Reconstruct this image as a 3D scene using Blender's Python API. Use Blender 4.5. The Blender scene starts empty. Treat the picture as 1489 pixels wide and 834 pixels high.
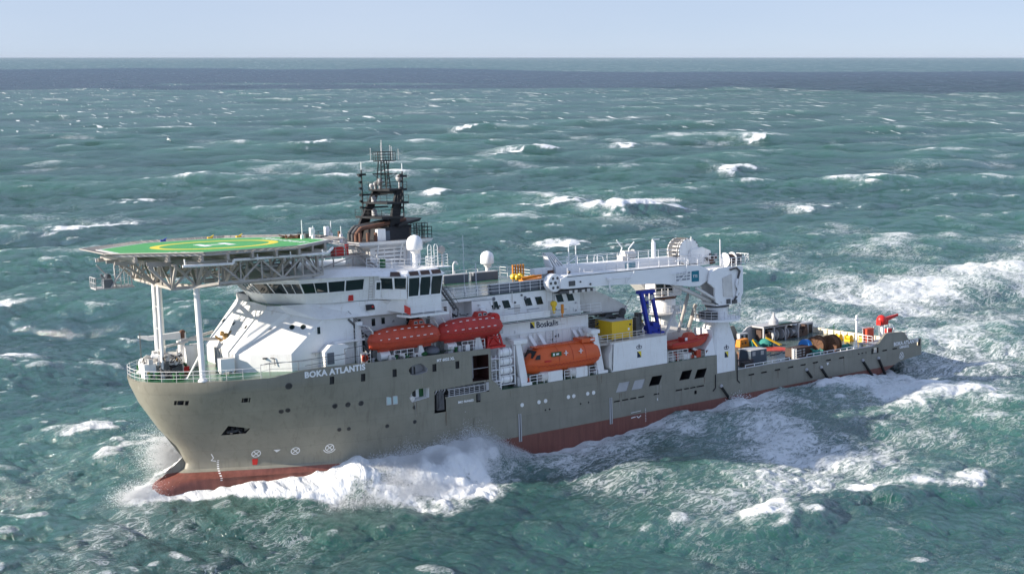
SUN_AZ, SUN_E, SKY_S, EXPO = 17, 3.4, .137, 1.36
CLOUD_D, CLOUD_W = 2900, 950
HAZE = 1.2e-5
GULL1, GULL2 = (39.82, 118.85, 28.24), (19.84, 132.14, 29.08)
import bpy, bmesh, math, random
import numpy as np
from mathutils import Matrix, Vector
random.seed(7)
scene = bpy.context.scene
COL = scene.collection
rad = math.radians

# ---------------------------------------------------------------- ship frame
# x runs aft from the stem, y to starboard, z up from the painted waterline;
# the vessel is heeled to starboard and slightly down by the stern
SHIP = Matrix(((0.99967231, -0.002464, 0.02547941, 0.01966),
               (0.0, 0.99535658, 0.09625636, 0.0),
               (-0.02559828, -0.09622481, 0.99503041, 1.5359),
               (0, 0, 0, 1)))

# ---------------------------------------------------------------- materials
def nt(mat):
    mat.use_nodes = True
    t = mat.node_tree
    t.nodes.clear()
    return t

def paint(name, col, rough=.45, metal=0., var=.10, grime=.0, grime_col=(.16, .10, .06), scale=.6, spec=.4, streak=0., bump=0.):
    """painted / bare metal with uneven tone, optional rust or dirt stains (object space)"""
    m = bpy.data.materials.new(name)
    t = nt(m); N = t.nodes; L = t.links
    out = N.new('ShaderNodeOutputMaterial'); b = N.new('ShaderNodeBsdfPrincipled')
    L.new(b.outputs[0], out.inputs[0])
    tc = N.new('ShaderNodeTexCoord')
    n1 = N.new('ShaderNodeTexNoise'); n1.inputs['Scale'].default_value = scale; n1.inputs['Detail'].default_value = 6
    n1.inputs['Roughness'].default_value = .65
    L.new(tc.outputs['Object'], n1.inputs['Vector'])
    r = N.new('ShaderNodeMapRange'); r.inputs[1].default_value = .25; r.inputs[2].default_value = .75
    r.inputs[3].default_value = 1 - var; r.inputs[4].default_value = 1 + var
    L.new(n1.outputs[0], r.inputs[0])
    mul = N.new('ShaderNodeVectorMath'); mul.operation = 'SCALE'; mul.inputs[0].default_value = col
    L.new(r.outputs[0], mul.inputs[3])
    last = mul.outputs[0]
    if grime > 0:
        mp = N.new('ShaderNodeMapping'); mp.inputs['Scale'].default_value = (1.6, 1.6, .22)
        L.new(tc.outputs['Object'], mp.inputs[0])
        n2 = N.new('ShaderNodeTexNoise'); n2.inputs['Scale'].default_value = 1.7; n2.inputs['Detail'].default_value = 7
        n2.inputs['Roughness'].default_value = .7
        L.new(mp.outputs[0], n2.inputs['Vector'])
        r2 = N.new('ShaderNodeMapRange'); r2.inputs[1].default_value = .55; r2.inputs[2].default_value = .80
        r2.inputs[3].default_value = 0; r2.inputs[4].default_value = grime
        L.new(n2.outputs[0], r2.inputs[0])
        mx = N.new('ShaderNodeMix'); mx.data_type = 'RGBA'
        L.new(r2.outputs[0], mx.inputs['Factor']); L.new(last, mx.inputs['A']); mx.inputs['B'].default_value = (*grime_col, 1)
        last = mx.outputs['Result']
    L.new(last, b.inputs['Base Color'])
    b.inputs['Roughness'].default_value = rough; b.inputs['Metallic'].default_value = metal
    b.inputs['Specular IOR Level'].default_value = spec
    if bump > 0:
        n3 = N.new('ShaderNodeTexNoise'); n3.inputs['Scale'].default_value = 2.2; n3.inputs['Detail'].default_value = 3
        L.new(tc.outputs['Object'], n3.inputs['Vector'])
        bp = N.new('ShaderNodeBump'); bp.inputs['Strength'].default_value = bump; bp.inputs['Distance'].default_value = .05
        L.new(n3.outputs[0], bp.inputs['Height']); L.new(bp.outputs[0], b.inputs['Normal'])
    return m

M = {}
M['white'] = paint('white_paint', (.80, .80, .79), .42, var=.07, grime=.50, grime_col=(.40, .30, .20), bump=.18)
M['white_clean'] = paint('white_gloss', (.82, .82, .82), .35, var=.03)
M['white_worn'] = paint('white_worn', (.62, .60, .57), .5, var=.14, grime=.55, grime_col=(.28, .19, .12))
M['grey_steel'] = paint('galvanised_steel', (.40, .37, .34), .55, .1, var=.18, grime=.35, grime_col=(.20, .15, .11), scale=1.2)
M['dark_steel'] = paint('dark_steel', (.085, .085, .088), .5, .1, var=.25, grime=.3, grime_col=(.12, .09, .07), scale=2)
M['black'] = paint('black_paint', (.016, .016, .018), .5, var=.3, scale=2)
M['rubber'] = paint('black_rubber', (.014, .014, .014), .75, var=.3)
M['rust'] = paint('rusty_steel', (.15, .075, .05), .75, var=.35, grime=.6, grime_col=(.07, .03, .02), scale=2.5)
M['brass'] = paint('brass_brown_gear', (.33, .20, .07), .5, var=.3, scale=4)
M['cable'] = paint('brown_cable', (.13, .065, .035), .8, var=.4, grime=.6, grime_col=(.035, .022, .017), scale=3)
M['dkbrown'] = paint('brown_red_interior', (.035, .010, .007), .7, var=.3)
M['deck'] = paint('green_deck_paint', (.035, .13, .07), .28, var=.35, grime=.55, grime_col=(.09, .14, .12), scale=.5, spec=.5)
M['deckgrey'] = paint('wet_grey_deck', (.10, .135, .13), .25, var=.3, grime=.6, grime_col=(.06, .13, .09), scale=.4, spec=.5)
M['heli'] = paint('helideck_green', (.075, .34, .10), .6, var=.10, grime=.25, grime_col=(.05, .22, .07), scale=.3)
M['yellow'] = paint('yellow_paint', (.74, .47, .018), .45, var=.08, grime=.3, grime_col=(.35, .22, .05))
M['mark_yellow'] = paint('yellow_marking', (.80, .64, .06), .6, var=.06)
M['mark_white'] = paint('white_marking', (.80, .80, .80), .6, var=.05, grime=.3, grime_col=(.5, .5, .5))
M['red'] = paint('red_paint', (.52, .022, .018), .4, var=.12, grime=.3, grime_col=(.2, .02, .02))
M['deckred'] = paint('red_deck_marking', (.50, .065, .05), .5, var=.12, grime=.3, grime_col=(.3, .1, .08))
M['boatred'] = paint('lifeboat_red', (.44, .034, .026), .5, var=.22, grime=.8, grime_col=(.28, .04, .03), scale=.9)
M['boatorange'] = paint('lifeboat_orange', (.66, .115, .028), .45, var=.08, grime=.35, grime_col=(.45, .07, .02))
M['boatorange2'] = paint('lifeboat_orange_faded', (.50, .065, .03), .5, var=.2, grime=.75, grime_col=(.22, .05, .03))
M['blue'] = paint('blue_frame', (.012, .03, .33), .4, var=.15)
M['slate'] = paint('slate_blue', (.075, .10, .135), .5, var=.12, grime=.35, grime_col=(.05, .05, .05))
M['cargo_grey'] = paint('grey_locker', (.13, .145, .17), .5, var=.08, grime=.3, grime_col=(.09, .09, .09))
M['brightblue'] = paint('bright_blue', (.03, .22, .62), .4, var=.08)
M['teal'] = paint('teal_sign', (.0, .16, .23), .4, var=.03)
M['cream'] = paint('cream_paint', (.78, .70, .54), .5, var=.08, grime=.3, grime_col=(.45, .32, .18))
M['tealnet'] = paint('teal_rope', (.03, .20, .17), .8, var=.4, scale=4)
M['orange'] = paint('orange_gear', (.62, .22, .02), .5, var=.2, grime=.4, grime_col=(.25, .1, .03))
M['brown'] = paint('brown_box', (.075, .045, .035), .65, var=.3, grime=.4, grime_col=(.03, .02, .02))
M['navy'] = paint('navy_mark', (.012, .022, .05), .5, var=.05)
M['ygreen'] = paint('green_gear', (.015, .10, .03), .5, var=.3, scale=3)
M['signgrey'] = paint('grey_lettering', (.28, .30, .33), .5, var=.05)
M['lightgrey'] = paint('light_grey', (.42, .42, .43), .5, var=.08, grime=.25, grime_col=(.25, .22, .2))

def glass_mat(name, col, rough=.06):
    m = bpy.data.materials.new(name); t = nt(m)
    out = t.nodes.new('ShaderNodeOutputMaterial'); b = t.nodes.new('ShaderNodeBsdfPrincipled')
    b.inputs['Base Color'].default_value = (*col, 1); b.inputs['Roughness'].default_value = rough
    b.inputs['Specular IOR Level'].default_value = .5
    tc = t.nodes.new('ShaderNodeTexCoord'); n = t.nodes.new('ShaderNodeTexNoise'); n.inputs['Scale'].default_value = 1.3
    t.links.new(tc.outputs['Object'], n.inputs['Vector'])
    bp = t.nodes.new('ShaderNodeBump'); bp.inputs['Strength'].default_value = .05
    t.links.new(n.outputs[0], bp.inputs['Height']); t.links.new(bp.outputs[0], b.inputs['Normal'])
    t.links.new(b.outputs[0], out.inputs[0])
    return m
M['glass'] = glass_mat('dark_window_glass', (.012, .022, .024))
M['glass_light'] = glass_mat('pale_window_glass', (.42, .55, .56), .2)

def hull_material():
    m = bpy.data.materials.new('hull_paint'); t = nt(m); N = t.nodes; L = t.links
    out = N.new('ShaderNodeOutputMaterial'); b = N.new('ShaderNodeBsdfPrincipled'); L.new(b.outputs[0], out.inputs[0])
    tc = N.new('ShaderNodeTexCoord'); sep = N.new('ShaderNodeSeparateXYZ'); L.new(tc.outputs['Object'], sep.inputs[0])
    n = N.new('ShaderNodeTexNoise'); n.inputs['Scale'].default_value = .35; n.inputs['Detail'].default_value = 8; n.inputs['Roughness'].default_value = .65
    L.new(tc.outputs['Object'], n.inputs['Vector'])
    mp = N.new('ShaderNodeMapping'); mp.inputs['Scale'].default_value = (1.3, 1.3, .12); L.new(tc.outputs['Object'], mp.inputs[0])
    ns = N.new('ShaderNodeTexNoise'); ns.inputs['Scale'].default_value = 1.4; ns.inputs['Detail'].default_value = 8; ns.inputs['Roughness'].default_value = .7
    L.new(mp.outputs[0], ns.inputs['Vector'])
    def tone(col, lo, hi, src):
        r = N.new('ShaderNodeMapRange'); r.inputs[1].default_value = .3; r.inputs[2].default_value = .7
        r.inputs[3].default_value = lo; r.inputs[4].default_value = hi; L.new(src, r.inputs[0])
        v = N.new('ShaderNodeVectorMath'); v.operation = 'SCALE'; v.inputs[0].default_value = col; L.new(r.outputs[0], v.inputs[3])
        return v.outputs[0]
    grey = tone((.240, .230, .188), .88, 1.10, n.outputs[0])
    red = tone((.205, .074, .056), .65, 1.15, ns.outputs[0])
    # streaks of dirt on the grey
    r2 = N.new('ShaderNodeMapRange'); r2.inputs[1].default_value = .52; r2.inputs[2].default_value = .78; r2.inputs[3].default_value = 0; r2.inputs[4].default_value = .75
    L.new(ns.outputs[0], r2.inputs[0])
    mx = N.new('ShaderNodeMix'); mx.data_type = 'RGBA'; L.new(r2.outputs[0], mx.inputs['Factor']); L.new(grey, mx.inputs['A']); mx.inputs['B'].default_value = (.15, .135, .105, 1)
    # waterline edge
    ad = N.new('ShaderNodeMath'); ad.operation = 'MULTIPLY_ADD'; ad.inputs[1].default_value = .08; L.new(n.outputs[0], ad.inputs[0]); L.new(sep.outputs[2], ad.inputs[2])
    st = N.new('ShaderNodeMapRange'); st.inputs[1].default_value = .02; st.inputs[2].default_value = .07; L.new(ad.outputs[0], st.inputs[0])
    m2 = N.new('ShaderNodeMix'); m2.data_type = 'RGBA'; L.new(st.outputs[0], m2.inputs['Factor']); L.new(red, m2.inputs['A']); L.new(mx.outputs['Result'], m2.inputs['B'])
    # plate seams
    bk = N.new('ShaderNodeTexBrick'); bk.inputs['Scale'].default_value = 1.0
    bk.inputs['Brick Width'].default_value = 7.5; bk.inputs['Row Height'].default_value = 2.35; bk.inputs['Mortar Size'].default_value = .012
    bk.inputs['Color1'].default_value = (1, 1, 1, 1); bk.inputs['Color2'].default_value = (.94, .94, .94, 1); bk.inputs['Mortar'].default_value = (.70, .70, .70, 1)
    cx = N.new('ShaderNodeCombineXYZ'); L.new(sep.outputs[0], cx.inputs[0]); L.new(sep.outputs[2], cx.inputs[1]); L.new(cx.outputs[0], bk.inputs['Vector'])
    m3 = N.new('ShaderNodeMix'); m3.data_type = 'RGBA'; m3.blend_type = 'MULTIPLY'; m3.inputs['Factor'].default_value = 1
    L.new(m2.outputs['Result'], m3.inputs['A']); L.new(bk.outputs['Color'], m3.inputs['B'])
    L.new(m3.outputs['Result'], b.inputs['Base Color'])
    b.inputs['Roughness'].default_value = .42; b.inputs['Specular IOR Level'].default_value = .4
    mb_ = N.new('ShaderNodeTexNoise'); mb_.inputs['Scale'].default_value = .9; mb_.inputs['Detail'].default_value = 2; L.new(tc.outputs['Object'], mb_.inputs['Vector'])
    bp = N.new('ShaderNodeBump'); bp.inputs['Strength'].default_value = .25; bp.inputs['Distance'].default_value = .06
    L.new(mb_.outputs[0], bp.inputs['Height']); L.new(bp.outputs[0], b.inputs['Normal'])
    return m
M['hull'] = hull_material()

# ---------------------------------------------------------------- mesh builder
class MB:
    def __init__(s): s.v = []; s.f = []; s.m = []; s.cur = 0
    def mat(s, i): s.cur = i; return s
    def add(s, vs, fs):
        o = len(s.v); s.v += [tuple(map(float, v)) for v in vs]
        for f in fs: s.f.append(tuple(o + i for i in f)); s.m.append(s.cur)
        return s
    def box(s, x0, x1, y0, y1, z0, z1):
        return s.hexa([(x0, y0, z0), (x1, y0, z0), (x1, y1, z0), (x0, y1, z0), (x0, y0, z1), (x1, y0, z1), (x1, y1, z1), (x0, y1, z1)])
    def hexa(s, p): return s.add(p, [(0, 3, 2, 1), (4, 5, 6, 7), (0, 1, 5, 4), (1, 2, 6, 5), (2, 3, 7, 6), (3, 0, 4, 7)])
    def prism(s, poly, vec):
        """closed polygon (3-D points) swept along vec"""
        n = len(poly); a = [Vector(p) for p in poly]; b = [p + Vector(vec) for p in a]
        return s.add(a + b, [tuple(range(n))[::-1], tuple(range(n, 2 * n))] + [(i, (i + 1) % n, n + (i + 1) % n, n + i) for i in range(n)])
    def frame_axes(s, p, q):
        d = (q - p).normalized(); up = Vector((0, 0, 1)) if abs(d.z) < .9 else Vector((1, 0, 0))
        a = d.cross(up).normalized(); return d, a, a.cross(d).normalized()
    def bar(s, p, q, w, h=None):
        h = h or w; p = Vector(p); q = Vector(q); d, a, b = s.frame_axes(p, q); a = a * w / 2; b = b * h / 2
        return s.hexa([p - a - b, p + a - b, p + a + b, p - a + b, q - a - b, q + a - b, q + a + b, q - a + b])
    def tube(s, p, q, r, n=8, r2=None):
        r2 = r if r2 is None else r2; p = Vector(p); q = Vector(q); d, a, b = s.frame_axes(p, q)
        c = [(math.cos(2 * math.pi * i / n), math.sin(2 * math.pi * i / n)) for i in range(n)]
        vs = [p + (a * x + b * y) * r for x, y in c] + [q + (a * x + b * y) * r2 for x, y in c]
        return s.add(vs, [tuple(range(n)), tuple(range(n, 2 * n))[::-1]] + [(i, n + i, n + (i + 1) % n, (i + 1) % n) for i in range(n)])
    def pipe(s, pts, r, n=6):
        for a, b in zip(pts, pts[1:]): s.tube(a, b, r, n)
        return s
    def lathe(s, prof, c, axis='z', n=20):
        """profile [(r, h)...] turned about an axis through c"""
        c = Vector(c); vs = []; fs = []
        ax = {'z': (Vector((1, 0, 0)), Vector((0, 1, 0)), Vector((0, 0, 1))), 'y': (Vector((1, 0, 0)), Vector((0, 0, 1)), Vector((0, 1, 0))), 'x': (Vector((0, 1, 0)), Vector((0, 0, 1)), Vector((1, 0, 0)))}[axis]
        for r, h in prof:
            for i in range(n):
                t = 2 * math.pi * i / n; vs.append(c + ax[0] * r * math.cos(t) + ax[1] * r * math.sin(t) + ax[2] * h)
        for j in range(len(prof) - 1):
            for i in range(n):
                k = (i + 1) % n; fs.append((j * n + i, j * n + k, (j + 1) * n + k, (j + 1) * n + i))
        fs.append(tuple(range(n))[::-1]); fs.append(tuple(range((len(prof) - 1) * n, len(prof) * n)))
        return s.add(vs, fs)
    def ball(s, c, r, n=14, sz=1., z0=-1.):
        prof = []
        k = max(4, n // 2)
        for i in range(k + 1):
            t = -math.pi / 2 + math.pi * i / k
            if math.sin(t) < z0 - 1e-6: continue
            prof.append((max(1e-3, r * math.cos(t)), r * sz * math.sin(t)))
        return s.lathe(prof, c, 'z', n)
    def loft(s, rings, caps=True, closed=True):
        n = len(rings[0]); vs = [p for r in rings for p in r]; fs = []
        for j in range(len(rings) - 1):
            for i in range(n if closed else n - 1):
                k = (i + 1) % n; fs.append((j * n + i, j * n + k, (j + 1) * n + k, (j + 1) * n + i))
        if caps: fs += [tuple(range(n))[::-1], tuple(range((len(rings) - 1) * n, len(rings) * n))]
        return s.add(vs, fs)
    def rail(s, pts, h=1.05, n=3, post=1.6, r=.028):
        for a, b in zip(pts, pts[1:]):
            a = Vector(a); b = Vector(b)
            for k in range(1, n + 1):
                o = Vector((0, 0, h * k / n)); s.tube(a + o, b + o, r * (1 if k == n else .7), 5)
            m = max(1, round((b - a).length / post))
            for i in range(m + 1):
                p = a.lerp(b, i / m); s.tube(p, p + Vector((0, 0, h)), r, 5)
        return s
    def ladder(s, p, q, w, side, r=.03, step=.32):
        p = Vector(p); q = Vector(q); w_ = Vector(side).normalized() * w / 2
        s.tube(p - w_, q - w_, r, 5); s.tube(p + w_, q + w_, r, 5)
        m = max(2, int((q - p).length / step))
        for i in range(1, m): c = p.lerp(q, i / m); s.tube(c - w_, c + w_, r * .8, 4)
        return s
    def stairs(s, p, q, w, side=(0, 1, 0), n=9):
        p = Vector(p); q = Vector(q); w_ = Vector(side).normalized() * w / 2
        s.bar(p - w_, q - w_, .06, .22); s.bar(p + w_, q + w_, .06, .22)
        run = Vector((q.x - p.x, q.y - p.y, 0)).normalized() * .13
        for i in range(1, n):
            c = p.lerp(q, i / n); s.hexa([c - w_ - run - Vector((0, 0, .02)), c + w_ - run - Vector((0, 0, .02)), c + w_ + run - Vector((0, 0, .02)), c - w_ + run - Vector((0, 0, .02)), c - w_ - run + Vector((0, 0, .02)), c + w_ - run + Vector((0, 0, .02)), c + w_ + run + Vector((0, 0, .02)), c - w_ + run + Vector((0, 0, .02))])
        for sg in (-1, 1): s.tube(p + w_ * sg + Vector((0, 0, .9)), q + w_ * sg + Vector((0, 0, .9)), .028, 5)
        return s
    def wall(s, a, b, z0, z1, t=.08):
        """upright plate between two plan points"""
        a = Vector((a[0], a[1], 0)); b = Vector((b[0], b[1], 0)); nrm = Vector((b.y - a.y, a.x - b.x, 0)).normalized() * t
        q = [a, b, b + nrm, a + nrm]
        return s.prism([(p.x, p.y, z0) for p in q], (0, 0, z1 - z0))
    def move(s, d):
        s.v = [(v[0] + d[0], v[1] + d[1], v[2] + d[2]) for v in s.v]; return s
    def xf(s, mat):
        s.v = [tuple(mat @ Vector(v)) for v in s.v]; return s

def build(name, mb, mats, parent=None, label=None, smooth=True, angle=34, recalc=True, kind=None):
    me = bpy.data.meshes.new(name); me.from_pydata(mb.v, [], mb.f)
    if not isinstance(mats, (list, tuple)): mats = [mats]
    for m in mats: me.materials.append(M[m] if isinstance(m, str) else m)
    if len(mats) > 1: me.polygons.foreach_set('material_index', mb.m)
    if recalc:
        b = bmesh.new(); b.from_mesh(me); bmesh.ops.recalc_face_normals(b, faces=b.faces); b.to_mesh(me); b.free()
    me.update()
    if smooth:
        me.polygons.foreach_set('use_smooth', [True] * len(me.polygons)); me.set_sharp_from_angle(angle=rad(angle))
    o = bpy.data.objects.new(name, me); COL.objects.link(o)
    if parent is not None: o.parent = parent
    if label: o['label'] = label
    if kind: o['kind'] = kind
    return o

def tag(o, label, cat, group=None):
    o['label'] = label; o['category'] = cat
    if group: o['group'] = group
    return o

def thing(name, label, cat, loc=(0, 0, 0), rotz=0., group=None, tilt=None, size=1.):
    """an Empty standing at a spot aboard the ship; children are in its own axes"""
    o = bpy.data.objects.new(name, None); COL.objects.link(o); o.empty_display_size = .3
    m = SHIP @ Matrix.Translation(loc) @ Matrix.Rotation(rotz, 4, 'Z')
    if tilt: m = m @ Matrix.Rotation(tilt, 4, 'Y')
    if size != 1.: m = m @ Matrix.Scale(size, 4)
    o.matrix_world = m
    return tag(o, label, cat, group)

def copy_tree(o, parent=None):
    c = o.copy(); COL.objects.link(c); c.parent = parent
    for ch in list(o.children): copy_tree(ch, c)
    return c

def text_mb(txt, size, origin, xdir, ydir, depth=.02, spacing=1.0, bold=0.):
    """lettering turned into a thin mesh; origin = lower left corner"""
    cu = bpy.data.curves.new('lettering', 'FONT'); cu.body = txt; cu.size = size; cu.space_character = spacing
    cu.extrude = depth / 2; cu.offset = bold; cu.resolution_u = 3
    ob = bpy.data.objects.new('tmp_text', cu); COL.objects.link(ob)
    me = bpy.data.meshes.new_from_object(ob.evaluated_get(bpy.context.evaluated_depsgraph_get()))
    X = Vector(xdir).normalized(); Y = Vector(ydir).normalized(); Z = X.cross(Y)
    mb = MB(); mb.add([Vector(origin) + X * v.co.x + Y * v.co.y + Z * v.co.z for v in me.vertices], [tuple(p.vertices) for p in me.polygons])
    bpy.data.objects.remove(ob); bpy.data.meshes.remove(me); bpy.data.curves.remove(cu)
    return mb

def cut(obj, cutters):
    """carve recesses one after another; each cutter is an MB whose material index is already set"""
    par = obj.parent; obj.parent = None
    b = bmesh.new(); b.from_mesh(obj.data); bmesh.ops.triangulate(b, faces=b.faces, ngon_method='EAR_CLIP'); b.to_mesh(obj.data); b.free()
    for mb in cutters:
        me = bpy.data.meshes.new('cutter'); me.from_pydata(mb.v, [], mb.f)
        for s in obj.data.materials: me.materials.append(s)
        me.polygons.foreach_set('material_index', mb.m)
        b = bmesh.new(); b.from_mesh(me); bmesh.ops.recalc_face_normals(b, faces=b.faces); b.to_mesh(me); b.free()
        co = bpy.data.objects.new('cutter', me); COL.objects.link(co)
        md = obj.modifiers.new('b', 'BOOLEAN'); md.operation = 'DIFFERENCE'; md.solver = 'EXACT'; md.object = co
        try: md.material_mode = 'INDEX'
        except Exception: pass
        bpy.context.view_layer.update()
        new = bpy.data.meshes.new_from_object(obj.evaluated_get(bpy.context.evaluated_depsgraph_get()))
        obj.modifiers.clear(); old = obj.data
        b = bmesh.new(); b.from_mesh(new); bmesh.ops.triangulate(b, faces=[f for f in b.faces if len(f.verts) > 4], ngon_method='EAR_CLIP'); b.to_mesh(new); b.free()
        if len(new.polygons) >= len(old.polygons): obj.data = new; new.name = old.name
        else: print('CUT FAILED', obj.name, mb.v[0])
        bpy.data.objects.remove(co); bpy.data.meshes.remove(me)
    new = obj.data
    new.polygons.foreach_set('use_smooth', [True] * len(new.polygons)); new.set_sharp_from_angle(angle=rad(34))
    obj.parent = par
    return obj
# ================================================================ VESSEL
ship = thing('offshore_vessel', 'long grey offshore construction ship with a green helideck over the bow, ploughing through rough sea', 'ship')

SZ = [-7, -5, -3, -1.9, -1.16, -.6, -.2, .3, .9, 2.68, 4.85, 7.85, 9.8, 10.7]
SS = [5.5, 3.0, 1.5, 1.3, 1.48, 2.3, 3.9, 4.9, 5.14, 4.44, 2.68, .94, .2, 0.0]
def stem(z): return float(np.interp(z, SZ, SS))
DK = np.array([(0, 0), (.05, 1.2), (.2, 2.2), (.8, 3.5), (2.2, 5.1), (4, 6.6), (5.4, 7.5), (7, 8.4), (10.4, 9.7), (14, 10.6), (18, 11), (60, 11)])
LW = np.array([(0, 0), (.1, .45), (.6, 1.0), (3, 2.3), (8, 5.0), (15, 8.2), (22, 10.1), (30, 10.9), (36, 11), (60, 11)])
BB = np.array([(0, 0), (.1, .8), (.5, 1.5), (1.5, 2.1), (4, 2.5), (8, 3.8), (15, 7.2), (22, 9.6), (30, 10.8), (38, 11), (60, 11)])
def smooth_curve(T):
    """the same breadth curve with its corners rounded"""
    xs = np.concatenate([np.linspace(0, 1, 21), np.linspace(1.1, 46, 300)])
    def f(u):
        w = min(.45 * u, 1.6)
        return float(np.mean([np.interp(u + w * k, T[:, 0], T[:, 1]) for k in np.linspace(-1, 1, 9)]))
    return xs, np.array([f(u) for u in xs])
DKs, LWs, BBs = smooth_curve(DK), smooth_curve(LW), smooth_curve(BB)
def hb(s, z):
    """half breadth of the hull at distance s from the stem and height z"""
    u = max(0., s - stem(z)); d = np.interp(u, *DKs); l = np.interp(u, *LWs); b = np.interp(u, *BBs)
    if z >= 0:
        t = min(1, z / 9.8) ** 1.2
        return float(l * (1 - t) + d * t)
    t = min(1, -z / 1.0)
    return float(l * (1 - t) + b * t)
UB = [0, .03, .08, .18, .32, .5, .75, 1.05, 1.45, 2, 2.7, 3.5, 4.4, 5.4, 6.5, 7.7, 9, 10.5, 12, 14, 16, 18, 20.5, 23, 26, 29, 32, 35, 38, 41, 45]

def ring(xs, ys, zs):
    return [(x, -y, z) for x, y, z in zip(xs, ys, zs)] + [(x, y, z) for x, y, z in zip(xs[::-1], ys[::-1], zs[::-1])]

ZR = [5.85, 4.85, 3.8, 2.9, 2.2, 1.5, .9, .55, .3, .05, -.2, -.4, -.6, -.85, -1.16, -1.5, -1.9, -2.4, -3, -4, -5, -6, -7]
rings = []
for u in UB:
    xs = [stem(z) + (45 - stem(z)) * u / 45 for z in ZR]
    ys = [max(.02, hb(x, z)) * (1 if z > -4 else 1 - .12 * (-4 - z)) for x, z in zip(xs, ZR)]
    if u == 0: ys = [.02] * len(ZR)
    rings.append(ring(xs, ys, ZR))
for s, zb, zt in [(55, -7, 5.85), (65, -7, 5.85), (72.3, -7, 5.85), (76.2, -7, 5.85), (76.21, -7, 2.0), (85, -7, 2), (93, -5.2, 2), (100, -3.3, 2), (104.5, -2.1, 2), (107.3, -1.25, 2), (109.8, -.15, 2), (112.5, .2, 2), (115.1, .45, 2)]:
    zs = [zt + (zb - zt) * (5.85 - z) / 12.85 for z in ZR]
    ys = [11. if k < len(zs) - 3 else (10.7, 10.0, 8.4)[k - len(zs) + 3] for k in range(len(zs))]
    rings.append(ring([s] * len(zs), ys, zs))
mb = MB().loft(rings)
hull = build('hull', mb, ['hull', 'black', 'white', 'dkbrown', 'lightgrey', 'yellow'], ship, 'long grey hull with a red-brown underwater part')

ZF = [10.7, 9.8, 9.3, 8.6, 7.85, 7, 6.4, 5.85]
rings = []
for u in UB:
    xs = [stem(z) + (37.5 - stem(z)) * u / 45 for z in ZF]
    ys = [max(.02, hb(x, z)) for x, z in zip(xs, ZF)]
    if u == 0: ys = [.02] * len(ZF)
    rings.append(ring(xs, ys, ZF))
fore = build('forecastle_hull', MB().loft(rings), ['hull', 'black', 'white', 'dkbrown', 'lightgrey', 'yellow'], ship)

def cutter(poly, depth, mat, y=-11., out=.6):
    """poly in (s, z) on the port side; depth inboard from the shell at y"""
    return MB().mat(mat).prism([(s, y - out, z) for s, z in poly], (0, depth + out, 0))
def rect(s, z, w, h, k=0.): return [(s - w / 2, z - h / 2), (s + w / 2, z - h / 2 + k), (s + w / 2, z + h / 2 + k), (s - w / 2, z + h / 2)]
def para(s, z, w, h, sh): return [(s - w / 2 + sh, z - h / 2), (s + w / 2 + sh, z - h / 2), (s + w / 2 - sh, z + h / 2), (s - w / 2 - sh, z + h / 2)]
def disc(s, z, r, n=12, e=1.): return [(s + r * math.cos(2 * math.pi * i / n), z + r * e * math.sin(2 * math.pi * i / n)) for i in range(n)]

cf = [cutter([(35.0, 7.35), (37.2, 7.3), (37.2, 10.25), (35.0, 10.3)], 2.6, 3),
      cutter([(26.9, 9.7), (27.3, 10.15), (28.3, 10.3), (28.8, 10.1), (29.3, 9.6), (29.2, 9.25), (27.9, 9.05), (27.2, 9.15)], 1.1, 4),
      cutter([(26.95, 6.6), (27.4, 7.25), (27.9, 7.45), (29.4, 7.45), (29.4, 6.35), (27.3, 6.05)], 1.3, 2),
      cutter([(31.4, 6.1), (37.15, 5.95), (37.15, 7.1), (36.6, 7.15), (32.2, 7.05), (31.4, 7.0)], 1.4, 1)]
cm = [cutter([(30.05, 4.4), (31.5, 4.4), (31.5, 5.845), (30.05, 5.845)], 1.2, 1),
      cutter([(35.4, 4.9), (35.95, 4.9), (35.95, 5.845), (35.4, 5.845)], .5, 1)]
cf.append(cutter([(30.05, 5.855), (31.398, 5.855), (31.398, 7.0), (30.05, 6.9)], 1.2, 1))
for s, z in ((17.9, 9.77), (21.45, 9.62), (25.2, 9.62), (30.13, 9.57), (33.07, 9.53)):
    cf.append(cutter(rect(s, z, .5, .85), .16, 1, y=-hb(s, z), out=.5))
# mooring openings along the side: two plated, three open
for s, z, m_, d_ in ((56.7, 3.78, 4, .1), (59.2, 3.75, 4, .1), (62.0, 3.86, 1, 1.6), (67.1, 3.9, 1, 1.6), (69.7, 3.78, 1, 1.6)):
    cm.append(cutter(para(s, z, 1.7, 1.15, -.28), d_, m_))
for s, w in ((55.7, .95), (57.0, .95), (58.3, .95), (59.6, 1.0), (62.1, .9), (65.9, 1.1), (67.2, .8), (68.3, .9), (69.6, 1.3)):
    cm.append(cutter(rect(s, 2.1, w, .17), .35, 1))
cm.append(cutter(rect(68.75, 1.4, .42, .45), .3, 1))
# anchor pocket in the bow flare
cf_anchor = MB().mat(1).prism([(7.75, -8.4, 4.35), (8.2, -8.4, 5.5), (10.3, -8.4, 5.05), (10.0, -8.4, 4.45)], (0, 3.9, 0))
cm.append(cf_anchor)
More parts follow.
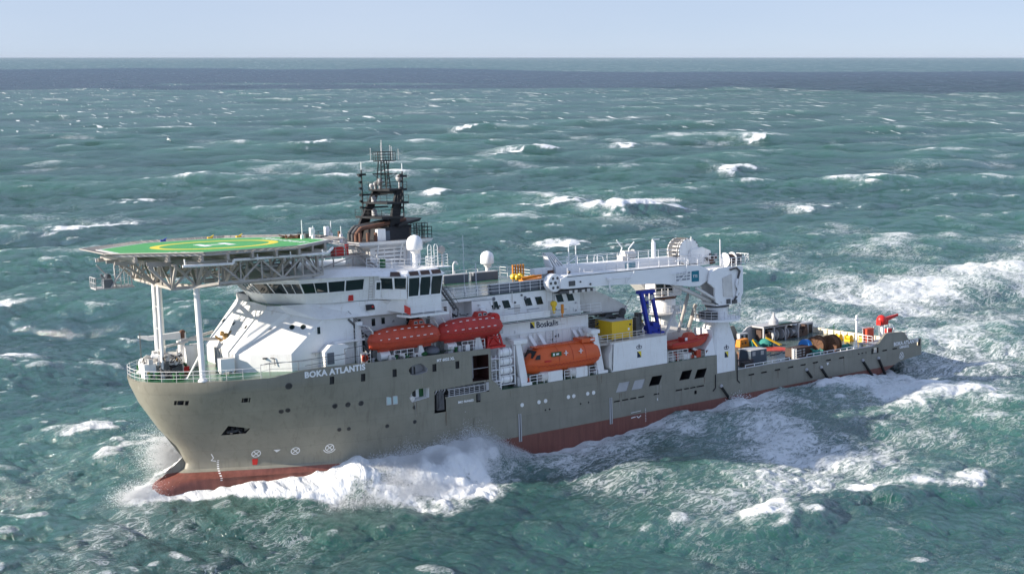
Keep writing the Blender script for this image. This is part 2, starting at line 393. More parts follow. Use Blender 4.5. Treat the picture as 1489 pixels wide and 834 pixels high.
# bow louvres and portholes
for s, z, w in ((3.2, 8.5, .22), (3.62, 8.5, .55), (4.15, 8.47, .3), (9.05, 8.5, .15), (9.35, 8.5, .4), (9.7, 8.48, .12)):
    cf.append(cutter(rect(s, z, w, .5), .35, 1, y=-hb(s, z), out=.6))
PORT = [(13.33, 9.71, .33), (12.96, 6.82, .24), (13.6, 6.9, .24), (18.42, 6.83, .26), (19.84, 6.8, .26), (21.31, 6.76, .26), (24.43, 3.73, .2), (27.64, 3.78, .2), (27.59, 5.45, .2), (19.2, 3.97, .2), (20.2, 3.95, .2)]
for s, z, r in PORT:
    (cf if z > 5.85 else cm).append(cutter(disc(s, z, r), .2, 1, y=-hb(s, z), out=.5))
for s, z in ((44.9, 2.6), (45.5, 2.62), (50.1, 2.6), (51.3, 2.6)): cm.append(cutter(disc(s, z, .12, 8), .1, 1))
cut(hull, cm)
cut(fore, cf)

# rims, covers, glass that sit on the shell
for s, z, r in PORT:
    y = -hb(s, z); ny = -(hb(s + .2, z) - hb(s - .2, z)) / .4
    g = MB().lathe([(r * 1.15, -.02), (r * 1.15, .03), (r * .95, .03), (r * .95, -.02)], (0, 0, 0), 'y', 14)
    g.xf(Matrix.Translation((s, y, z)) @ Matrix.Rotation(-math.atan(-ny), 4, 'Z') @ Matrix.Rotation(math.atan((hb(s, z + .2) - hb(s, z - .2)) / .4), 4, 'X'))
    build('porthole_rim', g, 'dark_steel', hull)
for s in (41.6, 44.0, 44.95, 48.3, 49.1, 51.2, 52.1):
    build('porthole_cover', MB().lathe([(.24, -.04), (.24, .05), (.18, .08)], (s, -11.0, 3.7), 'y', 14), 'white', hull, 'round white cover')
for s, z in ((24.5, 6.62), (25.25, 6.6)):
    y = -hb(s, z)
    w = build('window_frame', MB().box(s - .3, s + .3, y - .05, y + .1, z - .47, z + .47), 'lightgrey', hull)
    build('pane', MB().box(s - .22, s + .22, y - .065, y - .052, z - .38, z + .38), 'glass_light', w)
# inside the recesses
build('hatch_rail', MB().tube((35, -10.9, 8.75), (37.2, -10.9, 8.75), .035, 6).tube((36.1, -9.2, 7.35), (36.1, -9.2, 10.2), .1), 'lightgrey', hull)
build('mooring_roller', MB().lathe([(.16, 0), (.16, .75)], (27.35, -10.6, 9.2), 'z', 12).lathe([(.1, 0), (.1, .8)], (27.75, -10.75, 9.15), 'z', 10), 'black', hull)
g = MB().box(27.9, 28.25, -9.72, -9.66, 6.55, 7.15).box(28.75, 29.3, -9.75, -9.66, 6.3, 7.35)
build('gallery_fittings', g, 'ygreen', hull)
build('gallery_door', MB().box(27.95, 28.3, -9.8, -9.7, 6.4, 7.2), 'black', hull)
build('winch_drum', MB().lathe([(.32, 0), (.32, .1), (.15, .1), (.15, .5), (.32, .5), (.32, .6)], (27.35, -10.7, 6.4), 'y', 14), 'white_worn', hull)

# stowed gangway in its side recess
gw = MB()
for z in (6.05, 6.85):
    gw.bar((31.7, -10.95, z + .03), (36.8, -10.95, z), .09); gw.bar((31.7, -10.2, z + .03), (36.8, -10.2, z), .09)
for i in range(8):
    x = 31.9 + i * .66
    gw.bar((x, -10.95, 6.05), (x, -10.95, 6.88), .07); gw.bar((x, -10.2, 6.9), (x, -10.95, 6.9), .06)
for z in (6.3, 6.5, 6.7): gw.tube((31.8, -10.9, z), (36.6, -10.9, z), .03, 5)
gwo = build('gangway', gw, 'lightgrey', ship, 'latticed boarding gangway stowed in a slot of the hull side')
build('gangway_foot', MB().box(30.3, 31.2, -11.0, -10.3, 4.7, 6.5).box(30.5, 31.0, -11.08, -10.95, 4.9, 6.9).tube((30.4, -11.1, 4.8), (31.0, -11.1, 6.6), .06), 'dark_steel', gwo)
build('gangway_bracket', MB().box(35.5, 35.85, -11.2, -10.6, 5.1, 5.9), 'dark_steel', gwo)
for k in range(4): build('ladder_hook', MB().tube((30.2 + k * .35, -10.7, 6.5), (30.3 + k * .35, -11.02, 6.95), .07, 6), 'lightgrey', gwo)
build('gangway_end_plate', MB().box(36.75, 37.1, -11.06, -10.5, 6.1, 7.05), 'lightgrey', gwo)

# anchor, its bolster and the tiny lit flap beside the pocket
an = MB().box(8.3, 9.9, -5.2, -4.9, 4.55, 4.8).bar((8.6, -5.5, 4.5), (9.0, -4.9, 5.1), .25).bar((9.7, -5.5, 4.4), (9.4, -4.9, 5.0), .25)
build('anchor', an, 'dark_steel', ship)
yb = lambda s, z: -hb(s, z) - .03
build('anchor_bolster', MB().hexa([(10.0, yb(10.0, 4.95) + .8, 4.95), (10.45, yb(10.45, 5.0), 5.0), (10.25, yb(10.25, 3.1), 3.1), (10.2, yb(10.2, 3.1) + .3, 3.1),
                                   (10.05, yb(10.05, 5.05) + .8, 5.1), (10.5, yb(10.5, 5.1), 5.1), (10.3, yb(10.3, 3.1) - .02, 3.15), (10.22, yb(10.22, 3.1) + .3, 3.15)]), 'hull', ship)

# bow bulwark that rises above the boat deck, and the boat deck edge to its step
for sgn in (-1, 1):
    st = [11.0, 12, 13, 14, 15, 16, 17, 19, 22, 26, 30, 34, 37.5]
    zt = np.interp(st, [11, 12, 14, 17, 18, 22, 37.5], [10.73, 10.78, 11.12, 11.3, 11.3, 11.12, 10.9])
    rg = []
    for s, z in zip(st, zt):
        y = hb(s, 10.5); rg.append([(s, sgn * y, 10.7), (s, sgn * y, z), (s, sgn * (y - .14), z), (s, sgn * (y - .14), 10.7)])
    build('bulwark', MB().loft(rg), 'hull', ship)
# step down behind the boat deck
build('step_plate', MB().prism([(37.5, -11, 5.85), (38.9, -11, 5.85), (38.3, -11, 6.6), (37.5, -11, 7.3)], (0, .4, 0)), 'hull', ship)

# after bulwarks with freeing ports
prof = [(76.2, 2.0), (115.1, 2.0), (115.1, 3.36), (112.25, 3.38), (111.9, 3.6), (111.1, 4.6), (110.6, 4.82), (107.0, 5.0), (106.5, 4.75), (105.3, 3.75), (104.3, 3.37), (76.2, 3.4)]
bw = build('after_bulwark', MB().prism([(s, -11.0, z) for s, z in prof], (0, .34, 0)), ['hull', 'black', 'white', 'dkbrown', 'lightgrey', 'yellow'], ship)
cb = [cutter(rect(s, z, 1.05, .2, .0), .25, 1) for s, z in ((78.9, 2.42), (81.3, 2.42), (83.9, 2.44), (86.5, 2.46), (89.0, 2.48), (91.5, 2.5), (94.2, 2.5), (97.0, 2.5), (106.5, 2.45), (108.8, 2.45))]
cb += [cutter(rect(104.3, 2.68, 1.6, .85), 1, 1), cutter(rect(114.35, 2.72, .75, .9), 1, 1)]
cb += [cutter(rect(s, 2.62, w, .16), .25, 1) for s, w in ((100.7, .35), (101.5, .4), (102.3, .25))]
cut(bw, cb)
bs = MB().prism([(s, 10.66, z) for s, z in [(76.2, 2.0), (115.1, 2.0), (115.1, 3.2), (98.0, 3.2), (97.0, 4.9), (94.5, 4.9), (90.2, 3.3), (76.2, 3.3)]], (0, .34, 0))
build('after_bulwark', bs, 'hull', ship)
build('bulwark_lining', MB().box(76.3, 103.4, -10.655, -10.61, 2.0, 3.3), 'cream', bw)
tr = build('transom_bulwark', MB().box(114.8, 115.1, -10.65, 10.65, 2.0, 2.84), 'hull', ship)
lin = MB().box(114.74, 114.79, -10.6, 10.6, 2.0, 2.8)
for i in range(15): lin.box(114.5, 114.74, -9.8 + i * 1.4, -9.72 + i * 1.4, 2.0, 2.75)
build('transom_lining', lin, 'cream', tr, 'cream inner face of the stern bulwark')
build('bulwark_cap', MB().box(76.3, 104.1, -11.04, -10.58, 3.40, 3.45), 'lightgrey', bw)
r = MB(); r.rail([(78, -10.8, 3.45), (86.5, -10.8, 3.45)], .35, 1, 1.7, .05); r.rail([(90, -10.8, 3.45), (101.2, -10.8, 3.45)], .35, 1, 1.4, .05)
build('bulwark_rail', r, 'white', bw)

# slanting rubber guards and vertical fender bars on the side
def guard(a, b):
    g = MB().bar((a[0], -11.12, a[1]), (b[0], -11.12, b[1]), .34, .24)
    h = build('side_fender', g, 'rubber', ship); build('fender_bracket', MB().ball((a[0], -11.1, a[1] + .15), .25, 8), 'lightgrey', h)
guard((73.25, 1.5), (75.2, -.9)); guard((101.5, 1.45), (103.9, -1.3)); guard((105.0, 1.35), (106.5, -1.2))
guard((92.6, 1.55), (94.6, -.9))
guard((89.6, 1.6), (90.6, .5))
for s in (41.2, 54.7):
    g = MB().box(s - .2, s - .06, -11.1, -11.0, -.6, 2.7).box(s + .06, s + .2, -11.1, -11.0, -.6, 2.7)
    h = build('fender_strip', g, 'lightgrey', ship, 'narrow upright fender with worn yellowish edge'); build('fender_core', MB().box(s - .05, s + .05, -11.07, -11.0, -.5, 2.6), 'black', h)
build('side_hatch', MB().box(35.0, 35.95, -11.015, -11.0, 2.15, 3.15).box(35.06, 35.89, -11.03, -11.015, 2.21, 3.09), 'hull', ship)
build('rubbing_pipe', MB().pipe([(76.25, -11.06, 5.6), (76.25, -11.06, 2.0), (76.7, -11.06, 1.6)], .07).pipe([(72.28, -11.06, 3.3), (72.28, -11.06, 1.5), (71.8, -11.06, 1.15)], .07), 'black', ship)

# -------------------------------------------------- writing and marks on the hull
def on_shell(txt, s0, z0, size, slope, name, sp=1.05, bold=.012, mat='mark_white', off=.03, slant=0):
    """lettering laid on the port shell, left to right running aft"""
    mb = text_mb(txt, size, (0, 0, 0), (1, 0, 0), (0, 0, 1), .02, sp, bold)
    vs = []
    for x, y, z in mb.v:
        s = s0 + x; zz = z0 + z + slope * x
        vs.append((s + slant * z, -hb(s, zz) - off + y * .5 if s < 40 and zz > -2 else -11 - off + y * .5, zz))
    mb.v = vs
    return build(name, mb, mat, ship, smooth=False)
on_shell('BOKA ATLANTIS', 14.95, 10.40, .86, .012, 'name_lettering', 1.06, .04)
on_shell('MT 6022 XL', 30.45, 10.2, .42, .0, 'type_lettering', 1.05, .02)
on_shell('IMO 9644653', 33.0, 5.12, .36, .0, 'number_lettering', 1.0, .015)
on_shell('BOKA ATLANTIS', 108.55, 2.88, .74, -.005, 'stern_name_lettering', 1.05, .03)
on_shell('LIMASSOL', 109.9, 2.35, .5, -.005, 'stern_port_lettering', 1.0, .02)
def mark(fn, name, mat='mark_white'):
    g = MB()
    for poly in fn: g.add([(s, -(hb(s, z) if s < 40 else 11) - .02, z) for s, z in poly], [tuple(range(len(poly)))])
    return build(name, g, mat, ship, smooth=False, recalc=False)
def ringq(s, z, r0, r1, n=20, a0=0, a1=2 * math.pi):
    o = []
    for i in range(n):
        a = a0 + (a1 - a0) * i / n; b = a0 + (a1 - a0) * (i + 1) / n
        o.append([(s + r0 * math.cos(a), z + r0 * math.sin(a)), (s + r1 * math.cos(a), z + r1 * math.sin(a)), (s + r1 * math.cos(b), z + r1 * math.sin(b)), (s + r0 * math.cos(b), z + r0 * math.sin(b))])
    return o
def lineq(s0, z0, s1, z1, w):
    d = math.hypot(s1 - s0, z1 - z0); nx, nz = -(z1 - z0) / d * w / 2, (s1 - s0) / d * w / 2
    return [(s0 - nx, z0 - nz), (s1 - nx, z1 - nz), (s1 + nx, z1 + nz), (s0 + nx, z0 + nz)]
for s, z, swoosh in ((11.41, 1.78, 0), (15.14, 1.81, 0), (18.48, 1.9, 1), (110.4, 1.3, 1)):
    q = ringq(s, z, .36, .45); d = .27
    q += [lineq(s - d, z - d, s + d, z + d, .09), lineq(s - d, z + d, s + d, z - d, .09)]
    if swoosh: q += ringq(s, z, .56, .65, 8, math.pi * 1.1, math.pi * 1.9)
    mark(q, 'thruster_mark')
mark([[(13.0, 2.12), (13.7, 2.12), (13.35, 1.8)]], 'triangle_mark')
mark([[(11.15, .45), (11.6, .45), (11.65, 1.15), (11.1, 1.15)]], 'red_mark', 'red')
q = []
for i in range(11): z = 1.1 - i * .22; q.append([(7.85, z), (8.05, z), (8.05, z + .1), (7.85, z + .1)])
q += [lineq(7.25, 2.0, 7.5, 1.5, .09), lineq(7.5, 1.5, 7.3, 1.2, .09), lineq(7.3, 1.2, 7.75, 1.1, .09)]
mark(q, 'draught_marks')
q = []
for i in range(9): z = .45 - i * .2; q.append([(60.2, z), (60.32, z), (60.32, z + .08), (60.2, z + .08)])
mark(q, 'draught_marks')
q = [lineq(57.9, .3, 59.5, .35, .06), lineq(57.9, -.35, 58.6, -.3, .12), lineq(58.8, -.25, 59.1, -.5, .12), lineq(59.1, -.5, 59.5, -.25, .12)]
mark(q, 'load_line_mark')
mark([lineq(62.25, 1.55, 62.3, 1.25, .12)], 'small_mark')
mark([[(93.8, 2.15), (94.3, 2.15), (94.05, 1.75)]], 'triangle_mark')

# -------------------------------------------------- decks
def deck_poly(s0, s1, z, inset=.18, n=30):
    P = [(s0 + (s1 - s0) * i / n) for i in range(n + 1)]
    pts = [(s, -max(.02, hb(s, 10.5) - inset), z) for s in P] + [(s, max(.02, hb(s, 10.5) - inset), z) for s in P[::-1]]
    return pts
g = MB(); g.prism(deck_poly(.35, 37.4, 10.704), (0, 0, .02)); build('foredeck', g, 'deck', ship, 'green painted foredeck')
build('side_deck', MB().box(37.6, 76.1, -10.95, 10.95, 5.854, 5.87), 'deck', ship)
build('after_deck', MB().box(76.3, 114.7, -10.6, 10.6, 2.004, 2.02), 'deckgrey', ship, 'wide flat after deck, wet grey-green')
# flat coaming round the bow
rg = []
for sgn in (-1, 1):
    rg = []
    for s in np.linspace(.02, 11.2, 26):
        y = hb(s, 10.5); rg.append([(s, sgn * y, 10.7), (s, sgn * y, 10.76), (s, sgn * max(.01, y - .16), 10.76), (s, sgn * max(.01, y - .16), 10.7)])
    build('deck_coaming', MB().loft(rg), 'hull', ship)
# red painted landing patch on the after deck
build('deck_patch', MB().lathe([(2.2, 0), (2.2, .006)], (97.7, 2.6, 2.022), 'z', 28), 'deckred', ship, 'red disc painted on the after deck')
# ================================================================ DECKHOUSE AND BRIDGE
H = MB()
# lower wall ring and sloped front, as one closed body (port and starboard alike)
zB, zD0 = 12.6, 10.72
base = [(9.96, 4.05), (11.19, 5.2), (14.74, 7.93), (21.0, 8.0)]
# front wall
P = {}
def v3(s, y, z): return (s, y, z)
F = MB()
for sg in (-1, 1):
    a, b, c, d = [(s, sg * (y + (0, 1.75, 1.2, 0, 0)[0 if sg < 0 else 1 + k])) for k, (s, y) in enumerate(base)]
    tA = (13.85, a[1], 17.35); tB = (15.9, sg * (5.55 if sg < 0 else 6.9), 16.4); tC = (18.38, sg * 8.0, 15.8); tB2 = (16.3, sg * (5.6 if sg < 0 else 6.9), 17.35)
    F.add([(a[0], a[1], zD0), (b[0], b[1], zD0), (b[0], b[1], zB), (a[0], a[1], zB)], [(0, 1, 2, 3)])
    F.add([(b[0], b[1], zD0), (c[0], c[1], zD0), (c[0], c[1], zB), (b[0], b[1], zB)], [(0, 1, 2, 3)])
    F.add([(a[0], a[1], zB), (b[0], b[1], zB), tB, tB2, tA], [(0, 1, 2), (0, 2, 3), (0, 3, 4)])
    F.add([(b[0], b[1], zB), (c[0], c[1], zB), tC, tB], [(0, 1, 2, 3)])
    # port / starboard wall with its slanting forward edge
    F.add([(c[0], c[1], zD0), (22.0, c[1], zD0), (22.0, c[1], 15.8), tC, (c[0], c[1], zB)], [(0, 1, 2, 3, 4)])
    F.add([(22.0, sg * 7.9, zD0), (22.0, sg * 3, zD0), (22.0, sg * 3, 15.8), (22.0, sg * 7.9, 15.8)], [(0, 1, 2, 3)])
F.add([(9.96, -4.05, zD0), (9.96, 5.8, zD0), (9.96, 5.8, zB), (9.96, -4.05, zB)], [(0, 1, 2, 3)])
F.add([(9.96, -4.05, zB), (9.96, 5.8, zB), (13.85, 5.8, 17.35), (13.85, -4.05, 17.35)], [(0, 1, 2, 3)])
house = build('deckhouse', F, 'white', ship, 'white accommodation block with a sloping front', smooth=False)
# body behind
build('accommodation_block', MB().box(22.0, 33.0, -6.9, 6.9, 10.72, 16.0).box(24.5, 33.0, -6.3, 6.3, 16.0, 17.3), 'white', ship, 'white accommodation walls behind the lifeboats')
# visor: sloping skirt below the bridge
V = MB()
top = [(13.9, 0), (13.95, -3.2), (15.0, -5.0), (17.6, -6.4), (22.3, -7.75), (24.9, -8.6), (28.6, -10.0)]
bot = [(13.6, 0), (13.6, -4.2), (15.6, -5.7), (18.2, -8.15), (23.3, -8.45), (24.3, -8.45), (27.6, -8.45)]
zt = [17.45, 17.45, 17.45, 17.45, 17.4, 17.4, 17.0]; zb = [17.0, 17.0, 16.5, 15.85, 15.8, 15.8, 15.7]
for sg in (-1, 1):
    n = len(top)
    vs = [(s, -sg * y, z) for (s, y), z in zip(top, zt)] + [(s, -sg * y, z) for (s, y), z in zip(bot, zb)] + [(s + .3, -sg * y * .96, z - .12) for (s, y), z in zip(bot, zb)] + [(s + 1.2, -sg * y * .8, z) for (s, y), z in zip(top, zt)]
    fs = []
    for i in range(n - 1):
        fs += [(i, i + 1, n + i + 1, n + i), (n + i, n + i + 1, 2 * n + i + 1, 2 * n + i), (i, i + 1, 3 * n + i + 1, 3 * n + i)]
    V.add(vs, fs)
build('visor', V, 'white', house, 'sloping white skirt under the bridge', smooth=False)
# low breakwater on the far front corner of the bridge deck
build('bridge_deck', MB().prism([(13.9, -3.2, 17.40), (15.0, -5, 17.40), (17.6, -6.4, 17.40), (22.3, -7.7, 17.40), (28, -8.3, 17.40), (33, -8.3, 17.40), (33, 8.3, 17.40), (28, 8.3, 17.40), (22.3, 7.7, 17.40), (17.6, 6.4, 17.40), (15.0, 5, 17.40), (13.9, 3.2, 17.40)], (0, 0, .06)), 'deck', ship)
w = MB(); w.wall((13.9, 2.0), (13.9, 5.9), 17.3, 18.1, .1); w.wall((13.9, 5.9), (17.6, 7.2), 17.3, 18.1, .1)
build('wind_screen', w, 'lightgrey', house)
# portholes on the sloped front, with their rims
def disc_on(s, y, z, n, r, nm, par, m1='dark_steel', m2='glass'):
    n = Vector(n).normalized(); q = Vector((0, 0, 1)).rotation_difference(n).to_matrix().to_4x4()
    g = MB().lathe([(r * 1.2, 0), (r * 1.2, .05), (r, .05), (r, 0)], (0, 0, 0), 'z', 16).xf(Matrix.Translation((s, y, z)) @ q)
    h = build(nm, g, m1, par); build('pane', MB().lathe([(r * .98, .0), (r * .98, .03)], (0, 0, 0), 'z', 16).xf(Matrix.Translation((s, y, z)) @ q), m2, h)
nA = (-1.21, 0, 1)
for y in (5.2, 1.7, -2.1): zz = 15.1; disc_on(9.96 + (zz - 12.6) / 1.21, y, zz, nA, .2, 'porthole', house)
nBp = Vector((-.5056, -.6526, .5643))
def planeB(s, z):  # y on the chamfer plane
    b0 = Vector((11.19, -5.18, 12.6)); return b0.y - (nBp.x * (s - b0.x) + nBp.z * (z - b0.z)) / nBp.y
for s, z in ((13.6, 15.2), (15.6, 15.17), (16.55, 15.17)): disc_on(s, planeB(s, z), z, nBp, .24, 'porthole', house)
def win_port(s, y, z, w_, h_, par, sh=0., frame='white_clean', pane='glass', t=.06, name='window'):
    o = build(name, MB().prism([(a, y, b) for a, b in para(s, z, w_ + .16, h_ + .16, sh)], (0, -t, 0)), frame, par, smooth=False)
    build('pane', MB().prism([(a, y - t, b) for a, b in para(s, z, w_, h_, sh)], (0, -.012, 0)), pane, o, smooth=False)
    return o
win_port(17.9, -8.0, 14.75, .35, .75, house)
build('front_window', MB().box(9.92, 9.95, -3.45, -2.75, 11.9, 12.55), 'lightgrey', house)
build('wall_vent', MB().box(9.8, 9.95, .3, 2.3, 10.9, 12.7).box(9.7, 9.8, .6, .8, 10.9, 12.6).box(9.7, 9.8, 1.6, 1.8, 10.9, 12.6), 'lightgrey', house)
# bracket and hose hooks on the chamfer wall
build('wall_bracket', MB().tube((12.9, -6.6, 12.2), (13.2, -6.85, 12.2), .04).tube((13.2, -6.85, 12.2), (13.25, -6.95, 11.4), .04).box(12.2, 12.9, -6.35, -6.15, 12.1, 12.25), 'dark_steel', house)
build('wall_lamp', MB().box(17.0, 17.9, -8.2, -8.0, 12.35, 12.45).tube((17.4, -8.1, 12.4), (17.4, -8.1, 12.0), .03), 'lightgrey', house)
# companionway hood
hd = MB(); 
hd.add([(17.6, -8.05, 10.72), (20.4, -8.05, 10.72), (20.4, -8.05, 13.2), (18.9, -8.05, 13.2), (17.6, -8.05, 12.6),
        (17.3, -9.3, 10.72), (20.4, -9.3, 10.72), (20.9, -9.3, 12.3), (20.4, -9.3, 13.1), (18.6, -9.3, 13.1), (17.3, -9.3, 12.3)], [])
hd.prism([(17.9, -8.02, 10.72), (20.2, -8.02, 10.72), (20.2, -8.02, 12.2), (20.7, -8.02, 12.9), (20.3, -8.02, 13.2), (18.6, -8.02, 13.2), (17.9, -8.02, 12.55)], (0, -1.35, 0))
hood = build('companionway_hood', hd, 'white', house, smooth=False)
build('hood_window', MB().box(18.15, 18.95, -9.385, -9.37, 11.2, 12.45), 'cargo_grey', hood)

# ---------------- bridge
pb = [(12.15, 0), (12.4, -3.2), (13.7, -4.6), (14.75, -6.2), (16.1, -7.8), (19.0, -8.5), (21.0, -8.65), (23.3, -8.6)]      # window head line (z 19.98)
pl = [(13.5, 0), (13.7, -2.9), (14.8, -4.2), (15.7, -5.6), (16.9, -7.0), (19.3, -7.95), (21.1, -8.1), (23.3, -8.1)]         # sill (z 18.55)
pf = [(14.2, 0), (14.4, -2.7), (15.4, -3.9), (16.3, -5.1), (17.4, -6.3), (19.6, -7.3), (21.2, -7.7), (23.3, -7.8)]         # foot (z 17.46)
zh, zs, zf = 19.98, 18.62, 17.46
B = MB(); FR = MB()
for sg in (-1, 1):
    for i in range(len(pb) - 1):
        (a0, a1), (b0, b1), (c0, c1) = (pb[i], pb[i + 1]), (pl[i], pl[i + 1]), (pf[i], pf[i + 1])
        B.add([(c0[0], -sg * c0[1], zf), (c1[0], -sg * c1[1], zf), (b1[0], -sg * b1[1], zs), (b0[0], -sg * b0[1], zs)], [(0, 1, 2, 3)])
        # head strip above the glass
        B.add([(a0[0] - .03, -sg * a0[1], zh), (a1[0] - .03, -sg * a1[1], zh), (a1[0] - .1, -sg * a1[1] * 1.01, 20.3), (a0[0] - .1, -sg * a0[1] * 1.01, 20.3)], [(0, 1, 2, 3)])
bridge = build('bridge', B, 'white', ship, 'white wheelhouse with a band of dark outward leaning windows', smooth=False)
def quad_inset(p, u0, u1, w0, w1):
    """p = (bottom left, bottom right, top right, top left)"""
    bl, br, tr_, tl = [Vector(q) for q in p]
    f = lambda u, w: (bl.lerp(br, u)).lerp(tl.lerp(tr_, u), w)
    return [f(u0, w0), f(u1, w0), f(u1, w1), f(u0, w1)]
def slanted_window(p, par, split=0, frame_m='white_clean', u=.05):
    bl, br, tr_, tl = [Vector(q) for q in p]
    n = (br - bl).cross(tl - bl).normalized()
    if n.x > 0 or (abs(n.x) < .25 and n.y > 0): n = -n
    fr = MB()
    cs = [quad_inset(p, 0, 1, 0, .07), quad_inset(p, 0, 1, .93, 1), quad_inset(p, 0, u, .07, .93), quad_inset(p, 1 - u, 1, .07, .93)]
    for k in range(split): m_ = (k + 1) / (split + 1); cs.append(quad_inset(p, m_ - .012, m_ + .012, .07, .93))
    for c in cs: fr.prism([q - n * .04 for q in c], n * .09)
    o = build('window', fr, frame_m, par, smooth=False)
    build('pane', MB().prism([q - n * .03 for q in quad_inset(p, u, 1 - u, .07, .93)], n * .03), 'glass', o, smooth=False)
for sg in (-1, 1):
    for i in range(len(pb) - 1):
        sp = 2 if i == 0 else (1 if i in (3, 4) else 0)
        slanted_window([(pl[i][0], -sg * pl[i][1], zs), (pl[i + 1][0], -sg * pl[i + 1][1], zs), (pb[i + 1][0], -sg * pb[i + 1][1], zh), (pb[i][0], -sg * pb[i][1], zh)], bridge, sp, u=.03 if i else .02)
# wall behind the last windows, with ladder and door
for sg in (-1, 1):
    w = MB(); w.add([(23.3, sg * 7.8, zf), (25.0, sg * 8.6, zf), (25.0, sg * 9.0, 20.3), (23.3, sg * 8.6, 20.3)], [(0, 1, 2, 3)])
    w.add([(25.0, sg * 8.6, zf), (26.2, sg * 9.6, zf), (26.2, sg * 9.7, 18.6), (25.0, sg * 9.0, 18.6)], [(0, 1, 2, 3)])
    build('side_wall', w, 'white', bridge, smooth=False)
build('ladder', MB().ladder((23.95, -8.35, 17.5), (24.0, -8.95, 20.2), .42, (.9, -.45, 0), .025, .28), 'grey_steel', bridge)
build('door', MB().prism([(24.4, -8.5, 17.6), (24.95, -8.78, 17.6), (24.95, -9.1, 19.6), (24.4, -8.85, 19.6)], (.03, -.07, 0)), 'white_clean', bridge)
build('door_pane', MB().prism([(24.52, -8.8, 18.6), (24.85, -8.95, 18.6), (24.85, -9.14, 19.4), (24.52, -8.97, 19.4)], (.02, -.05, 0)), 'glass', bridge)

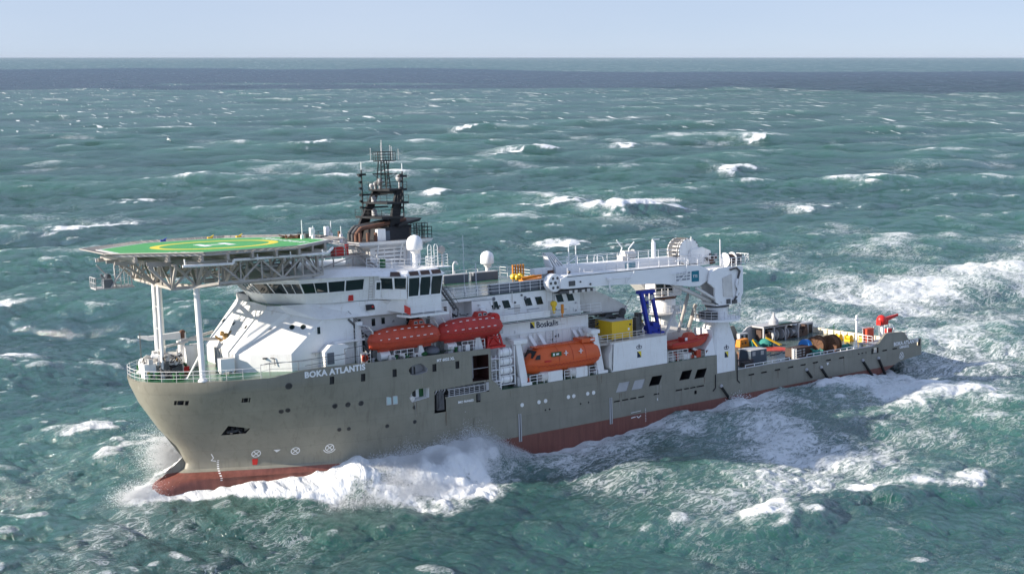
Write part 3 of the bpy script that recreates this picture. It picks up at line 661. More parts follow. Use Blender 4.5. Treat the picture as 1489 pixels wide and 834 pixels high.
# bridge wings: the outer cabin at each side of the ship
for sg in (-1, 1):
    x0, x1, xm = 27.15, 31.6, 25.0
    W = MB()
    Y = lambda y: sg * y
    # floor box down to the balcony
    W.add([(26.6, Y(10.2), 15.75), (31.7, Y(10.6), 15.75), (31.7, Y(11.3), 15.75), (26.9, Y(11.3), 15.75)], [(0, 1, 2, 3)])
    W.hexa([(25.6, Y(8.0), 16.2), (27.3, Y(10.85), 15.85), (31.4, Y(10.85), 15.85), (31.4, Y(8.0), 15.85), (25.4, Y(8.0), 18.45), (27.2, Y(10.95), 17.6), (31.4, Y(10.95), 17.6), (31.4, Y(8.0), 17.6)])
    W.add([(25.15, Y(8.75), 17.5), (27.12, Y(10.97), 17.5), (27.12, Y(10.97), 18.52), (25.15, Y(8.75), 18.57)], [(0, 1, 2, 3)])
    # aft wall
    W.box(31.35, 31.42, Y(8.0) if sg > 0 else Y(10.9), Y(10.9) if sg > 0 else Y(8.0), 17.6, 20.0)
    wing = build('bridge_wing', W, 'white', bridge, smooth=False)
    # roof with sloped facia
    zr = 20.62
    lo = [(24.6, Y(9.25), 20.0), (27.0, Y(11.35), 19.98), (31.75, Y(11.35), 19.98), (32.1, Y(8), 19.98)]
    hi = [(25.2, Y(8.6), zr), (27.4, Y(10.9), zr - .05), (31.1, Y(10.9), zr - .05), (31.5, Y(8), zr)]
    R = MB(); R.add(lo + hi, [(0, 1, 5, 4), (1, 2, 6, 5), (2, 3, 7, 6), (4, 5, 6, 7), (0, 1, 2, 3)])
    build('wing_roof', R, 'white', wing, smooth=False)
    # tall outboard windows
    for k in range(3):
        a0, a1 = x0 + (31.3 - x0) * k / 3, x0 + (31.3 - x0) * (k + 1) / 3
        slanted_window([(a0 + .05, Y(10.97), 17.62), (a1 - .02, Y(10.97), 17.62), (a1 + .22, Y(11.33), 19.97), (a0 + .0, Y(11.33), 19.97)], wing, 0, u=.06)
    # forward windows
    f0, f1 = Vector((25.15, Y(8.75), 0)), Vector((27.12, Y(10.97), 0))
    g0, g1 = Vector((24.75, Y(9.15), 0)), Vector((27.05, Y(11.33), 0))
    for k in range(2):
        a, b = f0.lerp(f1, k / 2), f0.lerp(f1, (k + 1) / 2); c, d = g0.lerp(g1, k / 2), g0.lerp(g1, (k + 1) / 2)
        slanted_window([(a.x, a.y, 18.55), (b.x, b.y, 18.5), (d.x, d.y, 19.95), (c.x, c.y, 19.97)], wing, 0, u=.07)
    # facia panels (brownish recesses above the windows)
    for k in range(3):
        a0 = x0 + .25 + (31.3 - x0) * k / 3; a1 = a0 + 1.1
        if sg < 0: build('facia_panel', MB().hexa([(a0, Y(11.33), 20.05), (a1, Y(11.33), 20.05), (a1, Y(11.02), 20.45), (a0, Y(11.02), 20.45), (a0, Y(11.37), 20.08), (a1, Y(11.37), 20.08), (a1, Y(11.06), 20.48), (a0, Y(11.06), 20.48)]), 'brown', wing)
    build('facia_panel', MB().hexa([(25.6, Y(10.1), 20.07), (26.5, Y(10.9), 20.06), (26.6, Y(10.35), 20.46), (25.9, Y(9.65), 20.46), (25.56, Y(10.15), 20.1), (26.46, Y(10.95), 20.1), (26.56, Y(10.4), 20.5), (25.86, Y(9.7), 20.5)]), 'brown', wing)
    bal = MB().hexa([(26.5, Y(9.5), 15.5), (27.1, Y(11.6), 15.5), (31.9, Y(11.6), 15.5), (31.9, Y(8), 15.5), (26.5, Y(9.5), 15.72), (27.1, Y(11.6), 15.72), (31.9, Y(11.6), 15.72), (31.9, Y(8), 15.72)])
    bo = build('balcony', bal, 'white', wing, smooth=False)
    rr = MB().rail([(26.7, Y(10.5), 15.72), (27.15, Y(11.55), 15.72), (31.85, Y(11.55), 15.72)], 1.15, 3, 1.5)
    build('balcony_railing', rr, 'white_clean', bo)
    if sg < 0:
        build('warning_panel', MB().hexa([(26.72, -10.95, 16.1), (27.1, -11.62, 15.8), (27.1, -11.62, 16.6), (26.72, -10.95, 16.9), (26.76, -10.93, 16.1), (27.14, -11.6, 15.8), (27.14, -11.6, 16.6), (26.76, -10.93, 16.9)]), 'red', bo)
        build('stairs', MB().stairs((31.8, -9.6, 18.6), (34.3, -9.2, 15.4), .9, (0, 1, 0), 10), 'dark_steel', wing)
# top of the wheelhouse: dished roof skirt rising inboard
RF = MB()
e0 = [(11.95, 0, 20.3), (12.2, -3.3, 20.3), (13.5, -4.9, 20.3), (14.6, -6.4, 20.3), (16.0, -8.0, 20.3), (19.0, -8.8, 20.3), (21.5, -8.95, 20.25), (24.9, -9.3, 20.1)]
e1 = [(14.2, 0, 21.0), (14.4, -2.6, 21.0), (15.6, -4.0, 21.0), (16.8, -5.2, 21.0), (18.4, -6.3, 21.05), (21.5, -7.3, 21.0), (24.0, -7.7, 20.9), (27.4, -8.6, 20.62)]
for sg in (-1, 1):
    n = len(e0); RF.add([(s, -sg * y, z) for s, y, z in e0 + e1], [(i, i + 1, n + i + 1, n + i) for i in range(n - 1)])
RF.add([(s, y, z - .01) for s, y, z in e1] + [(s, -y, z - .01) for s, y, z in e1[::-1]] , [tuple(range(2 * len(e1)))])
RF.hexa([(24.5, -8.6, 20.3), (31.4, -8.2, 20.3), (31.4, 8.2, 20.3), (24.5, 8.6, 20.3), (24.5, -8.6, 20.6), (31.4, -8.2, 20.6), (31.4, 8.2, 20.6), (24.5, 8.6, 20.6)])
roof = build('bridge_roof', RF, 'white', ship, 'white wheelhouse roof', smooth=False)
build('bridge_aft_wall', MB().box(31.2, 31.35, -8.1, 8.1, 17.46, 20.3), 'white', bridge)
rr = MB().rail([(24.0, -7.8, 20.9), (27.6, -9.8, 20.62), (30.9, -10.5, 20.6), (31.1, -8.3, 20.6)], 1.1, 3, 1.4)
rr.rail([(24.0, 7.8, 20.9), (27.6, 9.8, 20.62), (30.9, 10.5, 20.6), (31.1, 8.3, 20.6)], 1.1, 3, 1.4)
build('roof_railing', rr, 'white_clean', roof)
# red fire box and red-lit panel
build('fire_box', MB().box(21.6, 22.15, -7.95, -7.7, 17.55, 18.35), 'red', bridge)
pn = build('light_panel', MB().hexa([(23.4, -8.12, 16.35), (24.4, -8.12, 16.35), (24.4, -8.0, 16.95), (23.4, -8.0, 16.95), (23.4, -8.28, 16.35), (24.4, -8.28, 16.35), (24.4, -8.16, 16.95), (23.4, -8.16, 16.95)]).xf(Matrix.Translation((0, -.25, .06))), 'black', house)
build('red_lamp', MB().ball((24.15, -8.5, 16.75), .13, 10), 'red', pn)

# gear on the wing roof: radome 1 on its pillar, railings, fan, searchlight
def radome(s, y, z0, z1, z2, r, name='radome', label=None):
    p = build(name, MB().lathe([(.02, z2), (r * .45, z2 - .12 * r), (r * .78, z2 - .35 * r), (r * .96, z2 - .72 * r), (r, z2 - 1.1 * r), (r, z1 + .1), (r * .9, z1), (.3, z1 - .02)][::-1], (s, y, 0), 'z', 28), 'white_clean', ship, label, angle=60)
    build('radome_pedestal', MB().lathe([(.34, z0), (.30, z0 + .1), (.27, z1 - .5), (.5, z1 - .2), (.55, z1)], (s, y, 0), 'z', 14).box(s + .3, s + .55, y - .15, y + .15, z1 - .5, z1 - .1), 'white', p)
    return p
radome(30.2, -7.4, 20.6, 22.5, 24.2, .9)
g = MB()
for x in (31.0, 31.8): g.ladder((x - .2, -9.7, 20.6), (x - .2, -9.7, 22.9), .45, (1, 0, 0), .035, .35).pipe([(x - .42, -9.7, 22.9), (x - .3, -9.7, 23.15), (x - .1, -9.7, 23.15), (x + .02, -9.7, 22.9)], .035)
g.rail([(30.2, -9.9, 20.6), (31.6, -10.2, 20.6), (33.2, -9.5, 20.6), (33.2, -8.4, 20.6)], 1.3, 4, .8, .03)
g.box(30.0, 33.3, -10.2, -8.2, 20.55, 20.62)
build('lookout_platform', g, 'white_clean', ship)
build('searchlight', MB().lathe([(.38, 0), (.42, .1), (.42, .5), (.25, .65)], (32.9, -8.9, 22.4), 'y', 16).tube((32.9, -8.7, 20.6), (32.9, -8.7, 22.2), .07), 'grey_steel', ship)

# ---------------- mast house behind the bridge, black-roofed
mh = MB().box(26.6, 33.0, -3.4, 3.4, 20.55, 22.9)
mho = build('mast_house', mh, 'white', ship, 'white louvred house under the mast')
lv = MB()
for k in range(4):
    for j in range(3): lv.box(27.2 + j * 1.25, 28.3 + j * 1.25, -3.46, -3.4, 21.0 + k * .45, 21.08 + k * .45)
build('louvres', lv, 'dark_steel', mho)
build('utility_cabinet', MB().box(31.2, 32.6, -4.3, -3.45, 20.6, 22.35), 'white_clean', mho)
fl = MB().hexa([(24.8, -4.6, 23.15), (33.9, -4.6, 23.15), (33.9, 4.6, 23.15), (24.8, 4.6, 23.15), (24.6, -4.8, 23.5), (34.1, -4.8, 23.5), (34.1, 4.8, 23.5), (24.6, 4.8, 23.5)])
fl.hexa([(26.0, -3.4, 22.7), (33.2, -3.4, 22.7), (33.2, 3.4, 22.7), (26.0, 3.4, 22.7), (24.8, -4.6, 23.15), (33.9, -4.6, 23.15), (33.9, 4.6, 23.15), (24.8, 4.6, 23.15)])
mflr = build('mast_platform', fl, 'white', ship, 'white flared slab carrying the mast')
build('platform_deck', MB().box(24.7, 34.0, -4.7, 4.7, 23.503, 23.52), 'dark_steel', mflr)
rr = MB().rail([(31.2, -4.6, 23.52), (34.0, -4.6, 23.52), (34.0, 4.6, 23.52)], 1.3, 3, 1.0, .04)
for k in (0, .7, 1.4): rr.rail([(32.4 + k, -4.0, 23.52), (32.4 + k, -2.5, 23.52)], 1.7, 2, 1, .04)
build('platform_railing', rr, 'black', mflr)
for sg in (-1, 1):
    for x in (27.2, 30.2): build('platform_strut', MB().tube((x, sg * 3.45, 20.6), (x, sg * 4.4, 23.15), .09), 'white', mflr)

# exhaust pipes, rusty, bending up and lying aft
for y in (-2.4, -.9, .8):
    pts = [(25.9 + .2 * y, y, 23.5), (25.9 + .2 * y, y, 24.3), (26.5 + .2 * y, y, 24.95), (29.2 + .1 * y, y, 25.3), (32.0, y * .8, 25.65)]
    build('exhaust_pipe', MB().pipe(pts, .25, 12), 'rust' if y < -2 else 'dark_steel', ship)
for y, x in ((-3.1, 25.6), (-3.6, 26.3), (-3.8, 27.2), (3.2, 25.9)):
    build('exhaust_stub', MB().tube((x, y, 23.5), (x, y, 24.5), .2, 10), 'rust', ship)
build('funnel_casing', MB().hexa([(28.2, -3.2, 23.5), (32.0, -3.2, 23.5), (32.0, 3.2, 23.5), (28.2, 3.2, 23.5), (28.6, -2.9, 24.9), (32.3, -2.9, 25.1), (32.3, 2.9, 25.1), (28.6, 2.9, 24.9)]).hexa([(30.3, -3.6, 25.0), (33.0, -3.6, 25.5), (33.0, 3.2, 25.5), (30.3, 3.2, 25.0), (30.3, -3.6, 25.25), (33.3, -3.6, 25.85), (33.3, 3.2, 25.85), (30.3, 3.2, 25.25)]), 'black', ship)
build('white_cabinet', MB().box(27.3, 28.3, -4.1, -3.5, 23.52, 24.85), 'white', ship)
build('blue_screen', MB().box(28.35, 28.9, -4.0, -3.6, 23.52, 24.6), 'slate', ship)

# ---------------- mast: two raked black legs, three yards, lattice topmast
ML = MB()
for sg, s0, s1 in ((1, 27.9, 30.4), (-1, 29.9, 31.2)):
    ML.hexa([(s0 - .75, sg * 2.4 - .3, 23.5), (s0 + .7, sg * 2.4 - .3, 23.5), (s0 + .7, sg * 2.4 + .3, 23.5), (s0 - .7, sg * 2.4 + .3, 23.5), (s1 - .4, sg * 2.2 - .22, 29.1), (s1 + .4, sg * 2.2 - .22, 29.1), (s1 + .4, sg * 2.2 + .22, 29.1), (s1 - .4, sg * 2.2 + .22, 29.1)])
ML.hexa([(30.4, -2.3, 28.7), (31.2, -2.3, 28.7), (31.2, 2.3, 28.7), (30.4, 2.3, 28.7), (30.4, -2.3, 29.05), (31.2, -2.3, 29.05), (31.2, 2.3, 29.05), (30.4, 2.3, 29.05)])
mast = build('mast', ML, 'black', ship, 'tall black mast with raked legs and three platforms')
for k, (z, xa, xb, yw) in enumerate(((26.05, 28.2, 31.0, 3.5), (27.7, 29.0, 31.8, 3.4), (29.2, 29.7, 32.0, 2.7))):
    p = build('mast_platform_deck', MB().box(xa, xb, -yw, yw, z - .12, z + .12), 'black', mast)
    rr = MB().rail([(xa, yw, z + .1), (xa, -yw, z + .1)], .8, 2, 1.6, .03).rail([(xb, -yw, z + .1), (xa, -yw, z + .1)], .8, 2, 1.6, .03)
    build('railing', rr, 'black', p)
TM = MB()
for sg in (-1, 1):
    for x in (29.7, 31.0):
        TM.tube((x, sg * .6, 29.2), (30.35 + (x - 30.35) * .55, sg * .35, 32.6), .07, 6)
for k in range(7):
    z = 29.6 + k * .45
    q_ = 1 - .45 * (z - 29.2) / 3.4; TM.tube((30.35 - .65 * q_, -.5 * q_, z), (30.35 + .65 * q_, -.5 * q_, z), .03, 5).tube((30.35 - .65 * q_, -.5, z), (30.35 + .65 * q_, -.5 * q_, z + .4), .03, 5)
TM.box(29.6, 31.6, -.9, .9, 32.5, 32.62).rail([(29.6, -.9, 32.6), (31.6, -.9, 32.6), (31.6, .9, 32.6), (29.6, .9, 32.6), (29.6, -.9, 32.6)], 1.0, 3, .6, .035)
TM.tube((29.0, 0, 31.1), (32.2, 0, 31.05), .05, 6).tube((32.2, 0, 31.05), (31.0, 0, 30.4), .035, 5).tube((29.0, 0, 31.1), (29.9, 0, 30.4), .035, 5).tube((31.4, .4, 32.5), (30.9, .4, 29.2), .06)
TM.tube((30.4, -2.2, 31.0), (30.4, 2.2, 31.0), .05, 6)
build('topmast', TM, 'black', mast)
an = MB()
for x, y, h in ((29.8, -.8, 1.6), (30.4, .2, 2.3), (30.7, .9, 2.0), (31.3, -.6, 1.5), (31.8, .8, 1.7), (29.4, 1.1, 1.4), (31.9, -1.1, 1.2)):
    an.tube((x, y, 32.6), (x, y, 32.6 + h), .035, 5); an.ball((x, y, 32.6 + h), .09, 6)
build('whip_antenna', an, 'lightgrey', mast)
for sg, s_, zt_ in ((1, 29.0, 31.6), (-1, 31.3, 31.3)):
    g = MB().tube((s_, sg * 3.0, 26.0), (s_, sg * 3.0, zt_), .085, 8)
    for k in range(6): g.box(s_ - .35, s_ - .05, sg * 3.0 - .15, sg * 3.0 + .15, 27 + k * .75, 27.28 + k * .75)
    g.box(s_ - .45, s_ + .45, sg * 3.0 - .3, sg * 3.0 + .3, zt_ - .7, zt_ - .45)
    q_ = build('light_pole', g, 'black', mast)
    build('aerial', MB().tube((s_, sg * 3.0, zt_), (s_, sg * 3.0, zt_ + .9), .05, 6), 'white_clean', q_)
for s_, y_, z_, r_ in ((29.9, 2.3, 29.6, .28), (30.1, 1.7, 29.85, .24), (30.4, 1.1, 30.0, .42), (31.4, -2.0, 30.4, .42)):
    g = MB().tube((s_, y_, 29.2), (s_, y_, z_), .12, 8); g.ball((s_, y_, z_ + r_ * .3), r_, 14, 1.05); build('satellite_dome', g, 'lightgrey', mast)
for z_, s_ in ((26.95, 30.6), (28.45, 30.6)):
    g = MB().lathe([(.32, -.75), (.32, -.1), (.12, 0), (.12, .15)], (s_ - 1.0, 1.2, z_), 'z', 12); sc = build('radar_turning_unit', g, 'lightgrey', mast)
    build('radar_scanner', MB().box(s_ - 2.6, s_ + .8, 1.1, 1.3, z_ + .12, z_ + .32), 'black', sc)

# aerials and gear forward of the mast (on the platform aft of the helideck)
g = MB()
for x, y, h in ((19.9, 0, 2.9), (20.4, 1.2, 2.1), (21.0, -.5, 2.2), (23.6, .4, 2.6), (24.2, -1, 2.0)): build('whip_antenna', MB().tube((x, y, 23.3), (x, y, 23.3 + h), .045, 6).box(x - .15, x + .15, y - .15, y + .15, 23.4, 24.1 + h * .15), 'white_clean', ship)
for x, y in ((21.0, -.2), (23.1, .5)): build('aerial_box', MB().box(x - .25, x + .25, y - .2, y + .2, 24.3, 25.3).lathe([(.3, -.05), (.3, .05)], (x, y - .25, 24.9), 'y', 12), 'white_clean', ship)
g = MB().rail([(20.2, 2, 23.4), (24.4, 2, 23.4)], 1.3, 3, .8, .04).box(20.5, 21.5, .5, 1.5, 23.4, 24.6).box(22.0, 22.8, -.6, .2, 23.4, 24.3)
build('aerial_platform', g, 'dark_steel', ship)
nb = MB()
for i in range(70):
    a = random.uniform(0, 6.3); x = 20.2 + random.uniform(-1.3, 1.3); y = 2.2 + random.uniform(-1, 1)
    nb.bar((x, y, 23.9 + random.uniform(0, .5)), (x + .7 * math.cos(a), y + .5 * math.sin(a), 23.9 + random.uniform(0, .6)), .12)
tag(build('net_heap', nb, 'cable'), 'heap of brown netting and hose at the aft edge of the green helideck', 'net')
bpy.data.objects['net_heap'].matrix_world = SHIP

# structure between helideck and wheelhouse: stair tower, red box
g = MB()
g.box(19.8, 26.2, -3.6, -.8, 22.0, 22.1).rail([(19.8, -3.6, 22.1), (24.8, -3.6, 22.1)], 1.1, 3, 1.2, .035)
for x in (19.9, 22.0, 24.4): g.bar((x, -3.5, 20.9), (x, -3.5, 22.0), .12)
g.bar((20.2, -3.6, 20.9), (24.6, -3.6, 22.0), .12).bar((18.6, -5.2, 22.6), (19.9, -3.6, 21.0), .12)
g.stairs((25.0, -3.4, 22.1), (26.2, -5.2, 20.7), .8, (1, .5, 0), 7)
acc = build('access_platform', g, 'grey_steel', ship)
rb = tag(build('fire_gear_box', MB().box(22.4, 23.6, -2.9, -1.9, 22.12, 23.0).box(22.5, 23.5, -2.8, -2.0, 23.0, 23.1).box(24.1, 24.4, -2.4, -2.1, 22.12, 23.3), 'red'), 'red fire gear box on the grey stair platform behind the helideck', 'fire box')
rb.matrix_world = SHIP
tk = tag(build('dark_drum', MB().lathe([(.38, 0), (.38, .95), (.3, 1.05)], (26.6, -6.3, 20.7), 'z', 14), 'ygreen'), 'dark green drum at the railing on the wheelhouse roof', 'drum')
tk.matrix_world = SHIP
# ================================================================ HELIDECK
HC = (9.85, 0.0); HZ = 24.1; HR = 12.1
def octo(r, z, c=HC): return [(c[0] + r * math.cos(rad(22.5 + 45 * k)), c[1] + r * math.sin(rad(22.5 + 45 * k)), z) for k in range(8)]
heli = build('helideck', MB().prism(octo(HR, HZ - .22), (0, 0, .22)), 'heli', ship, 'green octagonal landing deck carried over the bow', smooth=False)
g = MB(); a = octo(HR + .02, HZ - .3); b = octo(HR + .14, HZ - .3)
for k in range(8):
    j = (k + 1) % 8; g.hexa([a[k], a[j], b[j], b[k]] + [(p[0], p[1], HZ + .03) for p in (a[k], a[j], b[j], b[k])])
build('deck_edge', g, 'lightgrey', heli, smooth=False)
def flat_ring(r0, r1, z, n=64, c=HC):
    g = MB()
    for i in range(n):
        p, q = 2 * math.pi * i / n, 2 * math.pi * (i + 1) / n
        g.add([(c[0] + r * math.cos(t), c[1] + r * math.sin(t), z) for r, t in ((r0, p), (r1, p), (r1, q), (r0, q))], [(0, 1, 2, 3)])
    return g
build('touchdown_circle', flat_ring(5.75, 6.72, HZ + .006), 'mark_yellow', heli, smooth=False)
g = MB(); z = HZ + .006; x, y = HC
g.box(x - 1.75, x - .95, y - 2.0, y + 2.0, z, z + .004).box(x + .95, x + 1.75, y - 2.0, y + 2.0, z, z + .004).box(x - .95, x + .95, y - .4, y + .4, z, z + .004)
build('letter_H', g, 'mark_white', heli, smooth=False)
g = MB(); a = octo(HR - .35, HZ + .006); b = octo(HR - .12, HZ + .006)
for k in range(8): j = (k + 1) % 8; g.add([a[k], a[j], b[j], b[k]], [(0, 1, 2, 3)])
build('perimeter_line', g, 'mark_white', heli, smooth=False)
tb = text_mb('BOKA ATLANTIS', 1.5, (17.1, 5.4, HZ + .006), (0, -1, 0), (1, 0, 0), .004, 1.05, .03)
build('helideck_lettering', tb, 'mark_white', heli, smooth=False)
build('weight_mark', text_mb('12.8t', 1.2, (2.2, -7.6, HZ + .006), (.7, -.7, 0), (.7, .7, 0), .004, 1.0, .03), 'mark_white', heli, smooth=False)
# safety net
g = MB(); a = octo(HR + .16, HZ - .12); b = octo(HR + 1.75, HZ + .14)
for k in range(8):
    j = (k + 1) % 8; A0, A1, B0, B1 = map(Vector, (a[k], a[j], b[k], b[j]))
    g.tube(B0, B1, .06, 5)
    for m in range(13):
        t = m / 12; g.bar(A0.lerp(A1, t), B0.lerp(B1, t), .07, .10)
    for m in range(1, 6):
        t = m / 6; g.tube(A0.lerp(B0, t), A1.lerp(B1, t), .03, 4)
    for m in range(36):
        t = m / 36; g.tube(A0.lerp(A1, t), B0.lerp(B1, t), .022, 4)
build('safety_net', g, 'grey_steel', heli)
# gutter and small fittings on the net (far side foam monitors)
for ang, col in ((100, 'blue'), (75, 'yellow'), (60, 'yellow')):
    x, y = HC[0] + 12.6 * math.cos(rad(ang)), HC[1] + 12.0 * math.sin(rad(ang))
    build('deck_monitor', MB().box(x - .3, x + .3, y - .15, y + .15, HZ, HZ + .2).tube((x, y, HZ + .15), (x + .4, y - .2, HZ + .4), .05), col, heli)
# beams under the deck
g = MB()
for i in range(9):
    x = HC[0] - 10 + i * 2.5
    w = min(11.6, max(3, 16.4 - abs(x - HC[0])))
    g.box(x - .12, x + .12, -w, w, HZ - .85, HZ - .24); g.box(x - .22, x + .22, -w, w, HZ - .88, HZ - .82)
for y in (-10, -7, -3.5, 0, 3.5, 7, 10):
    w = min(11.4, 16.2 - abs(y)); g.box(HC[0] - w, HC[0] + w, y - .1, y + .1, HZ - 1.2, HZ - .84)
build('deck_beams', g, 'grey_steel', heli)
# lattice trusses
zt, zl = 22.9, 20.45
def truss(pts_top, pts_bot, w=.3, parent=None, name='truss', mat='grey_steel', verts=True):
    g = MB()
    for p in (pts_top, pts_bot):
        for a, b in zip(p, p[1:]): g.bar(a, b, w, w)
    n = min(len(pts_top), len(pts_bot))
    for i in range(n):
        if verts: g.bar(pts_top[i], pts_bot[i], w * .7)
    for i in range(n - 1):
        if i % 2: g.bar(pts_top[i], pts_bot[i + 1], w * .75)
        else: g.bar(pts_bot[i], pts_top[i + 1], w * .75)
    return build(name, g, mat, heli)
X = [3.0, 5.6, 8.2, 10.8, 13.4, 16.0, 18.6]
for y in (-7.0, 7.0): truss([(x, y, zt) for x in X], [(x, y, zl) for x in X])
for x in (3.0, 10.8, 18.6):
    Y = [-7, -3.5, 0, 3.5, 7]
    truss([(x, y, zt) for y in Y], [(x, y, zl) for y in Y], .26)
# forward cantilever
for y in (-7.0, -1.0, 7.0):
    g = MB().bar((3, y, zt), (-.8 if abs(y) < 3 else .8, y, zt), .3).bar((3, y, zl), (-.2 if abs(y) < 3 else .8, y, zt - .1), .26)
    build('truss', g, 'grey_steel', heli)
# outriggers to port and starboard
for sg in (-1, 1):
    for x in (3.0, 8.2, 13.4, 18.6):
        yo = min(11.0, 15.6 - abs(x - HC[0]))
        g = MB().bar((x, sg * 7, zt), (x, sg * yo, zt), .24).bar((x, sg * 7, zl), (x, sg * yo, zt - .1), .26)
        build('outrigger', g, 'grey_steel', heli)
# walkway and pipe along the port side
g = MB().pipe([(2.9, -11.3, 22.95), (7.9, -11.3, 22.85), (7.95, -11.3, 23.2), (18.2, -10.6, 23.1), (19.6, -8.9, 23.5)], .13, 8)
for x in (3.2, 7.4, 10.5, 14, 17.5): g.tube((x, -11.1, 22.95), (x, -11.0, 23.6), .07)
build('walkway_pipe', g, 'white', heli)
g = MB()
X2 = [6.7, 8.9, 11.1, 13.3, 15.5, 17.7]
for a, b in zip(X2, X2[1:]): g.bar((a, -10.4, 20.95), (b, -10.4, 20.95), .22)
for i, x in enumerate(X2):
    g.bar((x, -10.4, 20.95), (x, -10.4, 23.0), .14)
    if i < 5: g.bar((x if i % 2 else X2[i + 1], -10.4, 20.95), (X2[i + 1] if i % 2 else x, -10.4, 23.0), .18)
    g.bar((x, -10.4, 20.95), (x, -7, zl), .16)
g.box(6.7, 17.7, -10.3, -9.3, 20.82, 20.9)
g.bar((4.6, -8.0, 20.5), (6.7, -10.4, 20.95), .26)
build('side_walkway', g, 'grey_steel', heli, 'lattice walkway hung along the port edge')
# hanging access platform at the forward edge, with ladder and foam monitor
PT = Matrix.Translation((1.05, 4.2, -.35))
g = MB().box(-3.1, .9, -1.0, 1.4, 20.3, 20.45)
g.rail([(-3.1, -1.2, 20.45), (-3.1, 1.4, 20.45)], 1.1, 2, 1.0, .05).rail([(-3.1, -1.2, 20.45), (-2.3, -1.2, 20.45)], 1.1, 2, 1, .05)
g.bar((-1.6, -1.1, 20.4), (.6, -1.1, 23.2), .16).bar((.6, -1.1, 20.4), (.5, -1.1, 23.2), .14).bar((-.6, 1, 20.4), (-.6, 1, 23.2), .14).bar((-2.4, 1.2, 22.8), (-.6, 1.2, 20.6), .14).bar((-2.7, 0, 23.35), (2.4, 0, 23.3), .3, .35)
g.ladder((-.7, -.9, 20.4), (-.8, -.9, 23.2), .55, (1, 0, 0), .05).ladder((.1, -.9, 20.4), (.1, -.9, 23.2), .4, (1, 0, 0), .04)
g.xf(PT); fp = build('access_platform', g, 'lightgrey', heli, 'platform hung under the forward edge')
g = MB().lathe([(.3, 0), (.3, .5), (.15, .7)], (-2.0, -.4, 20.45), 'z', 12).tube((-2.0, -.4, 21.1), (-2.4, -.6, 21.9), .14).box(-2.3, -1.3, -1.0, -.2, 20.45, 21.3).ball((-1.5, .6, 21.4), .45, 10)
build('foam_monitor', g.xf(PT), 'cargo_grey', fp)
build('control_box', MB().box(-2.2, -1.4, -.95, -.55, 20.45, 21.4).xf(PT), 'lightgrey', fp)
build('edge_beam', MB().bar((-1.0, 4.2, 23.3), (.9, -6.0, 23.2), .35, .45), 'grey_steel', heli)
# machinery / lights hanging below
rnd = random.Random(3)
g = MB()
for i in range(14):
    x, y = rnd.uniform(6, 17), rnd.uniform(-6, 6); g.box(x, x + rnd.uniform(.3, 1.2), y, y + rnd.uniform(.3, 1.0), zl + .15, zl + rnd.uniform(.4, 1.2))
for i in range(8): y = rnd.uniform(-7, 7); g.tube((5.8, y, zl + rnd.uniform(.3, 2.1)), (18, y + rnd.uniform(-1, 1), zl + rnd.uniform(.3, 2.1)), .06, 5)
build('service_pipes', g, 'grey_steel', heli)
for y in (-4, 4): build('catwalk', MB().box(6.4, 18.4, y - .35, y + .35, zl + .1, zl + .16), 'grey_steel', heli)
# raking legs to the foredeck
def leg(b, t, r=.3, nm='support_leg'):
    l = build(nm, MB().tube(b, t, r, 16), 'white', heli); build('leg_foot', MB().lathe([(r * 1.7, 0), (r * 1.7, .12), (r * 1.1, .3)], (b[0], b[1], b[2]), 'z', 14), 'white', l); return l
leg((5.5, -7.0, 10.76), (5.45, -6.85, zl), .3); leg((5.5, 7.0, 10.76), (5.45, 6.85, zl), .3)
leg((2.95, -1.9, 10.74), (3.0, -2.0, zl), .17); leg((3.0, .05, 10.74), (3.05, -.1, zl), .24)
build('leg_ladder', MB().ladder((2.9, -1.0, 11.2), (2.95, -1.0, zl), .9, (0, 1, 0), .04, 2.2), 'white', heli)
build('leg_brace', MB().tube((4.6, -4.6, 10.76), (5.48, -6.95, 13.7), .1, 8).ball((4.6, -4.6, 10.85), .2, 8), 'white', heli)
# shadow-casting V heads above the legs
g = MB()
for (x, y) in ((3.0, -1.0), (5.5, -7), (5.5, 7)):
    for dx, dy in ((-2.2, 0), (2.2, 0), (0, 2.4), (0, -2.4)): g.bar((x, y, zl), (x + dx, y + dy, zt), .24)
g.bar((3.0, -1.0, zl), (5.5, -7, zl), .36, .4).bar((3.0, 1.0, zl), (5.5, 7, zl), .36, .4)
build('leg_head', g, 'grey_steel', heli)
# aft supports on the wheelhouse
for sg in (-1, 1):
    g = MB().bar((18.6, sg * 7, zl), (19.2, sg * 6.6, 20.95), .3).bar((15.6, sg * 6.9, zl), (15.6, sg * 5.0, 21.0), .2).bar((18.6, sg * 7, zl + .1), (18.8, sg * 3, 21.0), .2)
    build('roof_support', g, 'grey_steel', heli)

# ================================================================ FOREDECK GEAR
def railing(pts, parent=ship, h=1.1, n=3, post=1.6, mat='white_clean', r=.028, name='railing'):
    return build(name, MB().rail(pts, h, n, post, r), mat, parent)
rp = [(s, -(hb(s, 10.5) - .12), 10.76) for s in (.05, .15, .4, .9, 2, 3.2, 4.6, 6, 7.5, 9, 10.7)]
rs_ = [(s, -y, z) for s, y, z in rp]
railing(rp[::-1] + rs_, post=1.5); 
railing([(10.7, -9.6, 10.75), (11.6, -9.75, 10.95), (14.5, -10.3, 10.75), (17.5, -10.6, 10.75)], h=1.35, n=2, post=2.2, r=.035, mat='lightgrey')
build('hand_rail', MB().pipe([(11.2, -8.2, 11.9), (15, -10.4, 12.2), (19.6, -10.7, 12.35), (19.6, -10.7, 12.9), (21.9, -10.7, 13.0), (22.0, -10.7, 11.2)], .035, 6).pipe([(15.2, -10.4, 11.6), (21.9, -10.7, 12.0)], .025, 5), 'dark_steel', ship)

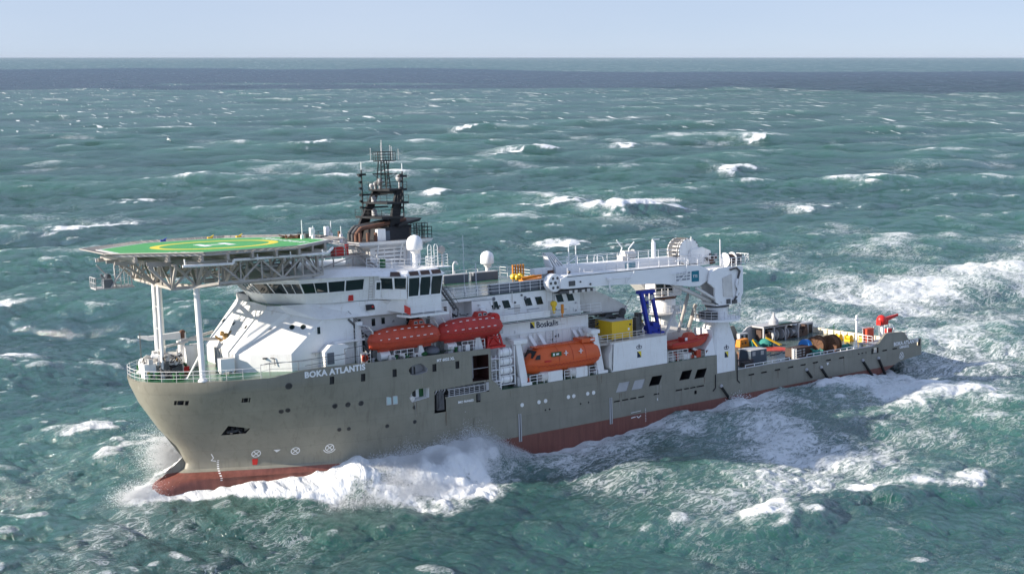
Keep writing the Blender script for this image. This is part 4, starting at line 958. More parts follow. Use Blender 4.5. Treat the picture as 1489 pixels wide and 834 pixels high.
# knuckle crane lying across the foredeck
t = thing('deck_crane', 'small white folded crane lying level across the bow deck, gold-brown cylinder at its elbow', 'deck crane', (6.3, 2.6, 10.75))
build('pedestal', MB().lathe([(.45, 0), (.4, .3), (.36, 2.6), (.5, 2.8), (.5, 3.0)], (0, 0, 0), 'z', 16), 'white', t)
b = build('boom', MB().hexa([(-3.7, -.9, 3.5), (.5, -.3, 3.15), (.5, .3, 3.15), (-3.7, -.4, 3.5), (-3.7, -.9, 3.95), (.5, -.3, 4.0), (.5, .3, 4.0), (-3.7, -.4, 3.95)]), 'white', t)
build('boom_tip', MB().hexa([(-4.7, -1.0, 3.9), (-3.7, -.9, 3.5), (-3.7, -.4, 3.5), (-4.7, -.6, 3.9), (-4.7, -1.0, 4.1), (-3.7, -.9, 4.0), (-3.7, -.4, 4.0), (-4.7, -.6, 4.1)]), 'white', b)
build('lower_arm', MB().bar((0, 0, 3.1), (4.3, -.2, 2.75), .35, .3).tube((-1.9, -.5, 2.6), (.6, -.4, 2.9), .14).tube((0, 0, 2.9), (3.6, 0, 3.6), .16), 'white_worn', t)
build('elbow_cylinder', MB().lathe([(.22, 0), (.22, .9)], (.1, -.35, 3.3), 'z', 10).box(-.15, .35, -.6, -.1, 3.9, 4.1), 'rust', t)
build('hose_bundle', MB().pipe([(3.6, -.6, 3.2), (4.2, -.9, 2.6), (5.0, -1.1, 3.1), (5.5, -1.2, 2.7), (5.2, -1.0, 3.4)], .12).ball((4.6, -1.3, 3.1), .42, 8).ball((5.2, -1.5, 3.4), .34, 8).ball((4.1, -1.5, 3.5), .3, 8), 'brass', t)

def winch(name, label, loc, sc, rot, group):
    t = thing(name, label, 'winch', loc, rot, group)
    build('drum', MB().lathe([(.75, -1.0), (.75, -.9), (.42, -.88), (.42, .88), (.75, .9), (.75, 1.0)], (0, 0, 1.0), 'y', 20).xf(Matrix.Scale(sc, 4)), 'white_worn', t)
    build('frame', MB().box(-.9, .9, -1.3, -1.05, 0, 1.2).box(-.9, .9, 1.05, 1.3, 0, 1.2).box(-1.2, 1.2, -1.3, 1.3, 0, .15).xf(Matrix.Scale(sc, 4)), 'white', t)
    build('motor', MB().lathe([(.35, 1.3), (.35, 2.1), (.2, 2.2)], (0, 0, 1.0), 'y', 14).box(.2, 1.1, 1.3, 1.9, .1, .9).xf(Matrix.Scale(sc, 4)), 'white', t)
    return t
winch('mooring_winch', 'white mooring winch at the very tip of the bow deck', (2.6, .6, 11.0), 1.0, .3, 'mooring winches')
winch('mooring_winch', 'taller white mooring winch raised behind the bow tip beside the twin posts', (4.0, -.9, 12.0), .85, 1.2, 'mooring winches')
winch('mooring_winch', 'mooring winch on the starboard half of the bow deck', (4.2, 3.5, 11.0), 1.0, -.3, 'mooring winches')
build('winch_platform', MB().box(2.9, 5.2, -1.6, 1.8, 10.76, 12.0), 'white_worn', ship)
g = MB().box(1.1, 2.3, -1.7, -.3, 10.76, 12.3)
tag(build('machinery_locker', g, 'white'), 'square white locker standing foremost on the bow deck', 'locker').matrix_world = SHIP
rope = MB()
rr_ = random.Random(5)
for k in range(26):
    a = rr_.uniform(0, 6.3); p = Vector((3.7 + rr_.uniform(-.9, .9), -2.3 + rr_.uniform(-.6, .6), 11.0 + rr_.uniform(0, 2.0)))
    rope.tube(p, p + Vector((.5 * math.cos(a), .5 * math.sin(a), rr_.uniform(-.4, .4))), .09, 5)
for k in range(10):
    p = Vector((3.7 + rr_.uniform(-.9, .9), -2.3 + rr_.uniform(-.6, .6), 10.8)); rope.box(p.x, p.x + .4, p.y, p.y + .4, 10.76, 11.2 + rr_.uniform(0, 1.3))
build('windlass_gear', rope, 'dark_steel', ship)
g = MB()
for k in range(16):
    p = Vector((1.4 + rr_.uniform(0, 3), -1.6 + rr_.uniform(-.8, 1.5), 11.9 + rr_.uniform(0, .9))); build('windlass_cover', MB().box(p.x, p.x + rr_.uniform(.2, .6), p.y, p.y + rr_.uniform(.2, .6), p.z, p.z + rr_.uniform(.2, .7)), 'white_worn', ship)
for k in range(34):
    p = Vector((1.2 + rr_.uniform(0, 3.6), -1.9 + rr_.uniform(0, 1.4), 11.0 + rr_.uniform(0, 1.9))); a_ = rr_.uniform(0, 6.3)
    build('windlass_fitting', MB().tube(p, p + Vector((.45 * math.cos(a_), .3 * math.sin(a_), rr_.uniform(-.3, .4))), rr_.uniform(.05, .16), 7), rr_.choice(['white', 'white_worn', 'rust', 'dark_steel', 'slate', 'brass']), ship)
for x, y, w, h, lab in ((6.9, 1.9, .9, 2.4, 'tall narrow white cabinet on the bow deck left of the plant boxes'), (8.0, 2.6, 1.3, 2.4, 'wider white cabinet beside the foot of the sloped house front')):
    tag(build('deck_cabinet', MB().box(x - w / 2, x + w / 2, y - .4, y + .4, 10.76, 10.76 + h).box(x - w / 2 - .03, x + w / 2 + .03, y - .43, y + .43, 10.76 + h, 10.82 + h), 'white'), lab, 'cabinet').matrix_world = SHIP
tag(build('deck_locker', MB().box(8.2, 9.7, -4.6, -3.4, 10.95, 12.35).box(8.3, 8.5, -4.5, -3.5, 10.76, 10.95).box(9.4, 9.6, -4.5, -3.5, 10.76, 10.95).box(9.715, 9.73, -4.2, -3.7, 11.2, 12.0), 'white_clean'), 'small white box on feet near the helideck leg with the brace', 'locker').matrix_world = SHIP
t = thing('rescue_gear_crate', 'low red crate on the green bow deck with dark green gear heaped on it', 'crate', (5.2, -.1, 10.76))
build('crate', MB().box(-.9, .9, -.4, .4, 0, .55).box(-.95, .95, -.45, .45, .5, .58), 'red', t)
g = MB()
for k in range(9): g.ball((-.7 + k * .17, rr_.uniform(-.2, .2), .72 + rr_.uniform(0, .2)), .17, 6)
build('gear', g, 'ygreen', t)
for i, (x, y) in enumerate(((1.3, -2.6), (3.2, -4.6), (1.6, 3.3))):
    t = build('bollard', MB().lathe([(.2, 0), (.2, .5), (.27, .55), (.27, .65)], (x + .3, y + .5, 10.76), 'z', 12).lathe([(.2, 0), (.2, .5), (.27, .55), (.27, .65)], (x + .9, y + .2, 10.76), 'z', 12).box(x, x + 1.2, y, y + .7, 10.76, 10.82), 'ygreen' if i < 4 else 'black', ship)
build('front_light_post', MB().tube((1.7, 1.6, 12.5), (1.7, 1.6, 15.2), .05), 'dark_steel', ship)

# ================================================================ PORT BOAT DECK (s 22 - 38)
house2 = build('boat_deck_house', MB().box(33.0, 39.0, -7.4, 7.4, 10.72, 14.0), 'white', ship)
sh = MB().box(19.4, 23.0, -8.6, -6.9, 13.2, 13.4)
shelf = build('side_gallery', sh, 'white', ship)
railing([(21.0, -8.55, 13.4), (22.95, -8.55, 13.4), (22.95, -7, 13.4)], shelf, post=1.0)
build('inner_stair', MB().stairs((21.4, -7.6, 15.6), (23.6, -7.6, 13.4), .8, (0, 1, 0), 9).stairs((22.6, -7.6, 12.9), (24.2, -7.6, 10.8), .8, (0, 1, 0), 9), 'dark_steel', house)
for s, z, w_, h_ in ((23.2, 14.9, .35, .8), (24.9, 14.8, .4, .8), (26.1, 14.85, .4, .7), (26.0, 12.4, .4, .6), (23.5, 12.3, .5, 1.6)):
    build('dark_window', MB().box(s - w_ / 2, s + w_ / 2, -6.97, -6.9, z - h_ / 2, z + h_ / 2), 'glass', ship)
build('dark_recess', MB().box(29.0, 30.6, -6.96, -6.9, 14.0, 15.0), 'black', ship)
build('wall_stripe', MB().box(24.5, 33, -6.94, -6.9, 13.72, 13.8), 'navy', ship)
# wall under the upper deck, aft of the wing, with the open garage
g = MB()
g.box(33.0, 34.3, -8.0, -7.8, 12.9, 16.5).box(37.0, 52.6, -8.0, -7.8, 13.0, 16.5).box(34.3, 37.0, -8.0, -7.8, 12.9, 14.35).box(34.3, 37.0, -8.0, -7.8, 16.15, 16.5)
g.box(34.3, 37, -6.2, -6.1, 14.35, 16.15).box(34.2, 34.3, -7.8, -6.1, 14.3, 16.2).box(37.0, 37.1, -7.8, -6.1, 14.3, 16.2).box(34.3, 37, -7.8, -6.1, 14.3, 14.35)
g.box(33, 52.6, 7.8, 10.4, 6, 16.5).box(52.5, 52.6, -7.8, 7.8, 6, 16.5).box(38.8, 39.0, -7.5, 8, 6, 14)
g.box(31.4, 33.0, -8.05, -6.0, 12.9, 17.3)
upper = build('upper_house', g, 'white', ship, 'long white upper house with slanted windows')
g = MB()
for k in range(14): x = 34.5 + rr_.uniform(0, 2.2); g.tube((x, -7.6, 14.4 + rr_.uniform(0, .3)), (x + rr_.uniform(-.6, .6), -7.2, 14.45 + rr_.uniform(0, .5)), .05, 5)
build('stowed_ropes', g, 'black', upper)
build('garage_frame', MB().box(34.15, 34.3, -8.06, -8.0, 14.3, 16.3).box(37.0, 37.15, -8.06, -8.0, 14.3, 16.3).box(34.15, 37.15, -8.06, -8.0, 16.15, 16.3), 'white_clean', upper)
build('door_window', MB().box(33.3, 33.65, -8.05, -8.0, 15.0, 15.8), 'brown', upper)
for s in (40.15, 41.75, 44.85, 46.45, 49.5, 51.1): win_port(s, -8.0, 15.3, .95, .95, upper, .16)
build('upper_deck', MB().prism([(31.4, -8.05, 16.5), (52.7, -8.05, 16.5), (52.7, 10.4, 16.5), (31.4, 10.4, 16.5)], (0, 0, .12)), 'deckgrey', ship, 'wet green-grey upper deck')
build('deck_stripe', MB().box(38, 50.5, 5.0, 6.1, 16.622, 16.63), 'deck', ship)
railing([(31.6, -8.0, 16.62), (39.4, -8.0, 16.62), (52.6, -8.0, 16.62)], h=1.2, post=1.45, r=.035)
railing([(33, 10.2, 16.62), (52.6, 10.2, 16.62), (52.6, -3, 16.62)], h=1.2, post=1.8, r=.035)
# grey lockers
for i, (x0, x1, y0, y1) in enumerate(((39.9, 42.4, -7.8, -7.0), (42.5, 44.6, -7.8, -7.0), (44.7, 46.6, -7.8, -7.0), (46.7, 48.6, -7.8, -7.0), (41.6, 45.3, 6.4, 7.5), (46.2, 50.0, 6.6, 7.7))):
    lab = ['grey deck locker at the forward end of the row along the upper deck railing', 'second grey deck locker of the row along the upper deck railing', 'third grey deck locker of the row along the upper deck railing', 'last grey deck locker of the row, next to the round crane head',
           'long grey locker at the far edge of the upper deck, nearer the wheelhouse', 'long grey locker at the far edge of the upper deck, beside the white radome'][i]
    t = thing('deck_locker', lab, 'locker', ((x0 + x1) / 2, (y0 + y1) / 2, 16.64), 0, 'grey lockers on the upper deck'); w, d = (x1 - x0) / 2, (y1 - y0) / 2
    build('body', MB().box(-w, w, -d, d, 0, 1.0), 'cargo_grey', t, smooth=False); build('lid', MB().box(-w - .03, w + .03, -d - .03, d + .03, 1.0, 1.08), 'lightgrey', t, smooth=False)
build('vent_post', MB().pipe([(43.9, 7.9, 16.6), (43.9, 7.9, 18.9), (44.1, 7.9, 19.2), (44.4, 7.9, 19.2), (44.6, 7.9, 18.9)], .1, 8), 'white_clean', ship)
radome(49.6, 8.6, 16.62, 18.55, 20.3, .92, label='white radome on a short pillar, at the far edge of the upper deck')
build('whip_antenna', MB().tube((38.8, -3.5, 16.6), (38.8, -3.5, 23.5), .03, 5).tube((38.8, -3.5, 16.6), (38.8, -3.5, 17.4), .09, 6).tube((41.0, -2.6, 16.6), (41.0, -2.6, 19.9), .05, 5), 'white_clean', ship)
# gear lying on the upper deck: yellow and orange slings, rusty posts
g = MB()
for k in range(5): g.tube((51.2 + k * .35, 4.8 - k * .1, 16.65), (51.2 + k * .35, 4.8 - k * .1, 18.5), .13, 8)
tag(build('pipe_bundle', g, 'orange'), 'upright bundle of orange-brown pipes at the far upper deck railing', 'pipes').matrix_world = SHIP
g = MB()
for k in range(14): g.ball((50.4 + rr_.uniform(-1, 1), 2.6 + rr_.uniform(-.5, .5), 16.9 + rr_.uniform(0, .35)), rr_.uniform(.2, .42), 8)
tag(build('rope_heap', g, 'yellow'), 'bright yellow rope heap beside the orange-brown pipes on the upper deck', 'rope').matrix_world = SHIP
g = MB().hexa([(49.3, -.8, 16.64), (52.3, -1.8, 16.64), (52.3, -.4, 16.64), (49.3, .6, 16.64), (49.3, -.8, 17.0), (52.3, -1.8, 17.2), (52.3, -.4, 17.2), (49.3, .6, 17.0)]).tube((49, -.5, 17.2), (52.2, -1.2, 17.6), .2, 8)
tag(build('spreader_beam', g, 'orange'), 'flat orange-yellow lifting beam lying near the crane head', 'lifting beam').matrix_world = SHIP

# walkway one deck down, lower wall with the company sign
g = MB().box(38.9, 55.3, -8.9, -7.8, 13.0, 13.15)
wk = build('side_walkway', g, 'white', ship)
build('deck_edge_stripe', MB().box(38.9, 55.3, -8.93, -8.9, 13.05, 13.13), 'dkbrown', wk)
railing([(38.9, -8.85, 13.15), (50.4, -8.85, 13.15), (55.2, -8.85, 13.15)], wk, h=1.15, n=3, post=1.9)
build('green_footway', MB().box(39.5, 54, -8.6, -8.0, 13.151, 13.16), 'deck', wk)
build('low_screen', MB().box(39.4, 47.5, -8.8, -8.74, 13.3, 14.1), 'white', wk)
lw = build('lower_wall', MB().box(38.9, 53.8, -8.0, -7.8, 5.87, 13.0).box(53.7, 53.8, -7.8, -2, 5.87, 13.0), 'white', ship, 'white wall with ribs behind the orange lifeboat')
rb_ = MB()
for k in range(10): x = 41 + k * 1.25; rb_.box(x, x + .07, -8.12, -8.0, 6.2, 11.4)
rb_.box(39.5, 53.5, -8.1, -8.0, 11.5, 11.6); rb_.box(39.5, 53.5, -8.1, -8.0, 9.2, 9.27)
rb_.ladder((43.3, -8.2, 9.2), (43.2, -8.2, 11.5), .5, (1, 0, 0), .04).ladder((47.6, -8.2, 8.5), (47.7, -8.2, 11.6), .7, (1, 0, 0), .05).ladder((48.6, -8.2, 8.5), (48.7, -8.2, 11.6), .5, (1, 0, 0), .05)
build('wall_ribs', rb_, 'white_clean', lw)
for s, m in ((44.6, 'white_clean'), (46.0, 'white_clean'), (51.1, 'white_clean'), (52.0, 'white_clean')):
    build('stowed_board', MB().hexa([(s, -8.15, 11.2), (s + .5, -8.15, 11.2), (s + 1.0, -8.7, 9.9), (s + .5, -8.7, 9.9), (s, -8.25, 11.2), (s + .5, -8.25, 11.2), (s + 1.0, -8.8, 9.9), (s + .5, -8.8, 9.9)]), m, lw)
sg_ = build('company_sign', text_mb('Boskalis', 1.02, (45.95, -8.02, 12.02), (1, 0, .0), (0, 0, 1), .04, 1.0, .012), 'navy', lw, 'dark Boskalis lettering with a yellow and navy square')
def logo(s, y, z, w, par, crown=False):
    lg = build('logo_square', MB().box(s - w / 2, s + w / 2, y - .03, y, z - w * .62, z + w * .62), 'navy', par, smooth=False)
    pts = [(s - w / 2, z + w * .62), (s + w / 2, z + w * .62), (s + w / 2, z - w * .62)] + [(s + w / 2 - w * (i / 8) ** 1.35, z - w * .62 + w * 1.24 * (i / 8) ** .75) for i in range(1, 8)]
    pts = [(s - w / 2, z + w * .62)] + [(s - w / 2 + w * (i / 8) ** 1.0, z + w * .62 - w * 1.24 * (i / 8) ** 1.5) for i in range(1, 9)] + [(s + w / 2, z + w * .62)]
    build('logo_yellow', MB().prism([(a, y - .03, b) for a, b in pts], (0, -.012, 0)), 'mark_yellow', lg, smooth=False)
    if crown:
        zc = z + w * .62 + .3
        g = MB()
        g.box(s - .3, s + .3, y - .03, y, zc, zc + .07)
        for k in (-1, 1):
            for i in range(8):
                a0, a1 = math.pi * i / 8, math.pi * (i + 1) / 8
                g.bar((s + k * .24 + .17 * math.cos(a0), y - .02, zc + .22 + .18 * math.sin(a0)), (s + k * .24 + .17 * math.cos(a1), y - .02, zc + .22 + .18 * math.sin(a1)), .05)
            g.bar((s + k * .41, y - .02, zc + .25), (s + k * .3, y - .02, zc + .05), .05)
        g.bar((s, y - .02, zc), (s, y - .02, zc + .62), .05).bar((s - .1, y - .02, zc + .5), (s + .1, y - .02, zc + .5), .05)
        build('crown_emblem', g, 'navy', lg, smooth=False)
    return lg
logo(45.4, -8.0, 12.4, .62, lw)
# slanting grey-white buttress at the after end of the upper house
build('sloping_casing', MB().prism([(52.7, -7.0, 16.6), (53.8, -7.0, 16.4), (57.5, -7.0, 14.9), (61.0, -7.0, 13.1), (60.4, -7.0, 12.1), (55.8, -7.0, 12.8), (52.7, -7.0, 13.4)], (0, 2.2, 0)), 'white_worn', ship, 'sloping casing behind the yellow container')
g = MB()
for k in range(36):
    x, y, z = 54 + rr_.uniform(0, 5.5), -7.5 + rr_.uniform(0, 4), 10 + rr_.uniform(0, 2.6); g.box(x, x + rr_.uniform(.2, 1.3), y, y + .4, z, z + rr_.uniform(.1, .6))
for k in range(10): z = 10.5 + k * .25; g.tube((54, -7.6 + rr_.uniform(0, 1), z), (60, -7.4, z + rr_.uniform(-.2, .2)), .07, 6)
g.lathe([(.5, 0), (.5, .4)], (60.0, -7.2, 12.5), 'y', 14)
build('deck_machinery', g, 'dark_steel', ship)
build('machinery_foundation', MB().box(53.9, 72.0, -7.0, 7.0, 5.87, 8.9), 'white_worn', ship)

# ================================================================ PORT LIFEBOATS
def sect(w, zk, zs, zt, s, n=7, keel=.1):
    """half-section points: keel -> chine -> sheer -> canopy top"""
    pts = [(0.0, zk), (w * .45, zk + .12 * (zs - zk)), (w * .82, zk + .5 * (zs - zk)), (w, zs)]
    for i in range(1, n): a = math.pi / 2 * i / n; pts.append((w * math.cos(a) ** .75, zs + (zt - zs) * math.sin(a) ** .9))
    pts.append((0.0, zt))
    L_ = [(s, -y, z) for y, z in pts]; R_ = [(s, y, z) for y, z in pts[-2:0:-1]]
    return L_ + R_
def lifeboat(name, label, loc, group, mat, L=8.3, cupola=True, style=0):
    t = thing(name, label, 'lifeboat', loc, 0, group)
    if style == 0:
        st = [(0, .30, .28, 1.12, 1.5), (.25, .62, .2, 1.11, 1.8), (.9, 1.02, .1, 1.1, 2.15), (2.0, 1.3, .03, 1.08, 2.4), (3.4, 1.42, 0, 1.08, 2.5), (5.0, 1.42, 0, 1.08, 2.5), (6.6, 1.35, .05, 1.1, 2.45), (7.6, 1.2, .12, 1.12, 2.3), (8.1, 1.0, .2, 1.15, 2.0), (8.3, .8, .35, 1.17, 1.7)]
    else:
        st = [(0, .12, .55, 1.35, 1.5), (.4, .6, .3, 1.32, 1.75), (1.0, 1.0, .15, 1.3, 2.3), (1.6, 1.3, .08, 1.3, 3.0), (2.4, 1.5, .04, 1.28, 3.25), (4.0, 1.6, 0, 1.27, 3.25), (6.5, 1.6, 0, 1.27, 3.25), (8.6, 1.55, .05, 1.3, 3.2), (9.9, 1.4, .15, 1.32, 3.1), (10.4, 1.25, .3, 1.35, 2.9), (10.6, 1.1, .5, 1.37, 2.5)]
    bt = build('boat_hull', MB().loft([sect(w, zk, zs, zt, s * L / st[-1][0]) for s, w, zk, zs, zt in st]), mat, t, angle=50)
    # fender belt
    for sg in (-1, 1):
        g = MB()
        P_ = [(s * L / st[-1][0], sg * (w + .03), zs) for s, w, zk, zs, zt in st]
        for a, b in zip(P_, P_[1:]): g.tube(a, b, .07, 6)
        build('fender_belt', g, mat, bt)
        lp = MB()
        for k in range(int(L * 2)):
            x = .9 + k * .5
            if x > L - .6: break
            w = float(np.interp(x, [q[0] * L / st[-1][0] for q in st], [q[1] for q in st])); zz = float(np.interp(x, [q[0] * L / st[-1][0] for q in st], [q[3] for q in st]))
            for j in range(5):
                a = j / 5; b = (j + 1) / 5; lp.tube((x + a * .5, sg * (w + .1), zz - .02 - .28 * math.sin(math.pi * a)), (x + b * .5, sg * (w + .1), zz - .02 - .28 * math.sin(math.pi * b)), .022, 4)
        build('grab_line', lp, 'boatorange2' if style == 0 else 'boatred', bt)
    # reflective tape dashes
    tp = MB()
    S_ = [q[0] * L / st[-1][0] for q in st]
    for k in range(8):
        x = .9 + k * (L - 1.6) / 8
        for frac in ((.62, .12) if style == 0 else (.5,)):
            w = float(np.interp(x, S_, [q[1] for q in st])); zs = float(np.interp(x, S_, [q[3] for q in st])); zt = float(np.interp(x, S_, [q[4] for q in st]))
            a = math.pi / 2 * frac; yy = w * math.cos(a) ** .75; zz = zs + (zt - zs) * math.sin(a) ** .9
            if style == 0: tp.box(x, x + .34, -yy - .05, -yy + .03, zz - .03, zz + .05)
    if tp.v: build('reflective_tape', tp, 'mark_white', bt)
    sm = MB()
    for x in ((3.1, 4.9) if style == 0 else (4.3, 6.3, 8.2)):
        x = x * L / st[-1][0]
        w = float(np.interp(x, S_, [q[1] for q in st])); zs = float(np.interp(x, S_, [q[3] for q in st])); zt = float(np.interp(x, S_, [q[4] for q in st]))
        pr = [(x, -w * math.cos(a) ** .75 - .015, zs + (zt - zs) * math.sin(a) ** .9 + .01) for a in np.linspace(.05, 1.4, 8)]
        for a, b in zip(pr, pr[1:]): sm.tube(a, b, .03, 4)
    build('canopy_seam', sm, 'boatorange2', bt)
    if cupola and style == 0:
        x = L * .70
        c = build('steering_cupola', MB().hexa([(x - .85, -.55, 2.35), (x + .85, -.55, 2.35), (x + .85, .55, 2.35), (x - .85, .55, 2.35), (x - .55, -.42, 3.0), (x + .6, -.42, 3.0), (x + .6, .42, 3.0), (x - .55, .42, 3.0)]), mat, bt)
        for dx in (-.33, .33):
            build('window', MB().prism([(x + dx - .25, -.555, 2.58), (x + dx + .25, -.555, 2.58), (x + dx + .18, -.49, 2.88), (x + dx - .18, -.49, 2.88)], (0, -.03, 0)), 'lightgrey', bt)
        build('cupola_window', MB().box(x - .5, x - .17, -.58, -.54, 2.62, 2.8).box(x + .17, x + .5, -.58, -.54, 2.62, 2.8), 'black', bt)
        build('keel', MB().box(1.0, L - .8, -.08, .08, -.12, .1), mat, bt)
    return t
lifeboat('lifeboat', 'red-orange enclosed lifeboat hanging directly below the bridge wing, forward one of the two', (22.9, -9.7, 12.0), 'lifeboats high on the port side', 'boatorange2', 8.4)
lifeboat('lifeboat', 'deeper red enclosed lifeboat hanging beside the red winch frame, after one of the two', (31.2, -9.7, 12.05), 'lifeboats high on the port side', 'boatred', 8.4)

big = lifeboat('large_lifeboat', 'big bright orange lifeboat with raked bow window, slung low between two white davits', (42.6, -9.6, 6.75), None, 'boatorange', 10.9, False, 1)

bt = [c for c in big.children][0]
build('bow_window', MB().hexa([(.98, -.85, 2.15), (.98, .85, 2.15), (1.55, .95, 2.95), (1.55, -.95, 2.95), (1.03, -.85, 2.12), (1.03, .85, 2.12), (1.6, .95, 2.92), (1.6, -.95, 2.92)]), 'black', bt)
build('side_window', MB().prism([(1.15, -1.22, 2.0), (1.75, -1.42, 2.0), (1.85, -1.3, 2.55), (1.45, -1.18, 2.45)], (0, -.05, 0)), 'black', bt)
build('roof_hatch', MB().box(8.3, 10.3, -.9, .9, 3.15, 3.62).box(1.6, 8.3, -.5, .5, 3.2, 3.32), 'boatorange', bt)
build('hatch_label', MB().box(9.6, 10.2, -.93, -.9, 3.35, 3.5), 'mark_white', bt)
gs = build('green_sign', MB().box(3.3, 4.7, -1.66, -1.5, 2.15, 2.65), 'ygreen', bt, smooth=False)
build('sign_figure', MB().box(3.45, 3.7, -1.68, -1.66, 2.25, 2.55).box(3.9, 4.3, -1.68, -1.66, 2.3, 2.5), 'mark_white', gs, smooth=False)
for x in (5.4, 7.6): build('white_cross', MB().box(x - .28, x + .28, -1.66, -1.5, 2.33, 2.4).box(x - .035, x + .035, -1.66, -1.5, 2.08, 2.65), 'mark_white', bt, smooth=False)
build('purple_strip', MB().box(2.35, 3.2, -1.66, -1.45, 1.6, 1.75), 'red', bt)
build('railing', MB().rail([(1.8, -.7, 3.3), (8.2, -.7, 3.3)], .25, 1, .9, .03), 'boatorange2', bt)

# davits
def davit(x, parent=ship):
    g = MB().hexa([(x - .55, -8.6, 10.72), (x + .1, -8.6, 10.72), (x + .1, -8.1, 10.72), (x - .55, -8.1, 10.72), (x - .45, -8.4, 15.2), (x + .05, -8.4, 15.2), (x + .05, -8.0, 15.2), (x - .45, -8.0, 15.2)])
    g.hexa([(x - .45, -8.4, 14.9), (x + .3, -8.4, 14.9), (x + .3, -8.1, 14.9), (x - .45, -8.1, 14.9), (x + .4, -9.7, 14.75), (x + .75, -9.7, 14.7), (x + .75, -9.4, 14.7), (x + .4, -9.4, 14.75)]).box(x - .45, x + .25, -8.45, -8.0, 14.85, 15.25)
    g.tube((x - .2, -8.9, 10.75), (x - .2, -8.5, 13.2), .09)
    d = build('davit', g, 'white', parent); build('fall_block', MB().pipe([(x + .4, -9.5, 14.8), (x + .8, -9.7, 14.2), (x + .9, -9.7, 13.6)], .1), 'white_worn', d); return d
for x in (22.6, 30.6, 31.7, 38.4): davit(x)
for x0 in (24.2, 32.6):
    g = MB().lathe([(.55, -.1), (.55, 0), (.5, .05), (.5, .9), (.55, .95), (.55, 1.05)], (x0, -9.6, 11.4), 'x', 18)
    tag(build('davit_winch', g, 'white_clean'), 'white drum winch under the ' + ('forward' if x0 < 30 else 'after') + ' red lifeboat', 'winch', 'lifeboat winches').matrix_world = SHIP
for x, y in ((26.3, -9.9), (27.4, -9.8), (28.9, -9.2)):
    pass
for x in (26.0, 27.2, 29.4): build('green_mooring_gear', MB().ball((x, -9.9, 11.1), .5, 10, .6), 'ygreen', ship)
tag(build('grey_tarpaulin', MB().ball((30.6, -9.6, 11.25), .95, 14, .6), 'cargo_grey'), 'rounded grey tarpaulin bundle between the two red lifeboats', 'tarpaulin').matrix_world = SHIP
for a, b in ((25.6, 28.0), (34.2, 37.2)): build('boat_access_railing', MB().rail([(a, -10.3, 10.74), (b, -10.3, 10.74)], 1.2, 3, .7, .04), 'white_clean', ship)
build('boat_cradle', MB().hexa([(28.6, -10.2, 10.74), (29.6, -10.2, 10.74), (29.6, -8.9, 10.74), (28.6, -8.9, 10.74), (28.8, -10.1, 12.1), (29.2, -10.1, 12.1), (29.2, -9.1, 12.1), (28.8, -9.1, 12.1)]).hexa([(35.9, -10.2, 10.74), (37.1, -10.2, 10.74), (37.1, -8.9, 10.74), (35.9, -8.9, 10.74), (36.2, -10.1, 12.3), (36.7, -10.1, 12.3), (36.7, -9.1, 12.3), (36.2, -9.1, 12.3)]), 'white', ship)
build('hose_rack', MB().box(21.6, 22.3, -10.5, -10.2, 10.9, 12.2).ladder((22.35, -10.6, 10.7), (22.35, -10.6, 12.4), .5, (1, 0, 0), .04), 'white_worn', ship)
build('pink_lifebuoy', MB().lathe([(.33, -.08), (.42, 0), (.33, .08), (.25, 0), (.33, -.08)], (21.95, -10.6, 11.6), 'y', 16), 'boatorange2', ship)
# red winch frame abaft the second lifeboat
t = thing('red_rescue_davit', 'bright red winch frame standing at the step between the lifeboats and the raft rack', 'davit', (38.6, -9.6, 10.72))
build('frame', MB().box(-1.3, 1.3, -.9, .9, 0, .25).bar((-1.0, -.7, .2), (-.3, 0, 3.2), .2).bar((1.0, -.7, .2), (.5, 0, 3.2), .2).bar((-1.0, .7, .2), (-.3, 0, 3.2), .2).bar((1.0, .7, .2), (.5, 0, 3.2), .2).bar((-.8, -.6, 1.3), (.8, -.6, 1.3), .14).bar((-.8, -.6, .3), (.8, -.6, 2.2), .12).bar((.8, -.6, .3), (-.8, -.6, 2.2), .12).box(-.7, .7, -.5, .5, .3, 1.1), 'red', t)
build('winch_head', MB().lathe([(.62, -.5), (.62, .5)], (.3, 0, 3.4), 'y', 18).lathe([(.35, -.9), (.35, -.5)], (.3, 0, 3.4), 'y', 12).box(-.9, .4, -.3, .3, 3.0, 3.5), 'red', t)
build('control_box', MB().box(.55, 1.0, -.95, -.6, 1.6, 2.2), 'lightgrey', t)

